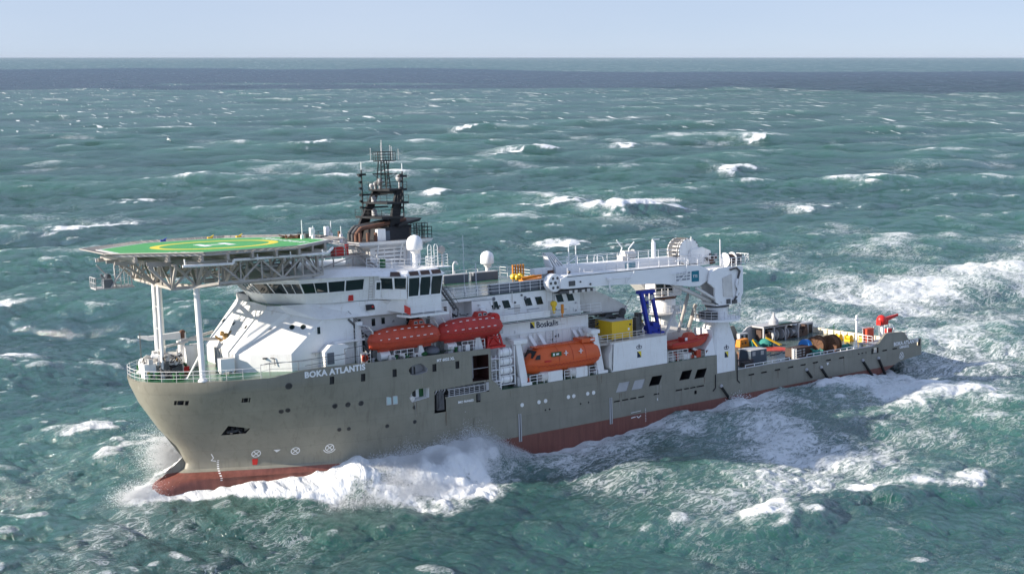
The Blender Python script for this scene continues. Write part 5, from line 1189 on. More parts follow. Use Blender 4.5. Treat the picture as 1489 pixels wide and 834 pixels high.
# life raft canisters on their rack
g = MB()
for z in (6.9, 7.95, 9.0, 10.05): g.box(38.9, 41.0, -10.6, -9.6, z - .62, z - .56)
for x in (38.9, 41.0): g.bar((x, -10.6, 5.87), (x, -10.6, 10.7), .09).bar((x, -9.6, 5.87), (x, -9.6, 10.7), .09)
g.ladder((38.2, -10.5, 5.9), (38.2, -10.5, 9.9), .6, (1, 0, 0), .045).rail([(37.7, -10.9, 5.9), (38.9, -10.9, 5.9)], 1.0, 3, .6, .04)
for z in (6.9, 8.2, 9.5): g.box(37.6, 38.9, -10.9, -9.6, z, z + .05)
rack = build('raft_rack', g, 'white_clean', ship)
can0 = None
for i, (z, lab) in enumerate(((10.05, 'white life raft canister, topmost of the rack of four'), (9.0, 'white life raft canister, second from the top of its rack'), (7.95, 'white life raft canister, third from the top of its rack'), (6.9, 'white life raft canister, lowest of the rack of four'))):
    if can0 is None:
        t = thing('life_raft', lab, 'life raft', (39.0, -10.1, z), 0, 'life raft canisters in the side rack')
        build('canister', MB().lathe([(.05, 0), (.36, .06), (.47, .16), (.5, .3), (.5, .62), (.52, .64), (.52, .7), (.5, .72), (.5, 1.1), (.52, 1.12), (.52, 1.18), (.5, 1.2), (.5, 1.55), (.47, 1.7), (.36, 1.8), (.05, 1.86)], (0, 0, 0), 'x', 22), 'white_clean', t, angle=50)
        build('strap', MB().lathe([(.53, .42), (.53, .47)], (0, 0, 0), 'x', 20), 'lightgrey', t); build('strap', MB().lathe([(.53, 1.35), (.53, 1.4)], (0, 0, 0), 'x', 20), 'lightgrey', t); can0 = t
    else:
        t = copy_tree(can0); t.matrix_world = SHIP @ Matrix.Translation((39.0, -10.1, z)); t['label'] = lab

# two tall white davit columns for the orange boat, machinery covers
for x in (41.9, 53.2):
    g = MB().hexa([(x - .1, -10.7, 5.87), (x + .95, -10.7, 5.87), (x + .95, -10.2, 5.87), (x - .1, -10.2, 5.87), (x - .55, -10.4, 11.1), (x + .15, -10.4, 11.1), (x + .15, -9.9, 11.1), (x - .55, -9.9, 11.1)])
    g.box(x - .9, x + 1.0 if x < 50 else x + .4, -10.6, -9.4, 10.85, 11.3).bar((x - .2, -9.9, 11.1), (x - .2, -8.1, 11.2), .4)
    g.box(x - .2, x + 1.3, -10.9, -9.9, 5.87, 6.2)
    d = build('boat_davit', g, 'white', ship, smooth=False)
    build('davit_block', MB().box(x + (.1 if x < 50 else -1.3), x + (1.1 if x < 50 else -.3), -10.2, -9.7, 10.6, 11.0).tube((x + .6 if x < 50 else x - .8, -9.9, 10.7), (x + .9 if x < 50 else x - 1.0, -9.8, 9.7), .06), 'white_worn', d)
for x, w in ((45.5, 2.1), (49.6, 1.7)):
    g = MB().box(x, x + w, -10.95, -9.9, 5.87, 7.1)
    d = build('machinery_cover', g, 'white', ship, smooth=False); build('brake_drum', MB().lathe([(.62, -.9), (.62, 0)], (x, -10.4, 6.55), 'x', 18), 'white_worn', d)
g = MB()
for a, b in ((42.9, 44.9), (47.9, 48.9), (51.6, 52.7)): g.rail([(a, -10.9, 5.87), (b, -10.9, 5.87)], 1.1, 3, .9, .045)
build('railing', g, 'white_clean', ship)

# ================================================================ WHITE SIDE HOUSE, YELLOW CONTAINER, BLUE FRAME
g = MB().prism([(55.0, -11.0, 5.87), (64.0, -11.0, 5.87), (64.0, -11.0, 9.45), (55.2, -11.0, 9.45)], (0, 3.6, 0))
sideh = build('side_house', g, ['white', 'black'], ship, 'white box house flush with the hull side', smooth=False)
build('drip_streaks', MB().box(55.2, 64.0, -11.03, -7.4, 9.45, 9.5), 'white_worn', sideh)
logo(59.4, -11.0, 7.55, .62, sideh, True)
build('white_skirt', MB().prism([(55.0, -11.0, 6.0), (54.6, -11.0, 6.6), (54.6, -11.0, 8.0), (55.2, -11.0, 9.3), (55.4, -11.0, 9.3), (55.2, -11.0, 6.0)], (0, 2.4, 0)), 'white_worn', sideh)
railing([(53.6, -10.6, 9.5), (60.6, -10.6, 9.5)], sideh, h=.95, n=3, post=1.1, r=.04, mat='white_worn')
railing([(53.6, -10.6, 9.5), (53.6, -7.5, 9.5)], sideh, h=.95, n=3, post=1.1, r=.04, mat='white_worn')
build('container_frame', MB().box(53.6, 60.6, -10.5, -7.0, 9.2, 9.46), 'grey_steel', sideh)
t = thing('yellow_container', 'plain bright yellow container on the platform beside the blue A-frame', 'container', (55.9, -10.1, 9.62))
build('body', MB().box(0, 3.2, 0, 3.4, .1, 2.25), 'yellow', t, smooth=False)
build('corner_posts', MB().box(-.03, .1, -.03, .1, 0, 2.3).box(3.1, 3.23, -.03, .1, 0, 2.3).box(-.03, .1, 3.3, 3.43, 0, 2.3).box(0, 3.2, -.02, .02, 2.2, 2.29).box(-.02, .02, 0, 3.4, 2.2, 2.29), 'yellow', t, smooth=False)
build('lifting_hole', MB().lathe([(.13, -.05), (.13, 0)], (2.85, 0, 1.7), 'y', 12).lathe([(.11, -.05), (.11, 0)], (0, 2.9, 1.7), 'x', 12), 'black', t)
build('sign_plate', MB().box(2.5, 2.75, -.03, 0, 1.0, 1.3), 'mark_white', t, smooth=False)
build('roof_cover', MB().box(.05, 3.15, .05, 3.35, 2.25, 2.28), 'lightgrey', t, smooth=False)
g = MB(); g.ball((57.8, -7.8, 12.0), .5, 8, .35)
tag(build('black_cover', g, 'black'), 'small black cover lying on top of the yellow container', 'cover').matrix_world = SHIP
t = thing('blue_a_frame', 'tall royal blue launch frame with sheaves, beside the yellow container', 'A-frame', (63.0, -8.2, 9.4))
g = MB()
g.bar((.1, -.5, 0), (-1.15, -.4, 5.6), .5, .4).bar((2.25, .1, 0), (.95, .1, 5.6), .42, .35)
g.box(-1.35, 1.15, -.55, .35, 5.3, 5.75).box(-.2, 2.6, -.6, 2.4, -.05, .2)
g.bar((-.55, 0, 2.8), (.2, 0, 2.6), .5, .25).bar((.15, 0, 5.4), (.2, 0, 2.6), .35, .3)
build('frame', g, 'blue', t, smooth=False)
for x, z, m in ((-.35, 4.7, 'lightgrey'), (-.35, 3.7, 'slate'), (.5, 4.8, 'lightgrey'), (-.2, 3.0, 'lightgrey')):
    build('sheave', MB().lathe([(.3, -.1), (.34, 0), (.3, .1)], (x, -.55, z), 'y', 16), m, t)
build('winch', MB().lathe([(.4, -.6), (.4, .6)], (.4, 0, .7), 'y', 14).box(.8, 1.6, -.4, .5, .1, 1.5), 'blue', t)
g = MB().box(60.4, 61.0, -9.3, -8.6, 9.5, 11.9).bar((61.2, -8.6, 9.5), (61.9, -8.4, 11.2), .25).box(62.0, 62.6, -7.8, -7.0, 9.5, 12.2).tube((61, -8.9, 10.2), (61.9, -8.9, 10.9), .25)
g.rail([(61.2, -6.8, 9.5), (64.0, -6.8, 9.5), (64, -9.8, 9.5)], 2.2, 3, 1.2, .045)
build('launch_machinery', g, 'dark_steel', ship)
build('umbilical_cable', MB().pipe([(58.4, -7.6, 12.1), (60.0, -7.5, 13.0), (61.2, -7.6, 14.6)], .03, 5), 'black', ship)
build('yellow_valve', MB().box(62.3, 63.1, -7.4, -7.0, 10.7, 11.2), 'yellow', ship)

# ================================================================ RESCUE BOAT ON ITS CRADLE
t = thing('rescue_boat', 'small open red-orange rescue boat between the white side house and the crane tower', 'rescue boat', (65.2, -9.7, 7.05), 0)
st = [(0, 1.0, .28, .95), (.6, 1.1, .12, 1.02), (3.2, 1.2, 0, 1.1), (5.2, .95, .1, 1.22), (6.4, .5, .5, 1.4), (7.0, .08, 1.0, 1.5)]
R_ = [[(s, -w, z1), (s, -w * 1.0, z1 - .3), (s, -w * .75, zk + .2), (s, 0, zk), (s, w * .75, zk + .2), (s, w, z1 - .3), (s, w, z1), (s, w * .7, z1 - .05), (s, -w * .7, z1 - .05)] for s, w, zk, z1 in st]
bh = build('boat_hull', MB().loft(R_), 'boatorange2', t, angle=45)
for sg in (-1, 1):
    g = MB(); P_ = [(s, sg * w, z1 - .02) for s, w, zk, z1 in st]
    for a, b in zip(P_, P_[1:]): g.tube(a, b, .15, 8)
    build('fender_belt', g, 'boatred', bh)
build('engine_cowl', MB().hexa([(2.7, -.7, 1.1), (4.9, -.6, 1.1), (4.9, .6, 1.1), (2.7, .7, 1.1), (3.2, -.5, 2.0), (4.0, -.5, 2.1), (4.0, .5, 2.1), (3.2, .5, 2.0)]), 'boatorange2', bh)
build('console', MB().box(2.2, 2.7, -.4, .4, 1.05, 1.6), 'boatred', bh)
build('number_plate', MB().box(2.4, 2.8, -.75, -.7, 1.2, 1.6), 'mark_white', bh)
g = MB().bar((66.5, -10.4, 6.9), (69.4, -10.5, 5.9), .3).bar((68.9, -10.4, 7.1), (71.3, -10.5, 5.95), .3)
build('boat_cradle', g, 'white_worn', ship)
build('cradle_post', MB().bar((68.6, -9.9, 6.8), (69.6, -9.9, 5.9), .3), 'red', ship)
g = MB().bar((65.4, -9.0, 9.0), (67.8, -8.6, 12.4), .28).bar((67.8, -8.6, 12.5), (67.9, -9.4, 10.0), .1).box(67.3, 68.1, -8.9, -8.3, 12.3, 12.7)
build('rescue_davit', g, 'white_worn', ship)
g = MB().tube((69.0, -7.6, 9.0), (70.9, -7.4, 13.6), .22, 10).tube((71.2, -7.0, 8.8), (72.8, -6.8, 12.2), .26, 10).tube((70.9, -7.4, 13.6), (71.3, -7.2, 14.6), .14, 8)
build('raking_cylinder', g, 'grey_steel', ship)
g = MB().rail([(64.2, -10.9, 5.87), (67.6, -10.9, 5.87)], 1.4, 4, .8, .06).box(64.3, 67.0, -10.4, -9.6, 5.9, 6.6)
build('railing', g, 'white_worn', ship)
g = MB().box(68.6, 69.8, -9.4, -8.5, 5.9, 7.2).lathe([(.4, -.4), (.4, .4)], (70.2, -9.5, 6.3), 'y', 12)
build('dark_machinery', g, 'dark_steel', ship)
# ================================================================ CRANE TOWER (port) AND ITS CRANE
cx, cy = 74.6, -9.0
def sq2circ(x0, x1, y0, y1, z0, c, r, z1, n=32):
    lo = []; hi = []
    for i in range(n):
        a = 2 * math.pi * (i + .5) / n; ca, sa = math.cos(a), math.sin(a); m = max(abs(ca), abs(sa))
        lo.append(((x0 + x1) / 2 + (x1 - x0) / 2 * ca / m, (y0 + y1) / 2 + (y1 - y0) / 2 * sa / m, z0)); hi.append((c[0] + r * ca, c[1] + r * sa, z1))
    return lo, hi
lo, hi = sq2circ(72.3, 76.2, -11.03, -6.9, 7.3, (cx, cy), 1.45, 10.1)
lo0 = [(x, y, 3.4) for x, y, z in lo]
T = MB().loft([lo0, lo, hi, [(x, y, 12.0) for x, y, z in hi]])
tower = build('crane_tower', T, 'white', ship, 'white tower rising flush from the hull side', angle=28)
logo(74.3, -11.03, 5.75, .62, tower, True)
build('tower_gusset', MB().hexa([(70.2, -10.6, 5.9), (72.3, -11.0, 5.9), (72.3, -7, 5.9), (70.2, -7, 5.9), (72.2, -10.6, 8.2), (72.3, -10.6, 9.2), (72.3, -7, 9.2), (72.2, -7, 8.2)]), 'white', tower)
for c_, lb in (((cx, cy, 10.35), 0),):
    g = MB().lathe([(1.5, 0), (3.1, 0), (3.1, .1), (1.5, .1)], c_, 'z', 28)
    pf_ = build('round_platform', g, 'deck', tower)
    g = MB(); n = 22
    P_ = [(c_[0] + 3.05 * math.cos(2 * math.pi * i / n), c_[1] + 3.05 * math.sin(2 * math.pi * i / n), c_[2] + .1) for i in range(n + 1)]
    g.rail(P_, 1.15, 3, .9, .035); g.lathe([(3.06, -.12), (3.14, -.12), (3.14, .16), (3.06, .16)], c_, 'z', 28)
    build('platform_railing', g, 'white_clean', pf_)
build('slewing_ring', MB().lathe([(1.5, 0), (1.62, .05), (1.62, .22), (1.5, .27)], (cx, cy, 11.95), 'z', 32), 'dark_steel', tower)
g = MB()
for k in range(12): g.box(71.6 + rr_.uniform(0, 1.6), 73.0 + rr_.uniform(0, .4), -9.4 + rr_.uniform(-1.4, 1.4), -8.6, 10.5 + rr_.uniform(0, .3), 10.8 + rr_.uniform(0, .8))
build('hose_tray', g, 'dark_steel', tower)
# crane
CR = MB()
side = [(73.2, 12.25), (76.3, 12.25), (77.6, 12.9), (78.1, 13.6), (78.1, 17.15), (75.2, 17.3), (73.6, 17.25), (72.2, 16.8), (71.9, 15.4), (73.0, 14.6), (73.0, 13.4)]
for y in (-10.4, -7.9): CR.prism([(s, y, z) for s, z in side], (0, .3, 0))
CR.box(75.4, 78.0, -10.1, -7.9, 12.3, 17.1); CR.box(73.2, 76.5, -10.1, -7.9, 12.22, 12.6); CR.box(72.4, 75.5, -10.1, -7.9, 16.7, 17.15)
crane = build('crane', CR, 'white_clean', ship, 'big white crane folded level, boom pointing forward', smooth=False)
build('inner_panel', MB().hexa([(74.4, -10.52, 13.4), (76.1, -10.52, 13.2), (76.1, -10.42, 13.2), (74.4, -10.42, 13.4), (74.3, -10.52, 15.9), (75.9, -10.52, 16.3), (75.9, -10.42, 16.3), (74.3, -10.42, 15.9)]), 'white_worn', crane)
build('hose_loop', MB().pipe([(75.6, -10.55, 16.9), (76.6, -10.7, 17.1), (77.3, -10.6, 16.6), (77.1, -10.5, 15.8), (76.8, -10.55, 14.6), (77.0, -10.6, 13.6), (76.3, -10.6, 12.8)], .14, 8), 'dark_steel', crane)
build('white_hose', MB().pipe([(76.9, -10.6, 15.6), (76.6, -10.65, 14.8), (76.95, -10.7, 14.2), (76.7, -10.6, 13.3)], .17, 8), 'white_clean', crane)
build('base_gear', MB().box(75.0, 75.6, -10.6, -10.3, 12.4, 13.0).box(76.0, 76.8, -10.6, -10.3, 12.3, 12.8).tube((73.6, -10.3, 12.4), (72.4, -10.4, 12.9), .12), 'dark_steel', crane)
# boom: tapering box girder
BX = MB().loft([[(48.4, -9.9, 16.7), (48.4, -7.7, 16.7), (48.4, -7.7, 17.85), (48.4, -9.9, 17.85)], [(49.4, -9.9, 16.6), (49.4, -7.7, 16.6), (49.4, -7.7, 18.2), (49.4, -9.9, 18.2)],
                [(57, -9.9, 16.45), (57, -7.7, 16.45), (57, -7.7, 18.15), (57, -9.9, 18.15)], [(64.0, -9.9, 15.95), (64, -7.7, 15.95), (64, -7.7, 18.05), (64, -9.9, 18.05)],
                [(69.0, -9.9, 15.2), (69, -7.7, 15.2), (69, -7.7, 17.95), (69, -9.9, 17.95)], [(70.8, -9.9, 15.1), (70.8, -7.7, 15.1), (70.8, -7.7, 17.8), (70.8, -9.9, 17.8)], [(72.6, -9.9, 15.9), (72.6, -7.7, 15.9), (72.6, -7.7, 17.0), (72.6, -9.9, 17.0)]])
boom = build('boom', BX, 'white_clean', crane, smooth=False)
g = MB().rail([(49.5, -9.8, 18.2), (57, -9.8, 18.15), (64, -9.8, 18.05), (70.5, -9.8, 17.85)], .85, 2, 1.8, .035)
g.rail([(50, -7.8, 18.2), (57, -7.8, 18.15), (64, -7.8, 18.05), (70.5, -7.8, 17.85)], .85, 2, 1.8, .035)
build('boom_railing', g, 'white_clean', boom)
build('boom_edge', MB().box(49.4, 70.5, -9.93, -9.9, 17.98, 18.06), 'dark_steel', boom)
hd_ = MB().lathe([(.35, -.5), (1.02, -.5), (1.1, -.42), (1.1, .42), (1.02, .5), (.35, .5)], (47.9, -9.0, 17.4), 'y', 26)
head = build('boom_head', hd_, 'white_clean', boom)
g = MB()
for k in range(6): a = 2 * math.pi * k / 6; g.lathe([(.17, -.04), (.17, 0)], (47.9 + .65 * math.cos(a), -9.5, 17.4 + .65 * math.sin(a)), 'y', 10)
g.lathe([(.2, -.06), (.2, 0)], (47.9, -9.5, 17.4), 'y', 12)
build('sheave_holes', g, 'dark_steel', head)
build('head_brackets', MB().box(49.6, 50.5, -10.0, -9.9, 16.9, 17.5).box(48.5, 53.6, -9.6, -8.4, 16.0, 16.35).ball((49.6, -10.0, 18.6), .22, 8).ball((51.3, -10.0, 17.3), .12, 8).ball((52.8, -10.0, 16.9), .14, 8), 'dark_steel', boom)
g = MB()
for x in (49.8, 50.6, 51.7, 52.5, 53.4): g.box(x, x + .45, -9.7, -9.0, 15.95, 16.25 + rr_.uniform(0, .1))
build('underside_lamps', g, 'white_worn', boom)
build('signal_lamp', MB().lathe([(.1, 0), (.1, 1.1), (.35, 1.15), (.35, 1.45)][::-1], (55.6, -10.2, 16.0), 'z', 12), 'white_clean', boom)
hk = MB().tube((47.55, -9.4, 16.3), (47.55, -9.4, 15.2), .03, 5).tube((47.75, -9.4, 16.3), (47.75, -9.4, 15.2), .03, 5)
build('hoist_wire', hk, 'black', boom)
build('hook_block', MB().lathe([(.2, -.22), (.36, -.2), (.36, .2), (.2, .22)], (47.65, -9.4, 14.9), 'y', 16).box(47.45, 47.85, -9.5, -9.3, 14.1, 14.8).pipe([(47.65, -9.4, 14.2), (47.55, -9.4, 13.9), (47.7, -9.4, 13.75), (47.85, -9.4, 13.95)], .06), 'yellow', boom)
build('orange_hook', MB().box(48.9, 49.2, -9.3, -9.1, 13.6, 14.7).pipe([(49.05, -9.2, 13.6), (48.95, -9.2, 13.3), (49.1, -9.2, 13.15)], .06), 'orange', boom)
# access frame and lettering on the boom side
g = MB().pipe([(56.2, -10.15, 17.3), (59.2, -10.15, 17.25), (59.6, -10.15, 18.0)], .06).pipe([(59.2, -10.15, 17.25), (58.3, -10.15, 16.5), (58.3, -10.15, 17.25)], .06)
g.pipe([(65.6, -10.15, 17.1), (68.3, -10.15, 17.0), (68.3, -10.15, 18.6), (66.4, -10.15, 18.7)], .06).pipe([(68.3, -10.15, 17.0), (66.3, -10.15, 15.6), (66.3, -10.15, 17.1)], .06)
build('climbing_frame', g, 'white_clean', boom)
build('small_teal_sign', MB().box(61.2, 62.9, -6.36, -6.3, 17.95, 18.65), 'teal', crane, smooth=False)
sgn_ = build('teal_sign', MB().box(69.35, 70.6, -9.96, -9.9, 15.75, 17.15), 'teal', boom, smooth=False)
build('sign_lettering', text_mb('TTS', .48, (69.5, -9.98, 16.3), (1, 0, 0), (0, 0, 1), .01, 1.0, .01), 'mark_white', sgn_, smooth=False)
g = MB()
for j, (z, ws) in enumerate(((17.0, (.5, .35, .8, .4)), (16.6, (.4, .6, .5, .5)), (16.2, (.45, .3, .7, .5)))):
    x = 66.7
    for w in ws: g.box(x, x + w, -9.93, -9.9, z - .12, z + .12); x += w + .12
build('boom_lettering', g, 'signgrey', boom, 'lines of grey lettering')
# luffing cylinders under the boom
g = MB().tube((66.5, -9.2, 15.7), (73.4, -9.4, 12.7), .28, 12).tube((70.0, -10.0, 14.9), (74.2, -10.2, 12.6), .22, 12)
build('luffing_cylinder', g, 'white_worn', crane)

# second, inner boom and gear carried above (seen behind the first)
g = MB().hexa([(50.3, -6.3, 17.4), (70.5, -6.3, 17.2), (70.5, -4.1, 17.2), (50.3, -4.1, 17.4), (50.3, -6.3, 19.0), (70.5, -6.3, 18.8), (70.5, -4.1, 18.8), (50.3, -4.1, 19.0)])
# ---- starboard crane, its pedestal inboard
fx, fy = 76.9, 4.5
lo, hi = sq2circ(74.6, 79.2, 2.2, 6.8, 6.0, (fx, fy), 1.75, 8.6)
T2 = MB().loft([lo, hi, [(x, y, 11.9) for x, y, z in hi]])
T2.box(74.6, 79.2, 2.2, 6.8, 2.0, 6.0)
tower2 = build('crane_tower', T2, 'white', ship, 'white pedestal of the inner crane', angle=28)
g = MB().lathe([(1.8, 0), (3.3, 0), (3.3, .1), (1.8, .1)], (fx, fy, 9.7), 'z', 28)
pf_ = build('round_platform', g, 'lightgrey', tower2)
n = 22; P_ = [(fx + 3.25 * math.cos(2 * math.pi * i / n), fy + 3.25 * math.sin(2 * math.pi * i / n), 9.8) for i in range(n + 1)]
build('platform_railing', MB().rail(P_, 1.15, 3, .9, .035), 'white_clean', pf_)
build('slewing_ring', MB().lathe([(1.8, 0), (1.95, .05), (1.95, .25), (1.8, .3)], (fx, fy, 11.85), 'z', 32), 'black', tower2)
C2 = MB().prism([(74.0, 3.2, 12.2), (79.3, 3.2, 12.2), (79.3, 3.2, 13.4), (76.5, 3.2, 15.6), (72.6, 3.2, 16.4), (70.6, 3.2, 15.2)], (0, 2.8, 0))
crane2 = build('crane', C2, 'white_worn', ship, 'inner white crane behind, with cabin and storage drum', smooth=False)
boom2 = build('boom', MB().hexa([(50.3, -6.3, 17.4), (70.5, -6.3, 17.2), (70.5, -4.1, 17.2), (50.3, -4.1, 17.4), (50.3, -6.3, 19.0), (70.5, -6.3, 18.8), (70.5, -4.1, 18.8), (50.3, -4.1, 19.0)]).bar((70.3, -5.2, 18.0), (76.0, 3.8, 15.2), 1.6, 1.6), 'white_clean', crane2, smooth=False)
build('underbeam', MB().bar((65.0, -4.6, 16.9), (73.5, 1.0, 13.0), .8, .8), 'white_worn', crane2)
g = MB().rail([(50.4, -6.2, 19.0), (60, -6.2, 18.9), (70.4, -6.2, 18.8)], .95, 2, 1.7, .035).rail([(50.4, -4.2, 19.0), (60, -4.2, 18.9), (70.4, -4.2, 18.8)], .95, 2, 1.7, .035)
build('boom_railing', g, 'white_clean', boom2)
g = MB()
for k in range(5): g.hexa([(50.0 + k * .42, -6.0, 18.9), (50.2 + k * .42, -6.0, 18.9), (50.2 + k * .42, -4.4, 18.9), (50.0 + k * .42, -4.4, 18.9), (49.3 + k * .22, -5.6, 20.7), (49.42 + k * .22, -5.6, 20.7), (49.42 + k * .22, -4.8, 20.7), (49.3 + k * .22, -4.8, 20.7)])
g.box(47.2, 49.9, -6.2, -5.2, 18.2, 18.9).box(48.9, 49.6, -5.6, -5.2, 17.0, 18.5)
build('wire_guides', g, 'white', boom2)
build('rusty_guide', MB().box(49.1, 49.9, -6.4, -5.9, 18.1, 18.6), 'rust', boom2)
g = MB().pipe([(52.6, -5.9, 18.9), (52.6, -5.9, 21.5), (53.7, -5.9, 21.5), (53.7, -5.9, 18.9)], .07).pipe([(51, -5.9, 19.6), (52.6, -5.9, 19.6)], .06).pipe([(53.7, -5.9, 19.9), (52.4, -5.9, 19.2)], .06)
for pp in ([(60.5, -5.8, 19), (61.2, -5.8, 20.6), (60.3, -5.8, 21.6)], [(62.2, -5.8, 19), (62.3, -5.8, 20.4), (63.2, -5.8, 21.2)]): build('horn_post', MB().pipe(pp, .08), 'white_clean', boom2)
build('low_frame', MB().pipe([(56.5, -5.9, 19), (56.6, -5.9, 19.9), (57.9, -5.9, 19.7), (58.1, -5.9, 19)], .05), 'white_clean', boom2)
build('pipe_frames', g, 'white_clean', boom2)
g = MB().lathe([(.55, 0), (.55, 1.6), (.62, 1.6), (.62, 1.8)], (61.6, -5.4, 19.6), 'x', 14).box(61.2, 62.4, -5.8, -4.8, 18.9, 19.5)
build('boom_winch', g, 'white_worn', boom2)
g = MB().pipe([(66.2, -5.9, 18.9), (66.2, -5.9, 21.3), (67.4, -5.9, 21.3)], .08).lathe([(.25, 0), (.3, .3), (.3, 2.0), (.1, 2.3)], (66.9, -5.3, 18.8), 'z', 12)
build('white_bottle', g, 'white_clean', boom2)
build('hoist_wire', MB().pipe([(49.2, -5.2, 20.6), (60, -5.2, 20.9), (70.6, -5.2, 21.3)], .035, 5), 'black', boom2)
# the big storage drum
D = MB()
for y in (-6.9, -4.7):
    D.lathe([(1.6, -.07), (1.8, -.07), (1.8, .07), (1.6, .07)], (71.6, y, 19.4), 'y', 36)
    for k in range(10): a = 2 * math.pi * k / 10; D.bar((71.6, y, 19.4), (71.6 + 1.65 * math.cos(a), y, 19.4 + 1.65 * math.sin(a)), .16)
D.lathe([(1.15, -6.9), (1.15, -4.7)], (71.6, 0, 19.4), 'y', 28).lathe([(1.5, -4.8), (1.5, -4.7)], (71.6, 0, 19.4), 'y', 32)
dr = build('storage_drum', D, 'white', crane2)
build('drum_cleats', MB().lathe([(1.8, -6.6), (1.8, -6.4)], (71.6, 0, 19.4), 'y', 30).lathe([(1.5, -6.2), (1.5, -5.2)], (71.6, 0, 19.4), 'y', 30), 'lightgrey', dr)
g = MB()
for k in range(13): a = -.2 + 3.6 * k / 12; g.box(71.6 + 1.77 * math.cos(a) - .1, 71.6 + 1.77 * math.cos(a) + .1, -7.0, -4.6, 19.4 + 1.77 * math.sin(a) - .07, 19.4 + 1.77 * math.sin(a) + .07)
build('drum_studs', g, 'dark_steel', dr)
g = MB().prism([(71.2, -7.1, 17.9), (75.4, -7.1, 17.7), (75.4, -7.1, 19.3), (73.9, -7.1, 19.9), (71.7, -7.1, 19.6)], (0, .15, 0)).box(69.4, 75.3, -7.2, -4.3, 17.45, 17.75)
g.pipe([(70.0, -7.1, 17.7), (70.0, -7.1, 19.0), (73.4, -7.1, 18.9), (73.4, -7.1, 17.7)], .06).pipe([(71.8, -7.2, 17.7), (71.8, -7.2, 21.4)], .06)
build('drum_frame', g, 'white', crane2)
g = MB().rail([(69.4, -7.3, 17.7), (76.8, -7.4, 17.4)], 1.1, 3, 1.1, .04)
build('machinery_railing', g, 'white_clean', crane2)
g = MB()
for k in range(30):
    x, y, z = 74.0 + rr_.uniform(0, 2.4), -7.6 + rr_.uniform(0, 2), 17.5 + rr_.uniform(0, 1.2); build('hydraulic_fitting', MB().box(x, x + rr_.uniform(.1, .5), y, y + .3, z, z + rr_.uniform(.1, .4)), rr_.choice(['rust', 'white_worn', 'dark_steel']), crane2)
# cabin under the boom
cb_ = MB().box(67.3, 70.4, -5.0, -3.0, 13.9, 15.4)
cab = build('operator_cabin', cb_, 'white_worn', crane2, smooth=False)
build('cabin_window', MB().box(67.5, 68.8, -5.04, -5.0, 14.2, 15.2).box(69.1, 70.3, -5.04, -5.0, 14.2, 15.2), 'glass', cab)
build('cabin_railing', MB().rail([(65.8, -5.6, 13.6), (71.2, -5.6, 13.4)], 1.2, 3, 1.1, .05).box(65.8, 71.2, -5.6, -3, 13.5, 13.62), 'white_clean', cab)
build('cabin_floor_gear', MB().tube((66.5, -5, 13.3), (72.5, -3.0, 12.9), .2).lathe([(.35, 0), (.35, .5)], (68.4, -5.5, 13.4), 'y', 14), 'rust', cab)
# main crane top winch
g = MB().lathe([(.95, -.1), (.95, 0), (.5, .02), (.5, 1.2), (.95, 1.22), (.95, 1.32)], (76.2, -9.0, 18.1), 'x', 24)
w_ = build('top_winch', g, 'white', crane)
build('wound_wire', MB().lathe([(.72, .08), (.72, 1.15)], (76.2, -9.0, 18.1), 'x', 22), 'brown', w_)
build('winch_motor', MB().box(77.5, 78.6, -9.7, -8.4, 17.3, 18.7).lathe([(.4, 0), (.4, .9)], (77.6, -9.2, 18.4), 'x', 12), 'dark_steel', crane)
build('winch_railing', MB().rail([(74.4, -10.3, 17.3), (78.7, -10.3, 17.2), (79.3, -10.3, 17.6), (79.3, -8, 17.6)], 1.15, 3, .9, .045).tube((75.3, -9, 17.3), (75.3, -9, 20.9), .06), 'white_clean', crane)

# ================================================================ AFTER DECK CARGO
def put(name, label, cat, loc, rot=0., group=None, size=1.): return thing(name, label, cat, loc, rot, group, size=size)
dz = 2.025
t = put('dark_cabinet_container', 'dark slate-blue steel box with two pale labels, near the port rail behind the crane tower', 'container', (87.6, -2.7, dz), 0)
build('body', MB().box(-1.6, 1.6, -1.2, 1.2, .1, 1.85), 'slate', t, smooth=False)
build('lid', MB().box(-1.65, 1.65, -1.25, 1.25, 1.85, 1.92), 'lightgrey', t, smooth=False)
for x, m in ((-1.0, 'mark_white'), (.7, 'mark_white')): build('label_plate', MB().box(x - .3, x + .3, -1.225, -1.2, 1.1, 1.7), 'lightgrey', t, smooth=False)
build('feet', MB().box(-1.6, -1.3, -1.2, 1.2, 0, .1).box(1.3, 1.6, -1.2, 1.2, 0, .1), 'dark_steel', t)
t = put('mesh_crate', 'low brown mesh crate between the crane tower and the slate-blue box', 'crate', (84.5, -4.4, dz), 0, None, .68)
build('floor', MB().box(-1.4, 1.4, -.9, .9, 0, .15), 'brown', t); g = MB()
for k in range(9): x = -1.4 + k * .35; g.tube((x, -.9, .1), (x, -.9, 1.3), .03, 5).tube((x, .9, .1), (x, .9, 1.3), .03, 5)
for z in (.5, .9, 1.3): g.pipe([(-1.4, -.9, z), (1.4, -.9, z), (1.4, .9, z), (-1.4, .9, z), (-1.4, -.9, z)], .03, 5)
build('mesh', g, 'brown', t); build('load', MB().box(-1.2, 1.2, -.7, .7, .15, .8), 'dark_steel', t)
t = put('white_bags', 'crumpled pale sacks at the port rail, just behind the crane tower', 'sacks', (83.0, -8.3, dz)); g = MB()
for k in range(9): g.ball((-1.8 + k * .5, rr_.uniform(-.5, .5), .35), rr_.uniform(.35, .6), 8, .6)
build('sacks', g, 'lightgrey', t)
t = put('orange_reel_frame', 'orange machine housing at the far side, just right of the crane tower', 'machine', (94.6, 6.1, dz), 0, None, .55); 
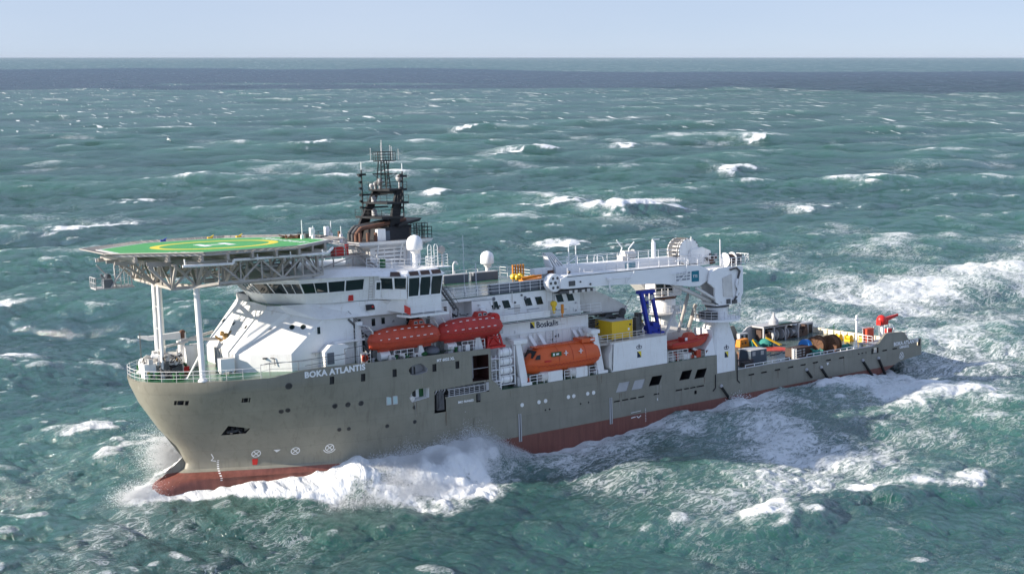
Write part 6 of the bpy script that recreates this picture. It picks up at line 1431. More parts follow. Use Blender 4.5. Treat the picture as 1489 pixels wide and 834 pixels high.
build('housing', MB().hexa([(-2.6, -1, 0), (1.2, -1, 0), (1.2, 1, 0), (-2.6, 1, 0), (-2.2, -.8, 2.7), (.9, -.8, 2.9), (.9, .8, 2.9), (-2.2, .8, 2.7)]), 'orange', t)
build('skirt', MB().box(-2.7, 1.4, -1.15, 1.15, 0, .7), 'brown', t); build('hole', MB().lathe([(.35, -.1), (.35, 0)], (-.3, -.9, 1.8), 'y', 12).lathe([(.25, -.1), (.25, 0)], (-1.4, -.9, 1.7), 'y', 12), 'brown', t)
t = put('green_tarpaulin', 'teal green tarpaulin tent beside the orange machine', 'tarpaulin', (96.2, 5.5, dz), 0, None, .62)
build('cover', MB().hexa([(-1.6, -1.3, 0), (2.0, -1.3, 0), (2.0, 1.3, 0), (-1.6, 1.3, 0), (-1.2, -.4, 1.9), (.3, -.4, 2.0), (.3, .4, 2.0), (-1.2, .4, 1.9)]), 'tealnet', t)
t = put('rope_pile', 'large pile of teal rope and netting with yellow beams leaning on it', 'rope', (98.9, 5.6, dz), 0, None, .7); g = MB()
for k in range(90):
    a = rr_.uniform(0, 6.3); r = rr_.uniform(0, 1.8); z = rr_.uniform(0, 2.2 * (1 - r / 2.1)); p = Vector((r * math.cos(a) * 1.3, r * math.sin(a), z)); g.tube(p, p + Vector((rr_.uniform(-.6, .6), rr_.uniform(-.6, .6), rr_.uniform(-.3, .3))), .11, 5)
g.ball((0, 0, .5), 1.6, 12, .8); build('ropes', g, 'tealnet', t)
for i, (a, b, lab) in enumerate((((98.4, 5.2, 3.4), (100.2, 3.9, 2.2), 'yellow beam leaning from the teal rope pile down to the deck'), ((95.0, 4.7, 3.5), (95.6, 4.0, 2.2), 'short yellow beam standing left of the red deck disc'), ((93.1, 5.0, 2.3), (95.3, 3.7, 2.2), 'yellow beam lying flat left of the red deck disc'))):
    o = tag(build('yellow_beam', MB().bar(a, b, .18, .18).bar((a[0] + .1, a[1], a[2] + .1), (b[0] + .45, b[1], b[2]), .1), 'yellow'), lab, 'beam', 'yellow beams on the after deck'); o.matrix_world = SHIP
t = put('white_generator', 'small white machine cabinet with dark openings at the far bulwark', 'machine', (97.6, 9.4, dz), 0, None, .6)
build('cabinet', MB().box(-1.6, 1.6, -.6, .6, 0, 2.9), 'lightgrey', t, smooth=False); build('opening', MB().box(-1.1, -.3, -.64, -.6, 1.7, 2.5).box(.4, 1.3, -.64, -.6, 1.0, 2.5), 'black', t)
# machinery house on the starboard side
g = MB().box(100.5, 108.8, 7.6, 10.6, 4.35, 4.6)
for x in (100.7, 103.0, 105.6, 108.6): g.box(x - .12, x + .12, 7.7, 7.95, 2.0, 4.4)
g.box(100.5, 108.8, 10.45, 10.6, 2, 4.4).hexa([(96.5, 10.3, 2), (100.6, 10.3, 2), (100.6, 10.62, 2), (96.5, 10.62, 2), (99.6, 10.3, 4.4), (100.6, 10.3, 4.6), (100.6, 10.62, 4.6), (99.6, 10.62, 4.4)])
hs = build('starboard_shelter', g, 'lightgrey', ship, 'low open machinery shelter along the starboard side')
build('shelter_roof_edge', MB().box(100.4, 108.9, 7.5, 7.6, 4.55, 4.68), 'black', hs)
g = MB().lathe([(.8, 0), (.75, .6), (.4, 1.0), (.15, 1.5), (.15, 1.9)], (104.2, 9.0, 4.6), 'z', 14)
build('roof_winch', g, 'lightgrey', hs); build('roof_pad', MB().box(104.6, 107.4, 8.0, 9.4, 4.6, 4.72), 'deck', hs)
g = MB()
for k in range(46):
    x = 100.8 + rr_.uniform(0, 11); z = 2.0; g.box(x, x + rr_.uniform(.2, 1.0), 8 + rr_.uniform(0, 1.5), 9.8, z, z + rr_.uniform(.4, 1.9))
build('tugger_winches', g, 'brown', hs)
g = MB()
for x, r in ((102.6, .9), (105.0, .9), (107.2, .75)): build('winch_drum', MB().lathe([(r, 0), (r, .12), (r * .55, .14), (r * .55, 1.1), (r, 1.12), (r, 1.24)], (x, 8.4, 3.0), 'x', 18), 'lightgrey', hs)
g.lathe([(.9, 0), (.5, 1.1), (.7, 1.9)], (109.6, 9.2, 2.0), 'z', 12).box(111, 114.4, 9.8, 10.5, 2.0, 3.8)
build('stern_windlass', g, 'lightgrey', hs)
for x in (109.8, 111.6, 113.3): build('dark_doorway', MB().box(x, x + .8, 9.72, 9.8, 2.0, 3.5), 'black', hs)
# brown slatted box
t = put('slatted_crate', 'dark brown slatted crate with a pale end ladder, at the port rail by the reels', 'crate', (95.3, -4.6, dz), .12, None, .88)
build('body', MB().box(-2.6, 2.6, -1.0, 1.0, 0, 1.75), 'brown', t, smooth=False); g = MB()
for x in (-2.0, -1.2, -.2): 
    for z in (.5, .95, 1.4): g.box(x - .3, x + .3, -1.04, -1.0, z - .12, z + .12)
build('slats', g, 'lightgrey', t); build('end_ladder', MB().ladder((-2.75, -.9, 0), (-2.75, -.9, 1.9), .8, (0, 1, 0), .06).box(-3.1, -2.62, -1.05, -.9, 0, 1.85), 'white', t)
# two big wooden cable reels
reel0 = None
for i, (x, y, lab) in enumerate(((98.6, -5.0, 'large brown cable reel, the forward one of the pair, beside the bright blue drum'), (100.6, -5.9, 'large brown cable reel, the after one of the pair, nearest the stern'))):
    if reel0 is None:
        t = thing('cable_reel', lab, 'cable reel', (x, y, dz + 1.42), .25, 'cable reels on the after deck', size=.81)
        for q in (-.85, .73): build('flange', MB().lathe([(.3, 0), (1.75, 0), (1.75, .12), (.3, .12)], (0, 0, 0), 'x', 30).move((q, 0, 0)), 'cable', t)
        build('wound_cable', MB().lathe([(1.45, -.72), (1.5, -.6), (1.45, -.5), (1.52, -.35), (1.45, -.2), (1.52, 0), (1.46, .15), (1.52, .3), (1.45, .45), (1.5, .6), (1.45, .73)], (0, 0, 0), 'x', 30), 'cable', t)
        g = MB()
        for k in range(12): a = 2 * math.pi * k / 12; g.bar((-.88, .3 * math.cos(a), .3 * math.sin(a)), (-.88, 1.7 * math.cos(a), 1.7 * math.sin(a)), .1)
        build('spokes', g, 'rust', t); reel0 = t
    else:
        t = copy_tree(reel0); t.matrix_world = SHIP @ Matrix.Translation((x, y, dz + 1.42)) @ Matrix.Rotation(.15, 4, 'Z') @ Matrix.Scale(.83, 4); t['label'] = lab
t = put('blue_drum', 'bright blue curved drum half hidden by the forward cable reel, orange and yellow edges', 'drum', (97.0, -3.9, dz), 0, None, .8)
build('shell', MB().lathe([(1.4, 0), (1.4, .9)], (0, 0, 1.5), 'x', 24), 'brightblue', t); build('yellow_rim', MB().lathe([(1.45, .9), (1.45, 1.05)], (0, 0, 1.5), 'x', 24), 'yellow', t); build('orange_base', MB().box(-.3, 1.2, -1.2, -.6, 0, 1.0), 'orange', t)
for i, (x, y, s_, lab) in enumerate(((96.9, -6.6, .72, 'teal net bundle heaped in front of the forward cable reel'), (103.4, -6.2, .75, 'teal net bundle heaped behind the after cable reel'))):
    t = put('net_bundle', lab, 'net', (x, y, dz), 0, 'teal net bundles beside the reels'); g = MB().ball((0, 0, .75 * s_), 1.0 * s_, 12, .8)
    for k in range(40):
        a = rr_.uniform(0, 6.3); p = Vector((1.05 * s_ * math.cos(a), 1.05 * s_ * math.sin(a), rr_.uniform(.1, 1.5) * s_)); g.tube(p, p + Vector((rr_.uniform(-.5, .5), rr_.uniform(-.5, .5), rr_.uniform(-.3, .3))), .08, 5)
    build('netting', g, 'tealnet', t)
# yellow gear by the transom
for i, x in enumerate((1.9, .2, -1.9)):
    t = put('yellow_winch', ['yellow winch at the stern bulwark, farthest from the port side', 'yellow winch at the stern bulwark, middle one of three', 'yellow winch at the stern bulwark, next to the raised stern platform'][i], 'winch', (111.5 - x * .25, x - .4, dz), 0, 'yellow winches at the stern', size=.8)
    build('drum', MB().lathe([(.55, -.6), (.55, -.5), (.35, -.5), (.35, .5), (.55, .5), (.55, .6)], (0, 0, .75), 'y', 14), 'yellow', t); build('base', MB().box(-.6, .6, -.7, .7, 0, .4).box(-.2, .4, .65, .95, 0, 1.1), 'yellow', t)
t = put('green_post', 'green post standing on the deck by the stern winches', 'post', (112.9, 4.1, dz)); build('post', MB().pipe([(0, 0, 0), (0, 0, 2.0), (.2, 0, 2.2)], .06), 'ygreen', t); build('base', MB().lathe([(.25, 0), (.25, .12)], (0, 0, 0), 'z', 12), 'ygreen', t)
# raised platform at the port quarter with railings, red crane and lifebuoy boxes
g = MB().box(104.6, 112.0, -10.66, -7.6, 3.3, 3.45)
for x in (104.9, 107.3, 109.7): g.lathe([(.3, 0), (.3, 1.3)], (x, -8.0, 2.02), 'z', 12)
qd = build('quarter_platform', g, 'lightgrey', ship)
railing([(104.3, -8.0, 3.45), (104.3, -10.5, 3.45)], qd, h=1.3, n=3, post=.9, r=.04)
railing([(104.3, -7.7, 3.45), (111.9, -7.7, 3.45)], qd, h=2.2, n=4, post=1.2, r=.04)
railing([(111.2, -10.3, 3.45), (115.0, -10.6, 3.45), (115.0, -6, 2.9)], qd, h=.9, n=2, post=1.2, r=.03)
build('light_mast', MB().tube((104.2, -7.7, 2.0), (104.2, -7.7, 7.4), .16, 10).ball((104.2, -7.7, 7.5), .2, 8).box(103.9, 104.5, -7.8, -7.6, 6.9, 7.1), 'white_clean', qd)
tag(build('orange_gear_box', MB().box(105.5, 107.0, -8.6, -7.9, 3.5, 5.4).box(105.4, 107.1, -8.7, -7.8, 5.4, 5.5), 'boatorange2'), 'orange box behind the railing of the raised stern platform', 'box').matrix_world = SHIP
t = put('stern_deck_crane', 'small bright red crane with its arm level on the raised stern platform', 'deck crane', (108.2, -9.2, 3.45))
build('post', MB().lathe([(.3, 0), (.25, 2.6)], (0, 0, 0), 'z', 12), 'white_clean', t)
build('head', MB().ball((-.2, 0, 3.2), .75, 12, 1.1).box(-.9, .9, -.4, .4, 2.5, 3.3), 'red', t)
build('arm', MB().hexa([(.3, -.3, 2.9), (3.6, -.1, 3.5), (3.6, .1, 3.5), (.3, .3, 2.9), (.3, -.3, 3.5), (3.6, -.1, 3.8), (3.6, .1, 3.8), (.3, .3, 3.5)]), 'red', t)
t = put('lifebuoy_cabinet', 'red and white lifebuoy cabinet, aftermost on the raised stern platform', 'cabinet', (110.4, -8.6, 3.45)); build('box', MB().box(-.5, .5, -.3, .3, .6, 1.6), 'red', t); build('frame', MB().pipe([(-.6, -.3, 0), (-.6, -.3, 1.8), (.9, -.3, 1.8), (.9, -.3, 0)], .08), 'white_clean', t)
build('stern_light', MB().lathe([(.3, 0), (.1, .6), (.08, 1.2)], (113.2, -9.6, 3.4), 'z', 10), 'lightgrey', ship)
# loose hose lines painted / lying on the deck
g = MB()
for k in range(6): g.pipe([(84 + k * 3, -1.5 + k * .2, 2.07), (86 + k * 3, -.8, 2.07), (90 + k * 2.4, .6, 2.07)], .07, 5)
build('deck_hoses', g, 'dark_steel', ship)

# ---------------- small fittings that clutter the white walls
rf = random.Random(21)
def clutter(n, x0, x1, z0, z1, y, par):
    for k in range(n):
        x, z = rf.uniform(x0, x1), rf.uniform(z0, z1); kind = rf.randrange(5)
        if kind == 0: build('wall_lamp', MB().box(x - .1, x + .1, y - .18, y, z - .07, z + .07), 'lightgrey', par)
        elif kind == 1: build('junction_box', MB().box(x - .14, x + .14, y - .12, y, z - .2, z + .2), rf.choice(['white_worn', 'cargo_grey', 'white_clean']), par)
        elif kind == 2: build('wall_pipe', MB().tube((x, y - .06, z - .7), (x, y - .06, z + .7), .04, 5), 'white_worn', par)
        elif kind == 3: build('cable_tray', MB().box(x - .9, x + .9, y - .07, y, z - .03, z + .03), rf.choice(['signgrey', 'navy', 'white_worn']), par)
        else: build('vent_cover', MB().lathe([(.13, -.12), (.13, 0)], (x, y, z), 'y', 10), 'dark_steel', par)
clutter(26, 37.6, 52.0, 13.4, 16.3, -8.0, upper)
clutter(22, 22.4, 32.6, 11.0, 15.4, -6.9, ship)
clutter(14, 33.2, 38.6, 11.0, 13.8, -7.4, ship)
clutter(24, 39.5, 53.2, 6.4, 12.8, -8.0, lw)
for x in (24.2, 27.6, 31.2, 35.6): build('door', MB().box(x - .4, x + .4, -6.96 if x < 33 else -7.46, -6.9 if x < 33 else -7.4, 10.8, 12.75), 'lightgrey', ship)
for x in (38.6, 43.3, 48.2): build('wall_door', MB().box(x - .38, x + .38, -8.05, -8.0, 13.2, 15.1), 'white_worn', upper)
# things standing about on the narrow side decks
for k in range(26):
    x = rf.uniform(23, 37.4); h = rf.uniform(.25, .9)
    build('deck_fitting', (MB().box(x, x + rf.uniform(.2, .7), -10.4, -9.8 + rf.uniform(0, .6), 10.73, 10.73 + h) if k % 2 else MB().lathe([(.16, 0), (.16, h), (.24, h), (.24, h + .1)], (x, -10.2 + rf.uniform(0, 1), 10.73), 'z', 10)), rf.choice(['white_worn', 'ygreen', 'dark_steel', 'lightgrey', 'white']), ship)
for k in range(22):
    x = rf.choice([rf.uniform(39.5, 54), rf.uniform(64.5, 72)]); h = rf.uniform(.3, 1.1)
    build('deck_fitting', MB().box(x, x + rf.uniform(.2, .9), -10.7, -10.2 + rf.uniform(0, 1.2), 5.88, 5.88 + h), rf.choice(['white_worn', 'rust', 'dark_steel', 'lightgrey', 'white', 'boatorange2']), ship)
# rust and salt runs below openings of the hull
M['stain'] = paint('rust_run', (.165, .135, .10), .6, var=.25, scale=3)
M['salt'] = paint('salt_run', (.30, .29, .26), .6, var=.2, scale=3)
for k in range(34):
    s_, z_ = rf.choice([(62.4, 3.2), (67.4, 3.25), (70, 3.2), (35.3, 7.3), (36.8, 7.3), (28.6, 9.1), (27.8, 6.0), (31.2, 4.4), (79, 2.3), (84, 2.3), (91.5, 2.4), (97, 2.4), (44, 3.4), (49, 3.4), (56, 3.0), (104.5, 2.1), (56, 2.0), (66.5, 2.0), (73, 3.2), (39.6, 5.6), (53, 5.7)])
    s_ += rf.uniform(-.5, .5); ln = rf.uniform(.5, 1.9); w_ = rf.uniform(.03, .09); y_ = -(hb(s_, z_) if s_ < 40 else 11.0) - .006
    build('rust_run', MB().add([(s_ - w_, y_, z_), (s_ + w_, y_, z_), (s_ + w_ * .3, y_ + (.004 if s_ > 40 else 0), z_ - ln), (s_ - w_ * .3, y_ + (.004 if s_ > 40 else 0), z_ - ln)], [(0, 1, 2, 3)]), rf.choice(['stain', 'stain', 'salt']), hull, smooth=False, recalc=False)
# ================================================================ SEA
SEA_Z = -1.0
WDIR = np.array([-.34, -.94]); WDIR /= np.linalg.norm(WDIR)
def fft_band(tile, lam_hi, lam_lo, rms, seed, spread=3., N=256):
    """one periodic tile of wind waves between two wavelengths: height, sideways shift and its gradients"""
    r = np.random.default_rng(seed); k1 = np.fft.fftfreq(N, d=tile / N) * 2 * np.pi
    kx, ky = np.meshgrid(k1, k1, indexing='ij'); k = np.hypot(kx, ky); k[0, 0] = 1
    c = (kx * WDIR[0] + ky * WDIR[1]) / k
    S = np.where((k > 2 * np.pi / lam_hi) & (k <= 2 * np.pi / lam_lo), k ** -3.6 * (np.abs(c) ** spread + .06) * np.where(c < 0, .25, 1), 0)
    S[0, 0] = 0
    a = (r.normal(size=(N, N)) + 1j * r.normal(size=(N, N))) * np.sqrt(S)
    f = lambda m: np.real(np.fft.ifft2(a * m))
    h = f(1); sc = rms / h.std()
    out = [h, f(-1j * kx / k), f(-1j * ky / k), f(kx * kx / k), f(ky * ky / k), f(kx * ky / k)]
    return tile, [np.ascontiguousarray(o * sc, dtype=np.float32) for o in out]
BANDS = [fft_band(660, 150, 55, .82, 11, 4), fft_band(290, 55, 24, .50, 12, 3), fft_band(127, 24, 10, .29, 13, 2.2),
         fft_band(53, 10, 4.2, .165, 14, 1.4), fft_band(23, 4.2, 1.7, .080, 15, 1.1), fft_band(9.7, 1.7, .7, .034, 16, 1.)]
CHOP = [1.25, 1.25, 1.2, 1.1, 1., .9]
def sample(A, tile, x, y):
    N = A.shape[0]; u = (x / tile) % 1 * N; v = (y / tile) % 1 * N
    i = np.floor(u).astype(np.int32); j = np.floor(v).astype(np.int32); fu = (u - i).astype(np.float32); fv = (v - j).astype(np.float32)
    i %= N; j %= N; i2 = (i + 1) % N; j2 = (j + 1) % N
    return (A[i, j] * (1 - fu) + A[i2, j] * fu) * (1 - fv) + (A[i, j2] * (1 - fu) + A[i2, j2] * fu) * fv
def ss(x, a, b): t = np.clip((x - a) / (b - a), 0, 1); return t * t * (3 - 2 * t)

CX, CY = -27.27, -113.82; CAMZ = 46.1
p_ = np.concatenate([np.arange(600, 60, -.62), np.exp(np.linspace(math.log(60), math.log(6), 150)), np.exp(np.linspace(math.log(6), math.log(.9), 34))[1:]])
D_ = CAMZ * 1108. / p_
D_ = np.concatenate([[.5, 20, 40, 55, 66, 74, 79, 82], D_[D_ > 83]])
az0 = 0.5797081
half = rad(29.5)
fine = np.linspace(-half, half, 1010)
ext = half + np.cumsum(np.minimum(rad(.08) * 1.22 ** np.arange(60), rad(4.5))); ext = ext[ext < math.pi - .02]
AZ = np.concatenate([-ext[::-1], fine, ext]); nA, nD = len(AZ), len(D_)
A2, D2 = np.meshgrid(AZ + az0, D_, indexing='ij')
gx = (CX + D2 * np.sin(A2)); gy = (CY + D2 * np.cos(A2))
dr = np.maximum(np.gradient(D_)[None, :] * np.ones_like(D2), .1)
da = D2 * np.gradient(AZ)[:, None]

def wl_breadth(x):
    xs = np.array([1.2, 2.5, 5, 8, 12, 18, 24, 30, 38, 60, 105, 108, 112]); ys = np.array([.1, 1.3, 1.9, 3.2, 5.2, 7.6, 9.4, 10.5, 11, 11, 11, 10.9, 0])
    return np.interp(x, xs, ys, left=0, right=0)
WB = wl_breadth(gx)
inx = (gx > 0) & (gx < 110)
ds = np.where(inx, np.abs(gy) - WB, np.hypot(np.where(gx < 0, -gx, np.maximum(gx - 110, 0)), np.maximum(np.abs(gy) - 11, 0) * (gx > 0) + np.abs(gy) * (gx <= 0)))
damp = 1 - .62 * np.exp(-np.maximum(ds, 0) / 9.)

def jac(x, y, nb=3, lodf=None):
    a = b = c = 0
    for i in range(nb):
        t, B = BANDS[i]; w = 1 if lodf is None else lodf[i]
        a = a + CHOP[i] * w * sample(B[3], t, x, y); b = b + CHOP[i] * w * sample(B[4], t, x, y); c = c + CHOP[i] * w * sample(B[5], t, x, y)
    return (1 - a) * (1 - b) - c * c
LAM = [100, 38, 16, 6.5, 2.6, 1.1]
lod = [ss(l / np.maximum(dr, .5 * da), 1.6, 3.2).astype(np.float32) for l in LAM]
Z = np.zeros_like(gx); DX = np.zeros_like(gx); DY = np.zeros_like(gx)
for i, (t, B) in enumerate(BANDS):
    w = lod[i] * (damp if i < 3 else 1)
    Z += w * sample(B[0], t, gx, gy); DX += CHOP[i] * w * sample(B[1], t, gx, gy); DY += CHOP[i] * w * sample(B[2], t, gx, gy)
crest = Z.copy()

def vnoise(x, y, sc, seed):
    """smooth value noise on a lattice"""
    r = np.random.default_rng(seed).random((256, 256)).astype(np.float32)
    u, v = x / sc, y / sc; i = np.floor(u).astype(int); j = np.floor(v).astype(int); fu, fv = u - i, v - j
    fu = fu * fu * (3 - 2 * fu); fv = fv * fv * (3 - 2 * fv); i %= 256; j %= 256; i2 = (i + 1) % 256; j2 = (j + 1) % 256
    return (r[i, j] * (1 - fu) + r[i2, j] * fu) * (1 - fv) + (r[i, j2] * (1 - fu) + r[i2, j2] * fu) * fv
def fbm(x, y, sc, seed, o=4):
    s = 0; a = .5; n = 0
    for k in range(o): s = s + a * vnoise(x, y, sc / 2 ** k, seed + k); n += a; a *= .55
    return s / n

# --- whitecaps where the surface folds, with foam trailing upwind of the crest
J0 = jac(gx, gy, 4, lod)
patch = .45 + .55 * ss(fbm(gx, gy, 34, 5), .44, .50)
J0 = jac(gx, gy, 5, lod)
near_ = (D2 < 700) & (ds > 4)
t_hi, t_lo = np.percentile(J0[near_], .3), np.percentile(J0[near_], 7.0)
cap = (1 - ss(J0, t_hi, t_lo)) * patch
trail = np.zeros_like(gx)
for k in range(1, 8):
    s = k * 1.7; Jk = jac(gx + WDIR[0] * s, gy + WDIR[1] * s, 3, lod)
    trail = np.maximum(trail, (1 - ss(Jk, t_hi - .03, t_lo)) * (1 - k / 8.) * .62)
trail *= patch
wn = ss(fbm(gx, gy, 2.6, 71), .30, .66)
foam = np.minimum(cap * 1.3 * (.35 + .65 * wn) + trail * (.45 + .55 * wn), .50)
lace = np.zeros_like(gx)

# --- breaking crests seen in the view, as (polyline, height, foam reach upwind, strength)
def seg_field(pts):
    """signed across-crest distance (positive = upwind side), along-crest fraction"""
    best = np.full(gx.shape, 1e9); sgn = np.zeros_like(gx); al = np.zeros_like(gx); P = np.array(pts, float)
    L = np.concatenate([[0], np.cumsum(np.hypot(*np.diff(P, axis=0).T))])
    for m in range(len(P) - 1):
        a, b = P[m], P[m + 1]; d = b - a; l2 = d @ d; tt = ((gx - a[0]) * d[0] + (gy - a[1]) * d[1]) / l2
        tc = np.clip(tt, 0, 1); ex = gx - (a[0] + tc * d[0]); ey = gy - (a[1] + tc * d[1]); q = np.hypot(ex, ey)
        m_ = q < best; best = np.where(m_, q, best); sgn = np.where(m_, -(ex * WDIR[0] + ey * WDIR[1]), sgn); al = np.where(m_, (L[m] + tc * math.sqrt(l2)) / L[-1], al)
    return best, sgn, al
n1 = fbm(gx, gy, 9, 21); n2 = fbm(gx, gy, 3, 31); nb_ = fbm(gx, gy, 5.5, 91)
BREAK = [  # points on the mean level, height, width front, width behind, foam reach, foam strength
    ([(50.5, -36.5), (55, -38.5), (62, -38.0), (70, -41), (79, -43.5), (86, -42)], 1.5, 4.5, 9, 17, 1.0),
    ([(172, 140), (182, 147), (192, 146), (204, 142)], 3.4, 5, 13, 24, 2.1),
    ([(160, 158), (170, 160), (182, 171)], 2.6, 5, 12, 20, 1.9),
    ([(128, 108), (136, 110), (146, 119)], 1.6, 4, 10, 16, 1.6),
    ([(284, 205), (305, 228), (318, 222)], 2.2, 6, 12, 9, 1.3),
    ([(-6, 100), (4, 108), (12, 110)], 1.0, 4, 9, 9, .9),
    ([(330, 330), (356, 352)], 1.6, 7, 14, 12, 1.2),
    ([(330, 500), (372, 520), (395, 512)], 1.8, 9, 15, 16, 1.3),
    ([(60, 250), (75, 262)], 1.3, 6, 12, 12, 1.1),
    ([(232, 120), (252, 126)], 1.2, 5, 10, 11, 1.2),
    ([(92, -24), (104, -27), (112, -24)], .9, 3.5, 7, 12, .95),
    ([(300, 150), (330, 168)], 1.5, 6, 11, 12, 1.1),
    ([(20, 190), (42, 204), (58, 203)], 1.6, 6, 12, 14, 1.2), ([(96, 300), (124, 316)], 1.8, 7, 13, 14, 1.2), ([(250, 330), (282, 342), (300, 336)], 2.0, 8, 14, 16, 1.3),
    ([(-14, 60), (-4, 66), (3, 65)], .9, 4, 8, 10, .9), ([(150, 210), (168, 220)], 1.4, 6, 11, 12, 1.1), ([(420, 330), (452, 344)], 2.0, 8, 14, 14, 1.3), ([(190, 420), (226, 438)], 2.0, 8, 14, 14, 1.3),
]
for pts, hgt, wf, wb_, reach, st_ in BREAK:
    q, sg, al = seg_field(pts); sg = sg + (nb_ - .5) * 7.5; ends = np.sin(np.clip(al, .02, .98) * math.pi) ** .5
    ed = np.exp(-np.maximum(q - np.abs(sg), 0) ** 2 / 18.)
    prof_ = np.where(sg < 0, np.exp(-(sg / wf) ** 2), np.exp(-(sg / wb_) ** 2))
    m = q < 60
    Z = Z + np.where(m, hgt * prof_ * ends * ed * (.8 + .4 * n1), 0)
    DX = DX + np.where(m, WDIR[0] * hgt * .5 * prof_ * ed * ends, 0); DY = DY + np.where(m, WDIR[1] * hgt * .5 * prof_ * ed * ends, 0)
    ff = ss(sg, -2.0, -.2) * (1 - ss(sg, reach * .25, reach)) * ends * np.exp(-np.maximum(q - np.abs(sg), 0) ** 2 / 30.)
    foam = foam + np.where(m, ff * st_ * (.22 + .50 * ss(.5 * n1 + .5 * n2, .40, .62)), 0)
    foam = foam + np.where(m, np.exp(-((sg - .6) / 1.5) ** 2) * ends * ed * .62 * st_ * ss(nb_, .36, .50), 0)
    lace = lace + np.where(m, ss(sg, -1, 1) * (1 - ss(sg, reach * .8, reach * 2.2)) * ends * .24 * np.exp(-np.maximum(q - np.abs(sg), 0) ** 2 / 90.), 0)
    tong = ss(-sg, 0, .4) * (1 - ss(-sg, 1.0, 3.2)) * ss(n1, .52, .68) * ends
    foam = foam + np.where(m, tong * .8 * st_, 0)

# --- the ship's own waves
port = gy < 0
Zb = np.where(port & inx, (2.7 * np.exp(-((gx - 28.5) / 12.) ** 4) * np.exp(-(np.maximum(ds, 0) / 3.0) ** 2) + 1.1 * np.exp(-((gx - 35) / 4.5) ** 2) * np.exp(-(np.maximum(ds, 0) / 2.4) ** 2)) * (.78 + .45 * n2), 0)
Zb += np.where(port & inx, 1.1 * np.exp(-((gx - 21) / 8.) ** 2) * np.exp(-((ds - 3.2) / 2.4) ** 2) * (.6 + .8 * n2), 0)
Zb += np.where(port & inx, .9 * np.exp(-((gx - 11) / 5.) ** 2) * np.exp(-((ds - 1.2) / 1.8) ** 2), 0)
Zb += .55 * np.exp(-((gx - 2) ** 2 / 70. + gy ** 2 / 60.))
Zb += np.where(port & inx, .55 * ss(gx, 46, 66) * np.exp(-(np.maximum(ds, 0) / 6.) ** 2), 0)
Zb -= np.where(port & inx, .0 * np.exp(-((gx - 50) / 9.) ** 2) * np.exp(-(np.maximum(ds, 0) / 7.) ** 2), 0)
Zb += np.where(~port & inx, 2.6 * np.exp(-((gx - 8) / 5.) ** 2) * np.exp(-((ds - 1.2) / 2.2) ** 2) * (.6 + .8 * n2), 0)
Z = Z + Zb
lim = np.clip(1.4 + .33 * (gx - 9), 1.2, 7.2) * (1 - .45 * ss(gx, 30, 40))
fb = np.where(port & inx, ss(gx, 8, 15) * (1 - ss(gx, 34, 42)) * (1 - ss(ds, lim * (.55 + .6 * n1), lim * 1.45)) * ss(ds, -2, .3) * (.42 + .95 * ss(.5 * n1 + .5 * n2, .36, .62)), 0)
edge = np.where(port & inx, ss(gx, 1, 6) * (1 - ss(gx, 12, 20)) * np.exp(-((ds - .7 - .12 * gx) / .8) ** 2) * 1.0, 0)
foam = foam + fb * 1.25 + edge
foam += 1.1 * np.exp(-(((gx - .2) / 2.2) ** 2 + ((gy + .6) / 2.0) ** 2)) + np.where(port, .9 * np.exp(-((gx - 6) / 6.) ** 2) * np.exp(-((ds - 1.3) / .9) ** 2), 0)
foam += np.where(~port & inx, 1.5 * np.exp(-((gx - 9) / 7.) ** 2) * np.exp(-((ds - 2.0) / 3.2) ** 2), 0)
n3_ = fbm(gx, gy, 17, 43)
# lacy foam: along the port side, astern, and the churned starboard side
lace += np.where(port & inx, ss(gx, 34, 46) * (np.exp(-np.maximum(ds, 0) / 13.) * .42 + .05), 0)
lace += np.where(port, ss(gx, 40, 60) * (1 - ss(-gy, 24, 48)) * .26 * ss(n3_, .42, .6), 0)
lace += np.where(port & inx, np.exp(-np.maximum(ds, 0) / 1.2) * .5 * ss(gx, 40, 50), 0)
lace += ss(gx, 104, 116) * (1 - ss(np.abs(gy - (gx - 110) * .12), 18, 46)) * .36 * (1 - ss(gx, 200, 420))
n3 = fbm(gx, gy, 26, 41)
stb = ss(gy, 9, 16) * ss(gx, 50, 80) * (1 - ss(gy, 45, 120)) * (1 - ss(gx, 300, 520))
lace += stb * (.10 + .19 * ss(n3, .4, .62))
# patches of old foam everywhere
lace += .30 * ss(fbm(gx, gy, 60, 51), .52, .70) * ss(fbm(gx, gy, 11, 61), .40, .65)
lace += .13
cr_ = ss(crest, 1.0, 2.1) * ss(D2, 60, 160)
lace += .42 * cr_ * ss(n3_, .40, .58)
foam = foam + .42 * ss(crest, 1.55, 2.5) * ss(n1, .46, .62) * (ds > 6)
wk = np.clip(lace, 0, 1)
Z += wk * .16 * (n2 - .5) * 2 * ss(wk, .3, .6)
for (x0, y0, r0, f0) in ((75.6, -12.2, 1.6, 1.4), (92.5, -12.5, 2.6, .9), (104, -12.4, 1.6, .5)):
    g_ = np.exp(-((gx - x0) ** 2 + (gy - y0) ** 2) / r0 ** 2); foam += f0 * g_; Z += .5 * f0 * g_
ff_ = np.clip(foam, 0, 1) * (D2 < 260)
Z += ff_ * .55 * (fbm(gx, gy, 1.3, 101) - .5) + np.clip(fb, 0, 1) * .9 * (fbm(gx, gy, 2.4, 111) - .5)
foam = foam - .28 * np.clip(foam, 0, 1) * ss(fbm(gx, gy, 1.7, 121), .44, .62)
# keep the water out of the ship's decks
inside = inx & (ds < -.6)
Z = np.where(inside, np.minimum(Z, 0) - .3, Z)

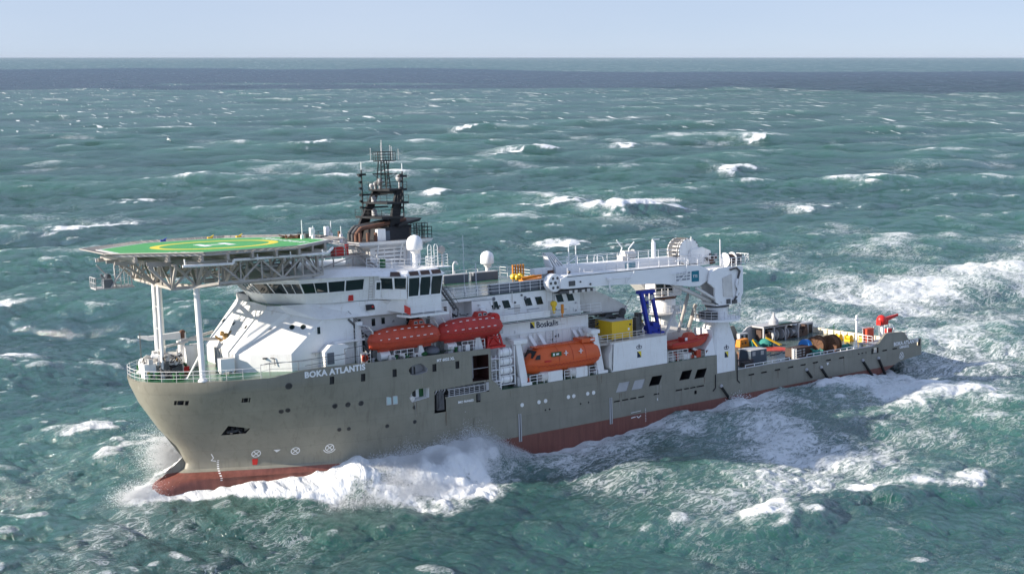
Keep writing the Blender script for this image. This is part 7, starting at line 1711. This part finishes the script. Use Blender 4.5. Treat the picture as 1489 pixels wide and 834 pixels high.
vx, vy, vz = gx + DX * (ds > 1.5), gy + DY * (ds > 1.5), Z + SEA_Z
nV = nA * nD
me = bpy.data.meshes.new('sea'); me.vertices.add(nV)
me.vertices.foreach_set('co', np.stack([vx.ravel(), vy.ravel(), vz.ravel()], 1).astype(np.float32).ravel())
I, J_ = np.meshgrid(np.arange(nA), np.arange(nD - 1), indexing='ij'); I2 = (I + 1) % nA
q = np.stack([I * nD + J_, I * nD + J_ + 1, I2 * nD + J_ + 1, I2 * nD + J_], -1).reshape(-1, 4).astype(np.int32)
nF = len(q); me.loops.add(nF * 4); me.loops.foreach_set('vertex_index', q.ravel()); me.polygons.add(nF)
me.polygons.foreach_set('loop_start', np.arange(0, nF * 4, 4, dtype=np.int32)); me.polygons.foreach_set('use_smooth', np.ones(nF, bool))
me.update(calc_edges=True)
def attr(name, a):
    at = me.attributes.new(name, 'FLOAT', 'POINT'); at.data.foreach_set('value', a.astype(np.float32).ravel())
attr('foam', np.clip(foam, 0, 2)); attr('lace', np.clip(lace, 0, 1)); attr('crest', np.clip(crest / 1.6, -1, 1.5)); attr('far', 1 - lod[2]); attr('vfar', ss(D2, 800, 1700))
sea = bpy.data.objects.new('sea', me); COL.objects.link(sea); sea['kind'] = 'structure'

def sea_material():
    m = bpy.data.materials.new('rough_sea_water'); t = nt(m); N = t.nodes; L = t.links
    out = N.new('ShaderNodeOutputMaterial'); b = N.new('ShaderNodeBsdfPrincipled'); L.new(b.outputs[0], out.inputs[0])
    geo = N.new('ShaderNodeTexCoord'); pos = geo.outputs['Object']
    def at(n): a = N.new('ShaderNodeAttribute'); a.attribute_name = n; return a.outputs['Fac']
    def math_(op, a, c, clamp=False):
        n = N.new('ShaderNodeMath'); n.operation = op; n.use_clamp = clamp
        for i, v in enumerate((a, c)):
            if isinstance(v, (int, float)): n.inputs[i].default_value = v
            elif v is not None: L.new(v, n.inputs[i])
        return n.outputs[0]
    def mr(v, a, b_, c=0., d=1.):
        n = N.new('ShaderNodeMapRange'); n.interpolation_type = 'SMOOTHSTEP'
        n.inputs[1].default_value = a; n.inputs[2].default_value = b_; n.inputs[3].default_value = c; n.inputs[4].default_value = d; L.new(v, n.inputs[0]); return n.outputs[0]
    def mapping(sx, sy, rot):
        mp = N.new('ShaderNodeMapping'); mp.inputs['Rotation'].default_value = (0, 0, rot); mp.inputs['Scale'].default_value = (sx, sy, .3); L.new(pos, mp.inputs[0]); return mp.outputs[0]
    def noise(vec, sc, det=6, ro=.6, dist=0.):
        n = N.new('ShaderNodeTexNoise'); n.inputs['Scale'].default_value = sc; n.inputs['Detail'].default_value = det; n.inputs['Roughness'].default_value = ro; n.inputs['Distortion'].default_value = dist
        L.new(vec, n.inputs['Vector']); return n.outputs['Fac']
    def ridge(v, k=8.):  # thin bright lines where the noise crosses its middle
        return math_('SUBTRACT', 1., math_('MULTIPLY', math_('ABSOLUTE', math_('SUBTRACT', v, .5), None), k), True)
    rot = -math.atan2(WDIR[1], WDIR[0])
    along = mapping(.45, 1.25, rot)       # drawn out along the wind
    foam, lace, crest_, far = at('foam'), at('lace'), at('crest'), at('far')
    a1 = noise(along, .85, 9, .68, .55); a2 = noise(mapping(1, 1, .4), 2.3, 8, .7, .5); big = noise(mapping(1, 1, 0), .055, 4)
    web = math_('MAXIMUM', ridge(a1), math_('MULTIPLY', ridge(a2), .85))
    fine = ridge(noise(mapping(1.1, 2.2, rot), 3.4, 6, .7, .6))
    tex = math_('ADD', math_('ADD', math_('MULTIPLY', web, .52), math_('MULTIPLY', a2, .34)), math_('MULTIPLY', fine, .26))       # 0..~1.1
    lc = math_('MULTIPLY', lace, mr(big, .36, .62, .55, 1.25))
    lines = math_('MAXIMUM', web, math_('MULTIPLY', fine, .82))
    v1 = math_('SUBTRACT', math_('ADD', math_('MULTIPLY', lc, .80), lines), 1.04)
    lace_a = mr(v1, 0, .42, 0, .80)
    v2 = math_('SUBTRACT', math_('ADD', math_('MULTIPLY', foam, 1.0), math_('MULTIPLY', tex, .95)), .86)
    foam_a = mr(v2, 0, .55, 0, 1.)
    # distant white horses: short dashes lying along the crests
    wfar = noise(mapping(.9, .22, rot), .034, 6, .66, .3); wh = noise(mapping(.9, .19, rot), .18, 5, .62, .3); wh2 = noise(mapping(1, 1, 1.), .012, 3)
    fv = math_('MULTIPLY', mr(math_('ADD', wh, math_('MULTIPLY', wh2, .25)), .752, .79), mr(far, .05, .6))
    fv2 = math_('MULTIPLY', mr(wfar, .615, .68), at('vfar'))
    fa = math_('MAXIMUM', math_('MAXIMUM', lace_a, foam_a), math_('MAXIMUM', math_('MULTIPLY', fv, .9), math_('MULTIPLY', fv2, .6)))
    # water body: light scattered back from below the surface hardly depends on the slope of the
    # ripples, so it uses an almost level normal; the sky is mirrored by the true, rippled surface
    cn = noise(mapping(.5, 1.4, rot), .05, 5, .6, .4)
    c1 = N.new('ShaderNodeMix'); c1.data_type = 'RGBA'; c1.inputs['A'].default_value = (.015, .061, .057, 1); c1.inputs['B'].default_value = (.028, .136, .087, 1)
    L.new(math_('ADD', math_('MULTIPLY', mr(crest_, -.7, 1.2), .6), mr(cn, .3, .7, 0, .3), True), c1.inputs['Factor'])  # crests tinted greener: glow of light through thin water put into the colour
    c2 = N.new('ShaderNodeMix'); c2.data_type = 'RGBA'; L.new(c1.outputs['Result'], c2.inputs['A']); c2.inputs['B'].default_value = (.11, .24, .21, 1)
    L.new(math_('MULTIPLY', mr(math_('ADD', lace, foam), .25, 1.2), .5), c2.inputs['Factor'])
    r1 = noise(mapping(1.5, .6, rot), .8, 7, .64, .4); r2 = noise(mapping(1.5, .7, rot + .3), 3.6, 6, .64)
    hh = math_('ADD', math_('MULTIPLY', r1, .45), math_('MULTIPLY', r2, .18)); hh = math_('ADD', hh, math_('MULTIPLY', fa, .10))
    hh = math_('ADD', hh, math_('MULTIPLY', math_('MULTIPLY', wfar, at('vfar')), 14.))
    hh = math_('ADD', hh, math_('MULTIPLY', math_('MULTIPLY', wh, far), 2.6))
    bp = N.new('ShaderNodeBump'); bp.inputs['Strength'].default_value = .85; bp.inputs['Distance'].default_value = .9
    L.new(hh, bp.inputs['Height'])
    lev = N.new('ShaderNodeVectorMath'); lev.operation = 'ADD'; lev.inputs[1].default_value = (0, 0, .36); L.new(bp.outputs[0], lev.inputs[0])
    nrm = N.new('ShaderNodeVectorMath'); nrm.operation = 'NORMALIZE'; L.new(lev.outputs[0], nrm.inputs[0])
    body = N.new('ShaderNodeBsdfDiffuse'); L.new(c2.outputs['Result'], body.inputs['Color']); L.new(nrm.outputs[0], body.inputs['Normal'])
    gl = N.new('ShaderNodeBsdfGlossy'); gl.inputs['Color'].default_value = (.93, .97, 1, 1); L.new(bp.outputs[0], gl.inputs['Normal'])
    L.new(math_('ADD', math_('MULTIPLY', far, .14), .10), gl.inputs['Roughness'])
    fr = N.new('ShaderNodeFresnel'); fr.inputs['IOR'].default_value = 1.33; L.new(bp.outputs[0], fr.inputs['Normal'])
    frs = math_('MINIMUM', math_('MULTIPLY', fr.outputs[0], .46), .36)      # facets of a rough sea hide one another at low angles
    mw = N.new('ShaderNodeMixShader'); L.new(frs, mw.inputs[0]); L.new(body.outputs[0], mw.inputs[1]); L.new(gl.outputs[0], mw.inputs[2])
    b.inputs['Base Color'].default_value = (.80, .82, .83, 1); b.inputs['Roughness'].default_value = .8; b.inputs['Specular IOR Level'].default_value = .2; L.new(bp.outputs[0], b.inputs['Normal'])
    mf = N.new('ShaderNodeMixShader'); L.new(fa, mf.inputs[0]); L.new(mw.outputs[0], mf.inputs[1]); L.new(b.outputs[0], mf.inputs[2]); L.new(mf.outputs[0], out.inputs[0])
    return m
me.materials.append(sea_material())

# --- spray thrown up by the bow: thousands of flecks of broken water
def spray(name, clouds, seed):
    r = np.random.default_rng(seed); V = []; nv = 0
    octv = np.array([(1, 1, 1), (-1, -1, 1), (-1, 1, -1), (1, -1, -1)], float) * .8; octf = np.array([(0, 1, 3), (0, 2, 1), (0, 3, 2), (1, 2, 3)])
    pts = []; rr = []
    for fn, n, s0, s1 in clouds:
        P = fn(r, n); pts.append(P); rr.append(s0 + (s1 - s0) * r.random(len(P)) ** 2.5)
    P = np.concatenate(pts); R_ = np.concatenate(rr)
    sc = R_[:, None, None] * r.uniform(.6, 1.4, (len(P), 1, 3))
    an = r.uniform(0, 6.28, len(P)); c, s = np.cos(an)[:, None], np.sin(an)[:, None]
    v = octv[None] * sc; vx_ = v[..., 0] * c - v[..., 2] * s; vz_ = v[..., 0] * s + v[..., 2] * c
    v = np.stack([vx_, v[..., 1], vz_], -1) + P[:, None, :]
    F_ = (octf[None] + 4 * np.arange(len(P))[:, None, None]).reshape(-1, 3)
    m_ = bpy.data.meshes.new(name); m_.vertices.add(len(P) * 4); m_.vertices.foreach_set('co', v.astype(np.float32).ravel())
    m_.loops.add(len(F_) * 3); m_.loops.foreach_set('vertex_index', F_.ravel().astype(np.int32)); m_.polygons.add(len(F_))
    m_.polygons.foreach_set('loop_start', np.arange(0, len(F_) * 3, 3, dtype=np.int32)); m_.polygons.foreach_set('use_smooth', np.ones(len(F_), bool)); m_.update(calc_edges=True)
    m_.materials.append(M['spray']); o = bpy.data.objects.new(name, m_); COL.objects.link(o); o['kind'] = 'stuff'; return o
M['spray'] = paint('white_spray', (.86, .88, .90), .9, var=.04, spec=.2)
tile_h = lambda x, y: sum((.38 if i < 3 else 1) * sample(B[0], t, np.asarray(x), np.asarray(y)) for i, (t, B) in enumerate(BANDS[:4]))
def bank(x0, x1, off, wid, hgt, sky=1.):
    """spray along the port hull: x range, distance from shell, spread, height as function of x"""
    def fn(r, n):
        x = r.uniform(x0, x1, n); k = hgt(x) / max(1e-6, hgt(np.linspace(x0, x1, 50)).max()); keep = r.random(n) < k + .05; x = x[keep]
        lump = .55 + .9 * vnoise(x * 1., x * .3, 1.3, 77)
        o = off(x) + r.normal(0, wid, len(x)); z = np.abs(r.normal(0, 1, len(x))) ** 1.1 * hgt(x) * .42 * lump
        y = -(wl_breadth(x) + np.maximum(o, .1)); base = 2.6 * np.exp(-((x - 28.5) / 12.) ** 4) * np.exp(-(o / 3.0) ** 2) + 1.0 * np.exp(-((x - 35) / 4.5) ** 2) * np.exp(-(o / 2.4) ** 2) + .9 * np.exp(-((x - 21) / 8.) ** 2) * np.exp(-((o - 3.2) / 2.4) ** 2)
        return np.stack([x, y, SEA_Z + base + z - .1], -1)
    return fn
def burst(cx_, cy_, z0, rx, ry, rz, tilt=(0, 0)):
    def fn(r, n):
        q_ = r.normal(size=(n, 3)); h = np.abs(q_[:, 2]) * rz
        return np.stack([cx_ + q_[:, 0] * rx + tilt[0] * h, cy_ + q_[:, 1] * ry + tilt[1] * h, z0 + h], -1)
    return fn
spray('bow_wave_spray', [
    (bank(12, 42, lambda x: 1.6 + 0 * x, 1.2, lambda x: 1.6 * np.exp(-((x - 34) / 6.5) ** 2) + 1.1 * np.exp(-((x - 23) / 7) ** 2)), 200000, .007, .034),
    (bank(14, 34, lambda x: 5.5 - .05 * x, 1.1, lambda x: 1.2 * np.exp(-((x - 23) / 7) ** 2)), 100000, .007, .034),
    (bank(3, 15, lambda x: 1.0 + .08 * x, .35, lambda x: .45 + 0 * x), 36000, .007, .03),
    (burst(-.3, -.9, -.6, 1.2, .9, .75), 30000, .007, .032)], 3)
spray('starboard_bow_spray', [(burst(7.6, 5.4, -.8, 1.7, .9, 1.7, (-.62, .30)), 200000, .007, .034), (burst(10.5, 7.4, -.6, 2.2, 1.0, 1.0), 40000, .007, .03)], 4)
def at_line(pts, n_h, rz):
    P = np.array(pts)
    def fn(r, n):
        u = r.random(n) * (len(P) - 1); i = np.minimum(u.astype(int), len(P) - 2); f = (u - i)[:, None]; q_ = P[i] * (1 - f) + P[i + 1] * f
        return np.stack([q_[:, 0] + r.normal(0, 1., n), q_[:, 1] + r.normal(0, 1., n) + .8, SEA_Z + n_h + np.abs(r.normal(0, rz, n))], -1)
    return fn
spray('wave_crest_spray', [(at_line([(176, 143.5), (184, 148), (192, 147), (202, 143)], 2.4, .35), 9000, .03, .12), (burst(75.4, -12.0, -1.2, .9, .5, .8), 7000, .02, .08), (burst(92.6, -12.3, -1.3, 2.2, .6, .5), 7000, .02, .08)], 6)

# --- cloud standing out of the picture, high over the sea: its shadow darkens a belt of far water
def cloud(cx_, cy_, z, lx, ly, th, rotz, seed):
    nu, nv = 72, 28; g = MB(); vs = []
    U, W_ = np.meshgrid(np.linspace(-1, 1, nu), np.linspace(-1, 1, nv), indexing='ij')
    nn = fbm(U * lx, W_ * ly * .5, 620, seed); nb = fbm(U * lx, W_ * ly, 160, seed + 9)
    e = np.clip(1 - np.abs(W_) ** 2 - np.abs(U) ** 6, 0, 1)
    X = U * lx * (1 + .0 * nn); Y = W_ * ly * np.clip(1 + (nn - .5) * 3.2, .25, 2.)
    c, s = math.cos(rotz), math.sin(rotz)
    for sign, tt in ((1, th), (-1, th * .35)):
        for a, b_, e_, n_ in zip(X.ravel(), Y.ravel(), e.ravel(), nb.ravel()):
            vs.append((cx_ + a * c - b_ * s, cy_ + a * s + b_ * c, z + sign * tt * math.sqrt(max(e_, 0)) * (.5 + n_)))
    fs = []
    for k in (0, nu * nv):
        for i in range(nu - 1):
            for j in range(nv - 1): fs.append((k + i * nv + j, k + i * nv + j + 1, k + (i + 1) * nv + j + 1, k + (i + 1) * nv + j))
    g.add(vs, fs); o = build('cloud', g, paint('cloud_vapour', (.85, .86, .88), 1., spec=0.), recalc=False); o['kind'] = 'structure'; return o
# ================================================================ CAMERA, SUN, SKY
cam_d = bpy.data.cameras.new('camera'); cam = bpy.data.objects.new('camera', cam_d); COL.objects.link(cam)
yaw, pitch = 0.5797081, 0.204773
fwd = Vector((math.sin(yaw) * math.cos(pitch), math.cos(yaw) * math.cos(pitch), -math.sin(pitch)))
right = Vector((math.cos(yaw), -math.sin(yaw), 0)); up = right.cross(fwd)
cam.matrix_world = Matrix(((right.x, up.x, -fwd.x, -27.2668), (right.y, up.y, -fwd.y, -113.8206), (right.z, up.z, -fwd.z, 45.086), (0, 0, 0, 1)))
cam_d.sensor_width = 36; cam_d.lens = 1610.62 / 1489 * 36
cam_d.clip_start = 1; cam_d.clip_end = 120000
scene.camera = cam
LS = SHIP.to_3x3() @ Vector((-math.cos(rad(23)) * math.cos(rad(SUN_AZ)), math.cos(rad(23)) * math.sin(rad(SUN_AZ)), math.sin(rad(23))))
LS.normalize()
sun_d = bpy.data.lights.new('sun', 'SUN'); sun_d.energy = SUN_E; sun_d.angle = rad(.5); sun_d.color = (1.0, .90, .76)
sun = bpy.data.objects.new('sun', sun_d); COL.objects.link(sun); sun.rotation_euler = LS.to_track_quat('Z', 'Y').to_euler(); sun.location = LS * 400
w = bpy.data.worlds.new('World'); scene.world = w; w.use_nodes = True
T_ = w.node_tree; bg = T_.nodes['Background']
sk = T_.nodes.new('ShaderNodeTexSky'); sk.sky_type = 'NISHITA'; sk.sun_disc = False
sk.sun_elevation = math.asin(LS.z); sk.sun_rotation = math.atan2(LS.x, LS.y)
sk.air_density = 1; sk.dust_density = 0; sk.ozone_density = 6; sk.altitude = 3000
veil = T_.nodes.new('ShaderNodeMix'); veil.data_type = 'RGBA'; veil.inputs['Factor'].default_value = .93
tcw = T_.nodes.new('ShaderNodeTexCoord'); mpw = T_.nodes.new('ShaderNodeMapping'); mpw.inputs['Scale'].default_value = (1.6, 1.6, 7); nw = T_.nodes.new('ShaderNodeTexNoise'); nw.inputs['Scale'].default_value = 1.6; nw.inputs['Detail'].default_value = 5
T_.links.new(tcw.outputs['Generated'], mpw.inputs[0]); T_.links.new(mpw.outputs[0], nw.inputs['Vector'])
crw = T_.nodes.new('ShaderNodeMix'); crw.data_type = 'RGBA'; crw.inputs['A'].default_value = (1.32, 1.58, 2.04, 1); crw.inputs['B'].default_value = (1.66, 1.84, 2.24, 1)      # thin high cloud over the blue
T_.links.new(nw.outputs['Fac'], crw.inputs['Factor']); T_.links.new(crw.outputs['Result'], veil.inputs['B'])
spw = T_.nodes.new('ShaderNodeSeparateXYZ'); T_.links.new(tcw.outputs['Generated'], spw.inputs[0]); mrw = T_.nodes.new('ShaderNodeMapRange'); mrw.inputs[1].default_value = .05; mrw.inputs[2].default_value = .55; mrw.inputs[3].default_value = .93; mrw.inputs[4].default_value = .60
T_.links.new(spw.outputs[2], mrw.inputs[0]); T_.links.new(mrw.outputs[0], veil.inputs['Factor'])
T_.links.new(sk.outputs[0], veil.inputs['A']); T_.links.new(veil.outputs['Result'], bg.inputs['Color']); bg.inputs['Strength'].default_value = SKY_S
scene.view_settings.view_transform = 'Standard'; scene.view_settings.look = 'None'; scene.view_settings.gamma = 1
scene.view_settings.exposure = EXPO; scene.view_settings.use_curve_mapping = False
scene.render.engine = 'CYCLES'; scene.cycles.use_denoising = True
scene.cycles.max_bounces = 6; scene.cycles.diffuse_bounces = 3; scene.cycles.glossy_bounces = 3
scene.cycles.transmission_bounces = 3; scene.cycles.volume_bounces = 0
def under(d, across=0., h=900.):
    """the spot at height h whose shadow falls on the sea d metres out along the view"""
    f2 = Vector((math.sin(yaw), math.cos(yaw))); r2 = Vector((math.cos(yaw), -math.sin(yaw)))
    return (-27 + f2.x * d + r2.x * across + LS.x / LS.z * h, -113 + f2.y * d + r2.y * across + LS.y / LS.z * h)
c_ = under(CLOUD_D, 300); cloud(c_[0], c_[1], 900, 5200, CLOUD_W, 150, -yaw, 3)
c_ = under(1750, -420); cloud(c_[0], c_[1], 880, 620, 120, 70, -yaw, 8)
c_ = under(1820, 760); cloud(c_[0], c_[1], 880, 380, 90, 60, -yaw, 12)

# sea air: a thin even haze round everything, sky and cloud outside it
hz = MB().box(-60000, 60000, -60000, 60000, -14, 62)
ho = build('haze', hz, M['spray'], recalc=True, smooth=False); ho['kind'] = 'stuff'
hm = bpy.data.materials.new('sea_haze'); t = nt(hm); o_ = t.nodes.new('ShaderNodeOutputMaterial'); pv = t.nodes.new('ShaderNodeVolumePrincipled')
pv.inputs['Color'].default_value = (.62, .70, .82, 1); pv.inputs['Density'].default_value = HAZE; pv.inputs['Anisotropy'].default_value = 0
t.links.new(pv.outputs[0], o_.inputs['Volume']); ho.data.materials.clear(); ho.data.materials.append(hm)

def gull(loc, rot, bank, label):
    g = MB(); n = 9
    body = []
    for i in range(n):
        t = i / (n - 1); r = .085 * math.sin(math.pi * min(1, t * .9 + .08)) + .012; x = -.32 + .72 * t
        body.append([(x, r * math.cos(a), r * .9 * math.sin(a) + .02 * math.sin(3 * t)) for a in [2 * math.pi * k / 10 for k in range(10)]])
    g.loft(body)
    for sg in (-1, 1):      # wings bent at the wrist, dark at the tips
        W = [(0, .13, -.16, .02), (.28, .12, -.13, .10), (.52, .03, -.12, .07), (.74, -.10, -.16, .02)]
        for m_, (a, b) in enumerate(zip(W, W[1:])):
            g.mat(1 if m_ == 2 else 0)
            g.hexa([(a[1], sg * a[0], a[3]), (b[1], sg * b[0], b[3]), (b[2], sg * b[0], b[3]), (a[2], sg * a[0], a[3]), (a[1], sg * a[0], a[3] + .02), (b[1], sg * b[0], b[3] + .012), (b[2], sg * b[0], b[3] + .012), (a[2], sg * a[0], a[3] + .02)])
    g.mat(0).hexa([(-.30, -.05, -.01), (-.30, .05, -.01), (-.46, .09, 0), (-.46, -.09, 0), (-.30, -.05, .01), (-.30, .05, .01), (-.46, .09, .012), (-.46, -.09, .012)])
    o = build('seabird', g, ['white_clean', 'black'])
    o.location = loc; o.rotation_euler = (bank, .1, rot); o.scale = (1.25,) * 3
    return tag(o, label, 'seabird', 'seabirds over the sea')
gull(GULL1, 2.2, .75, 'gull with dark wing tips banking low over the waves, nearer to the ship')
gull(GULL2, 1.2, -.6, 'gull skimming the waves farthest left, near the left edge')
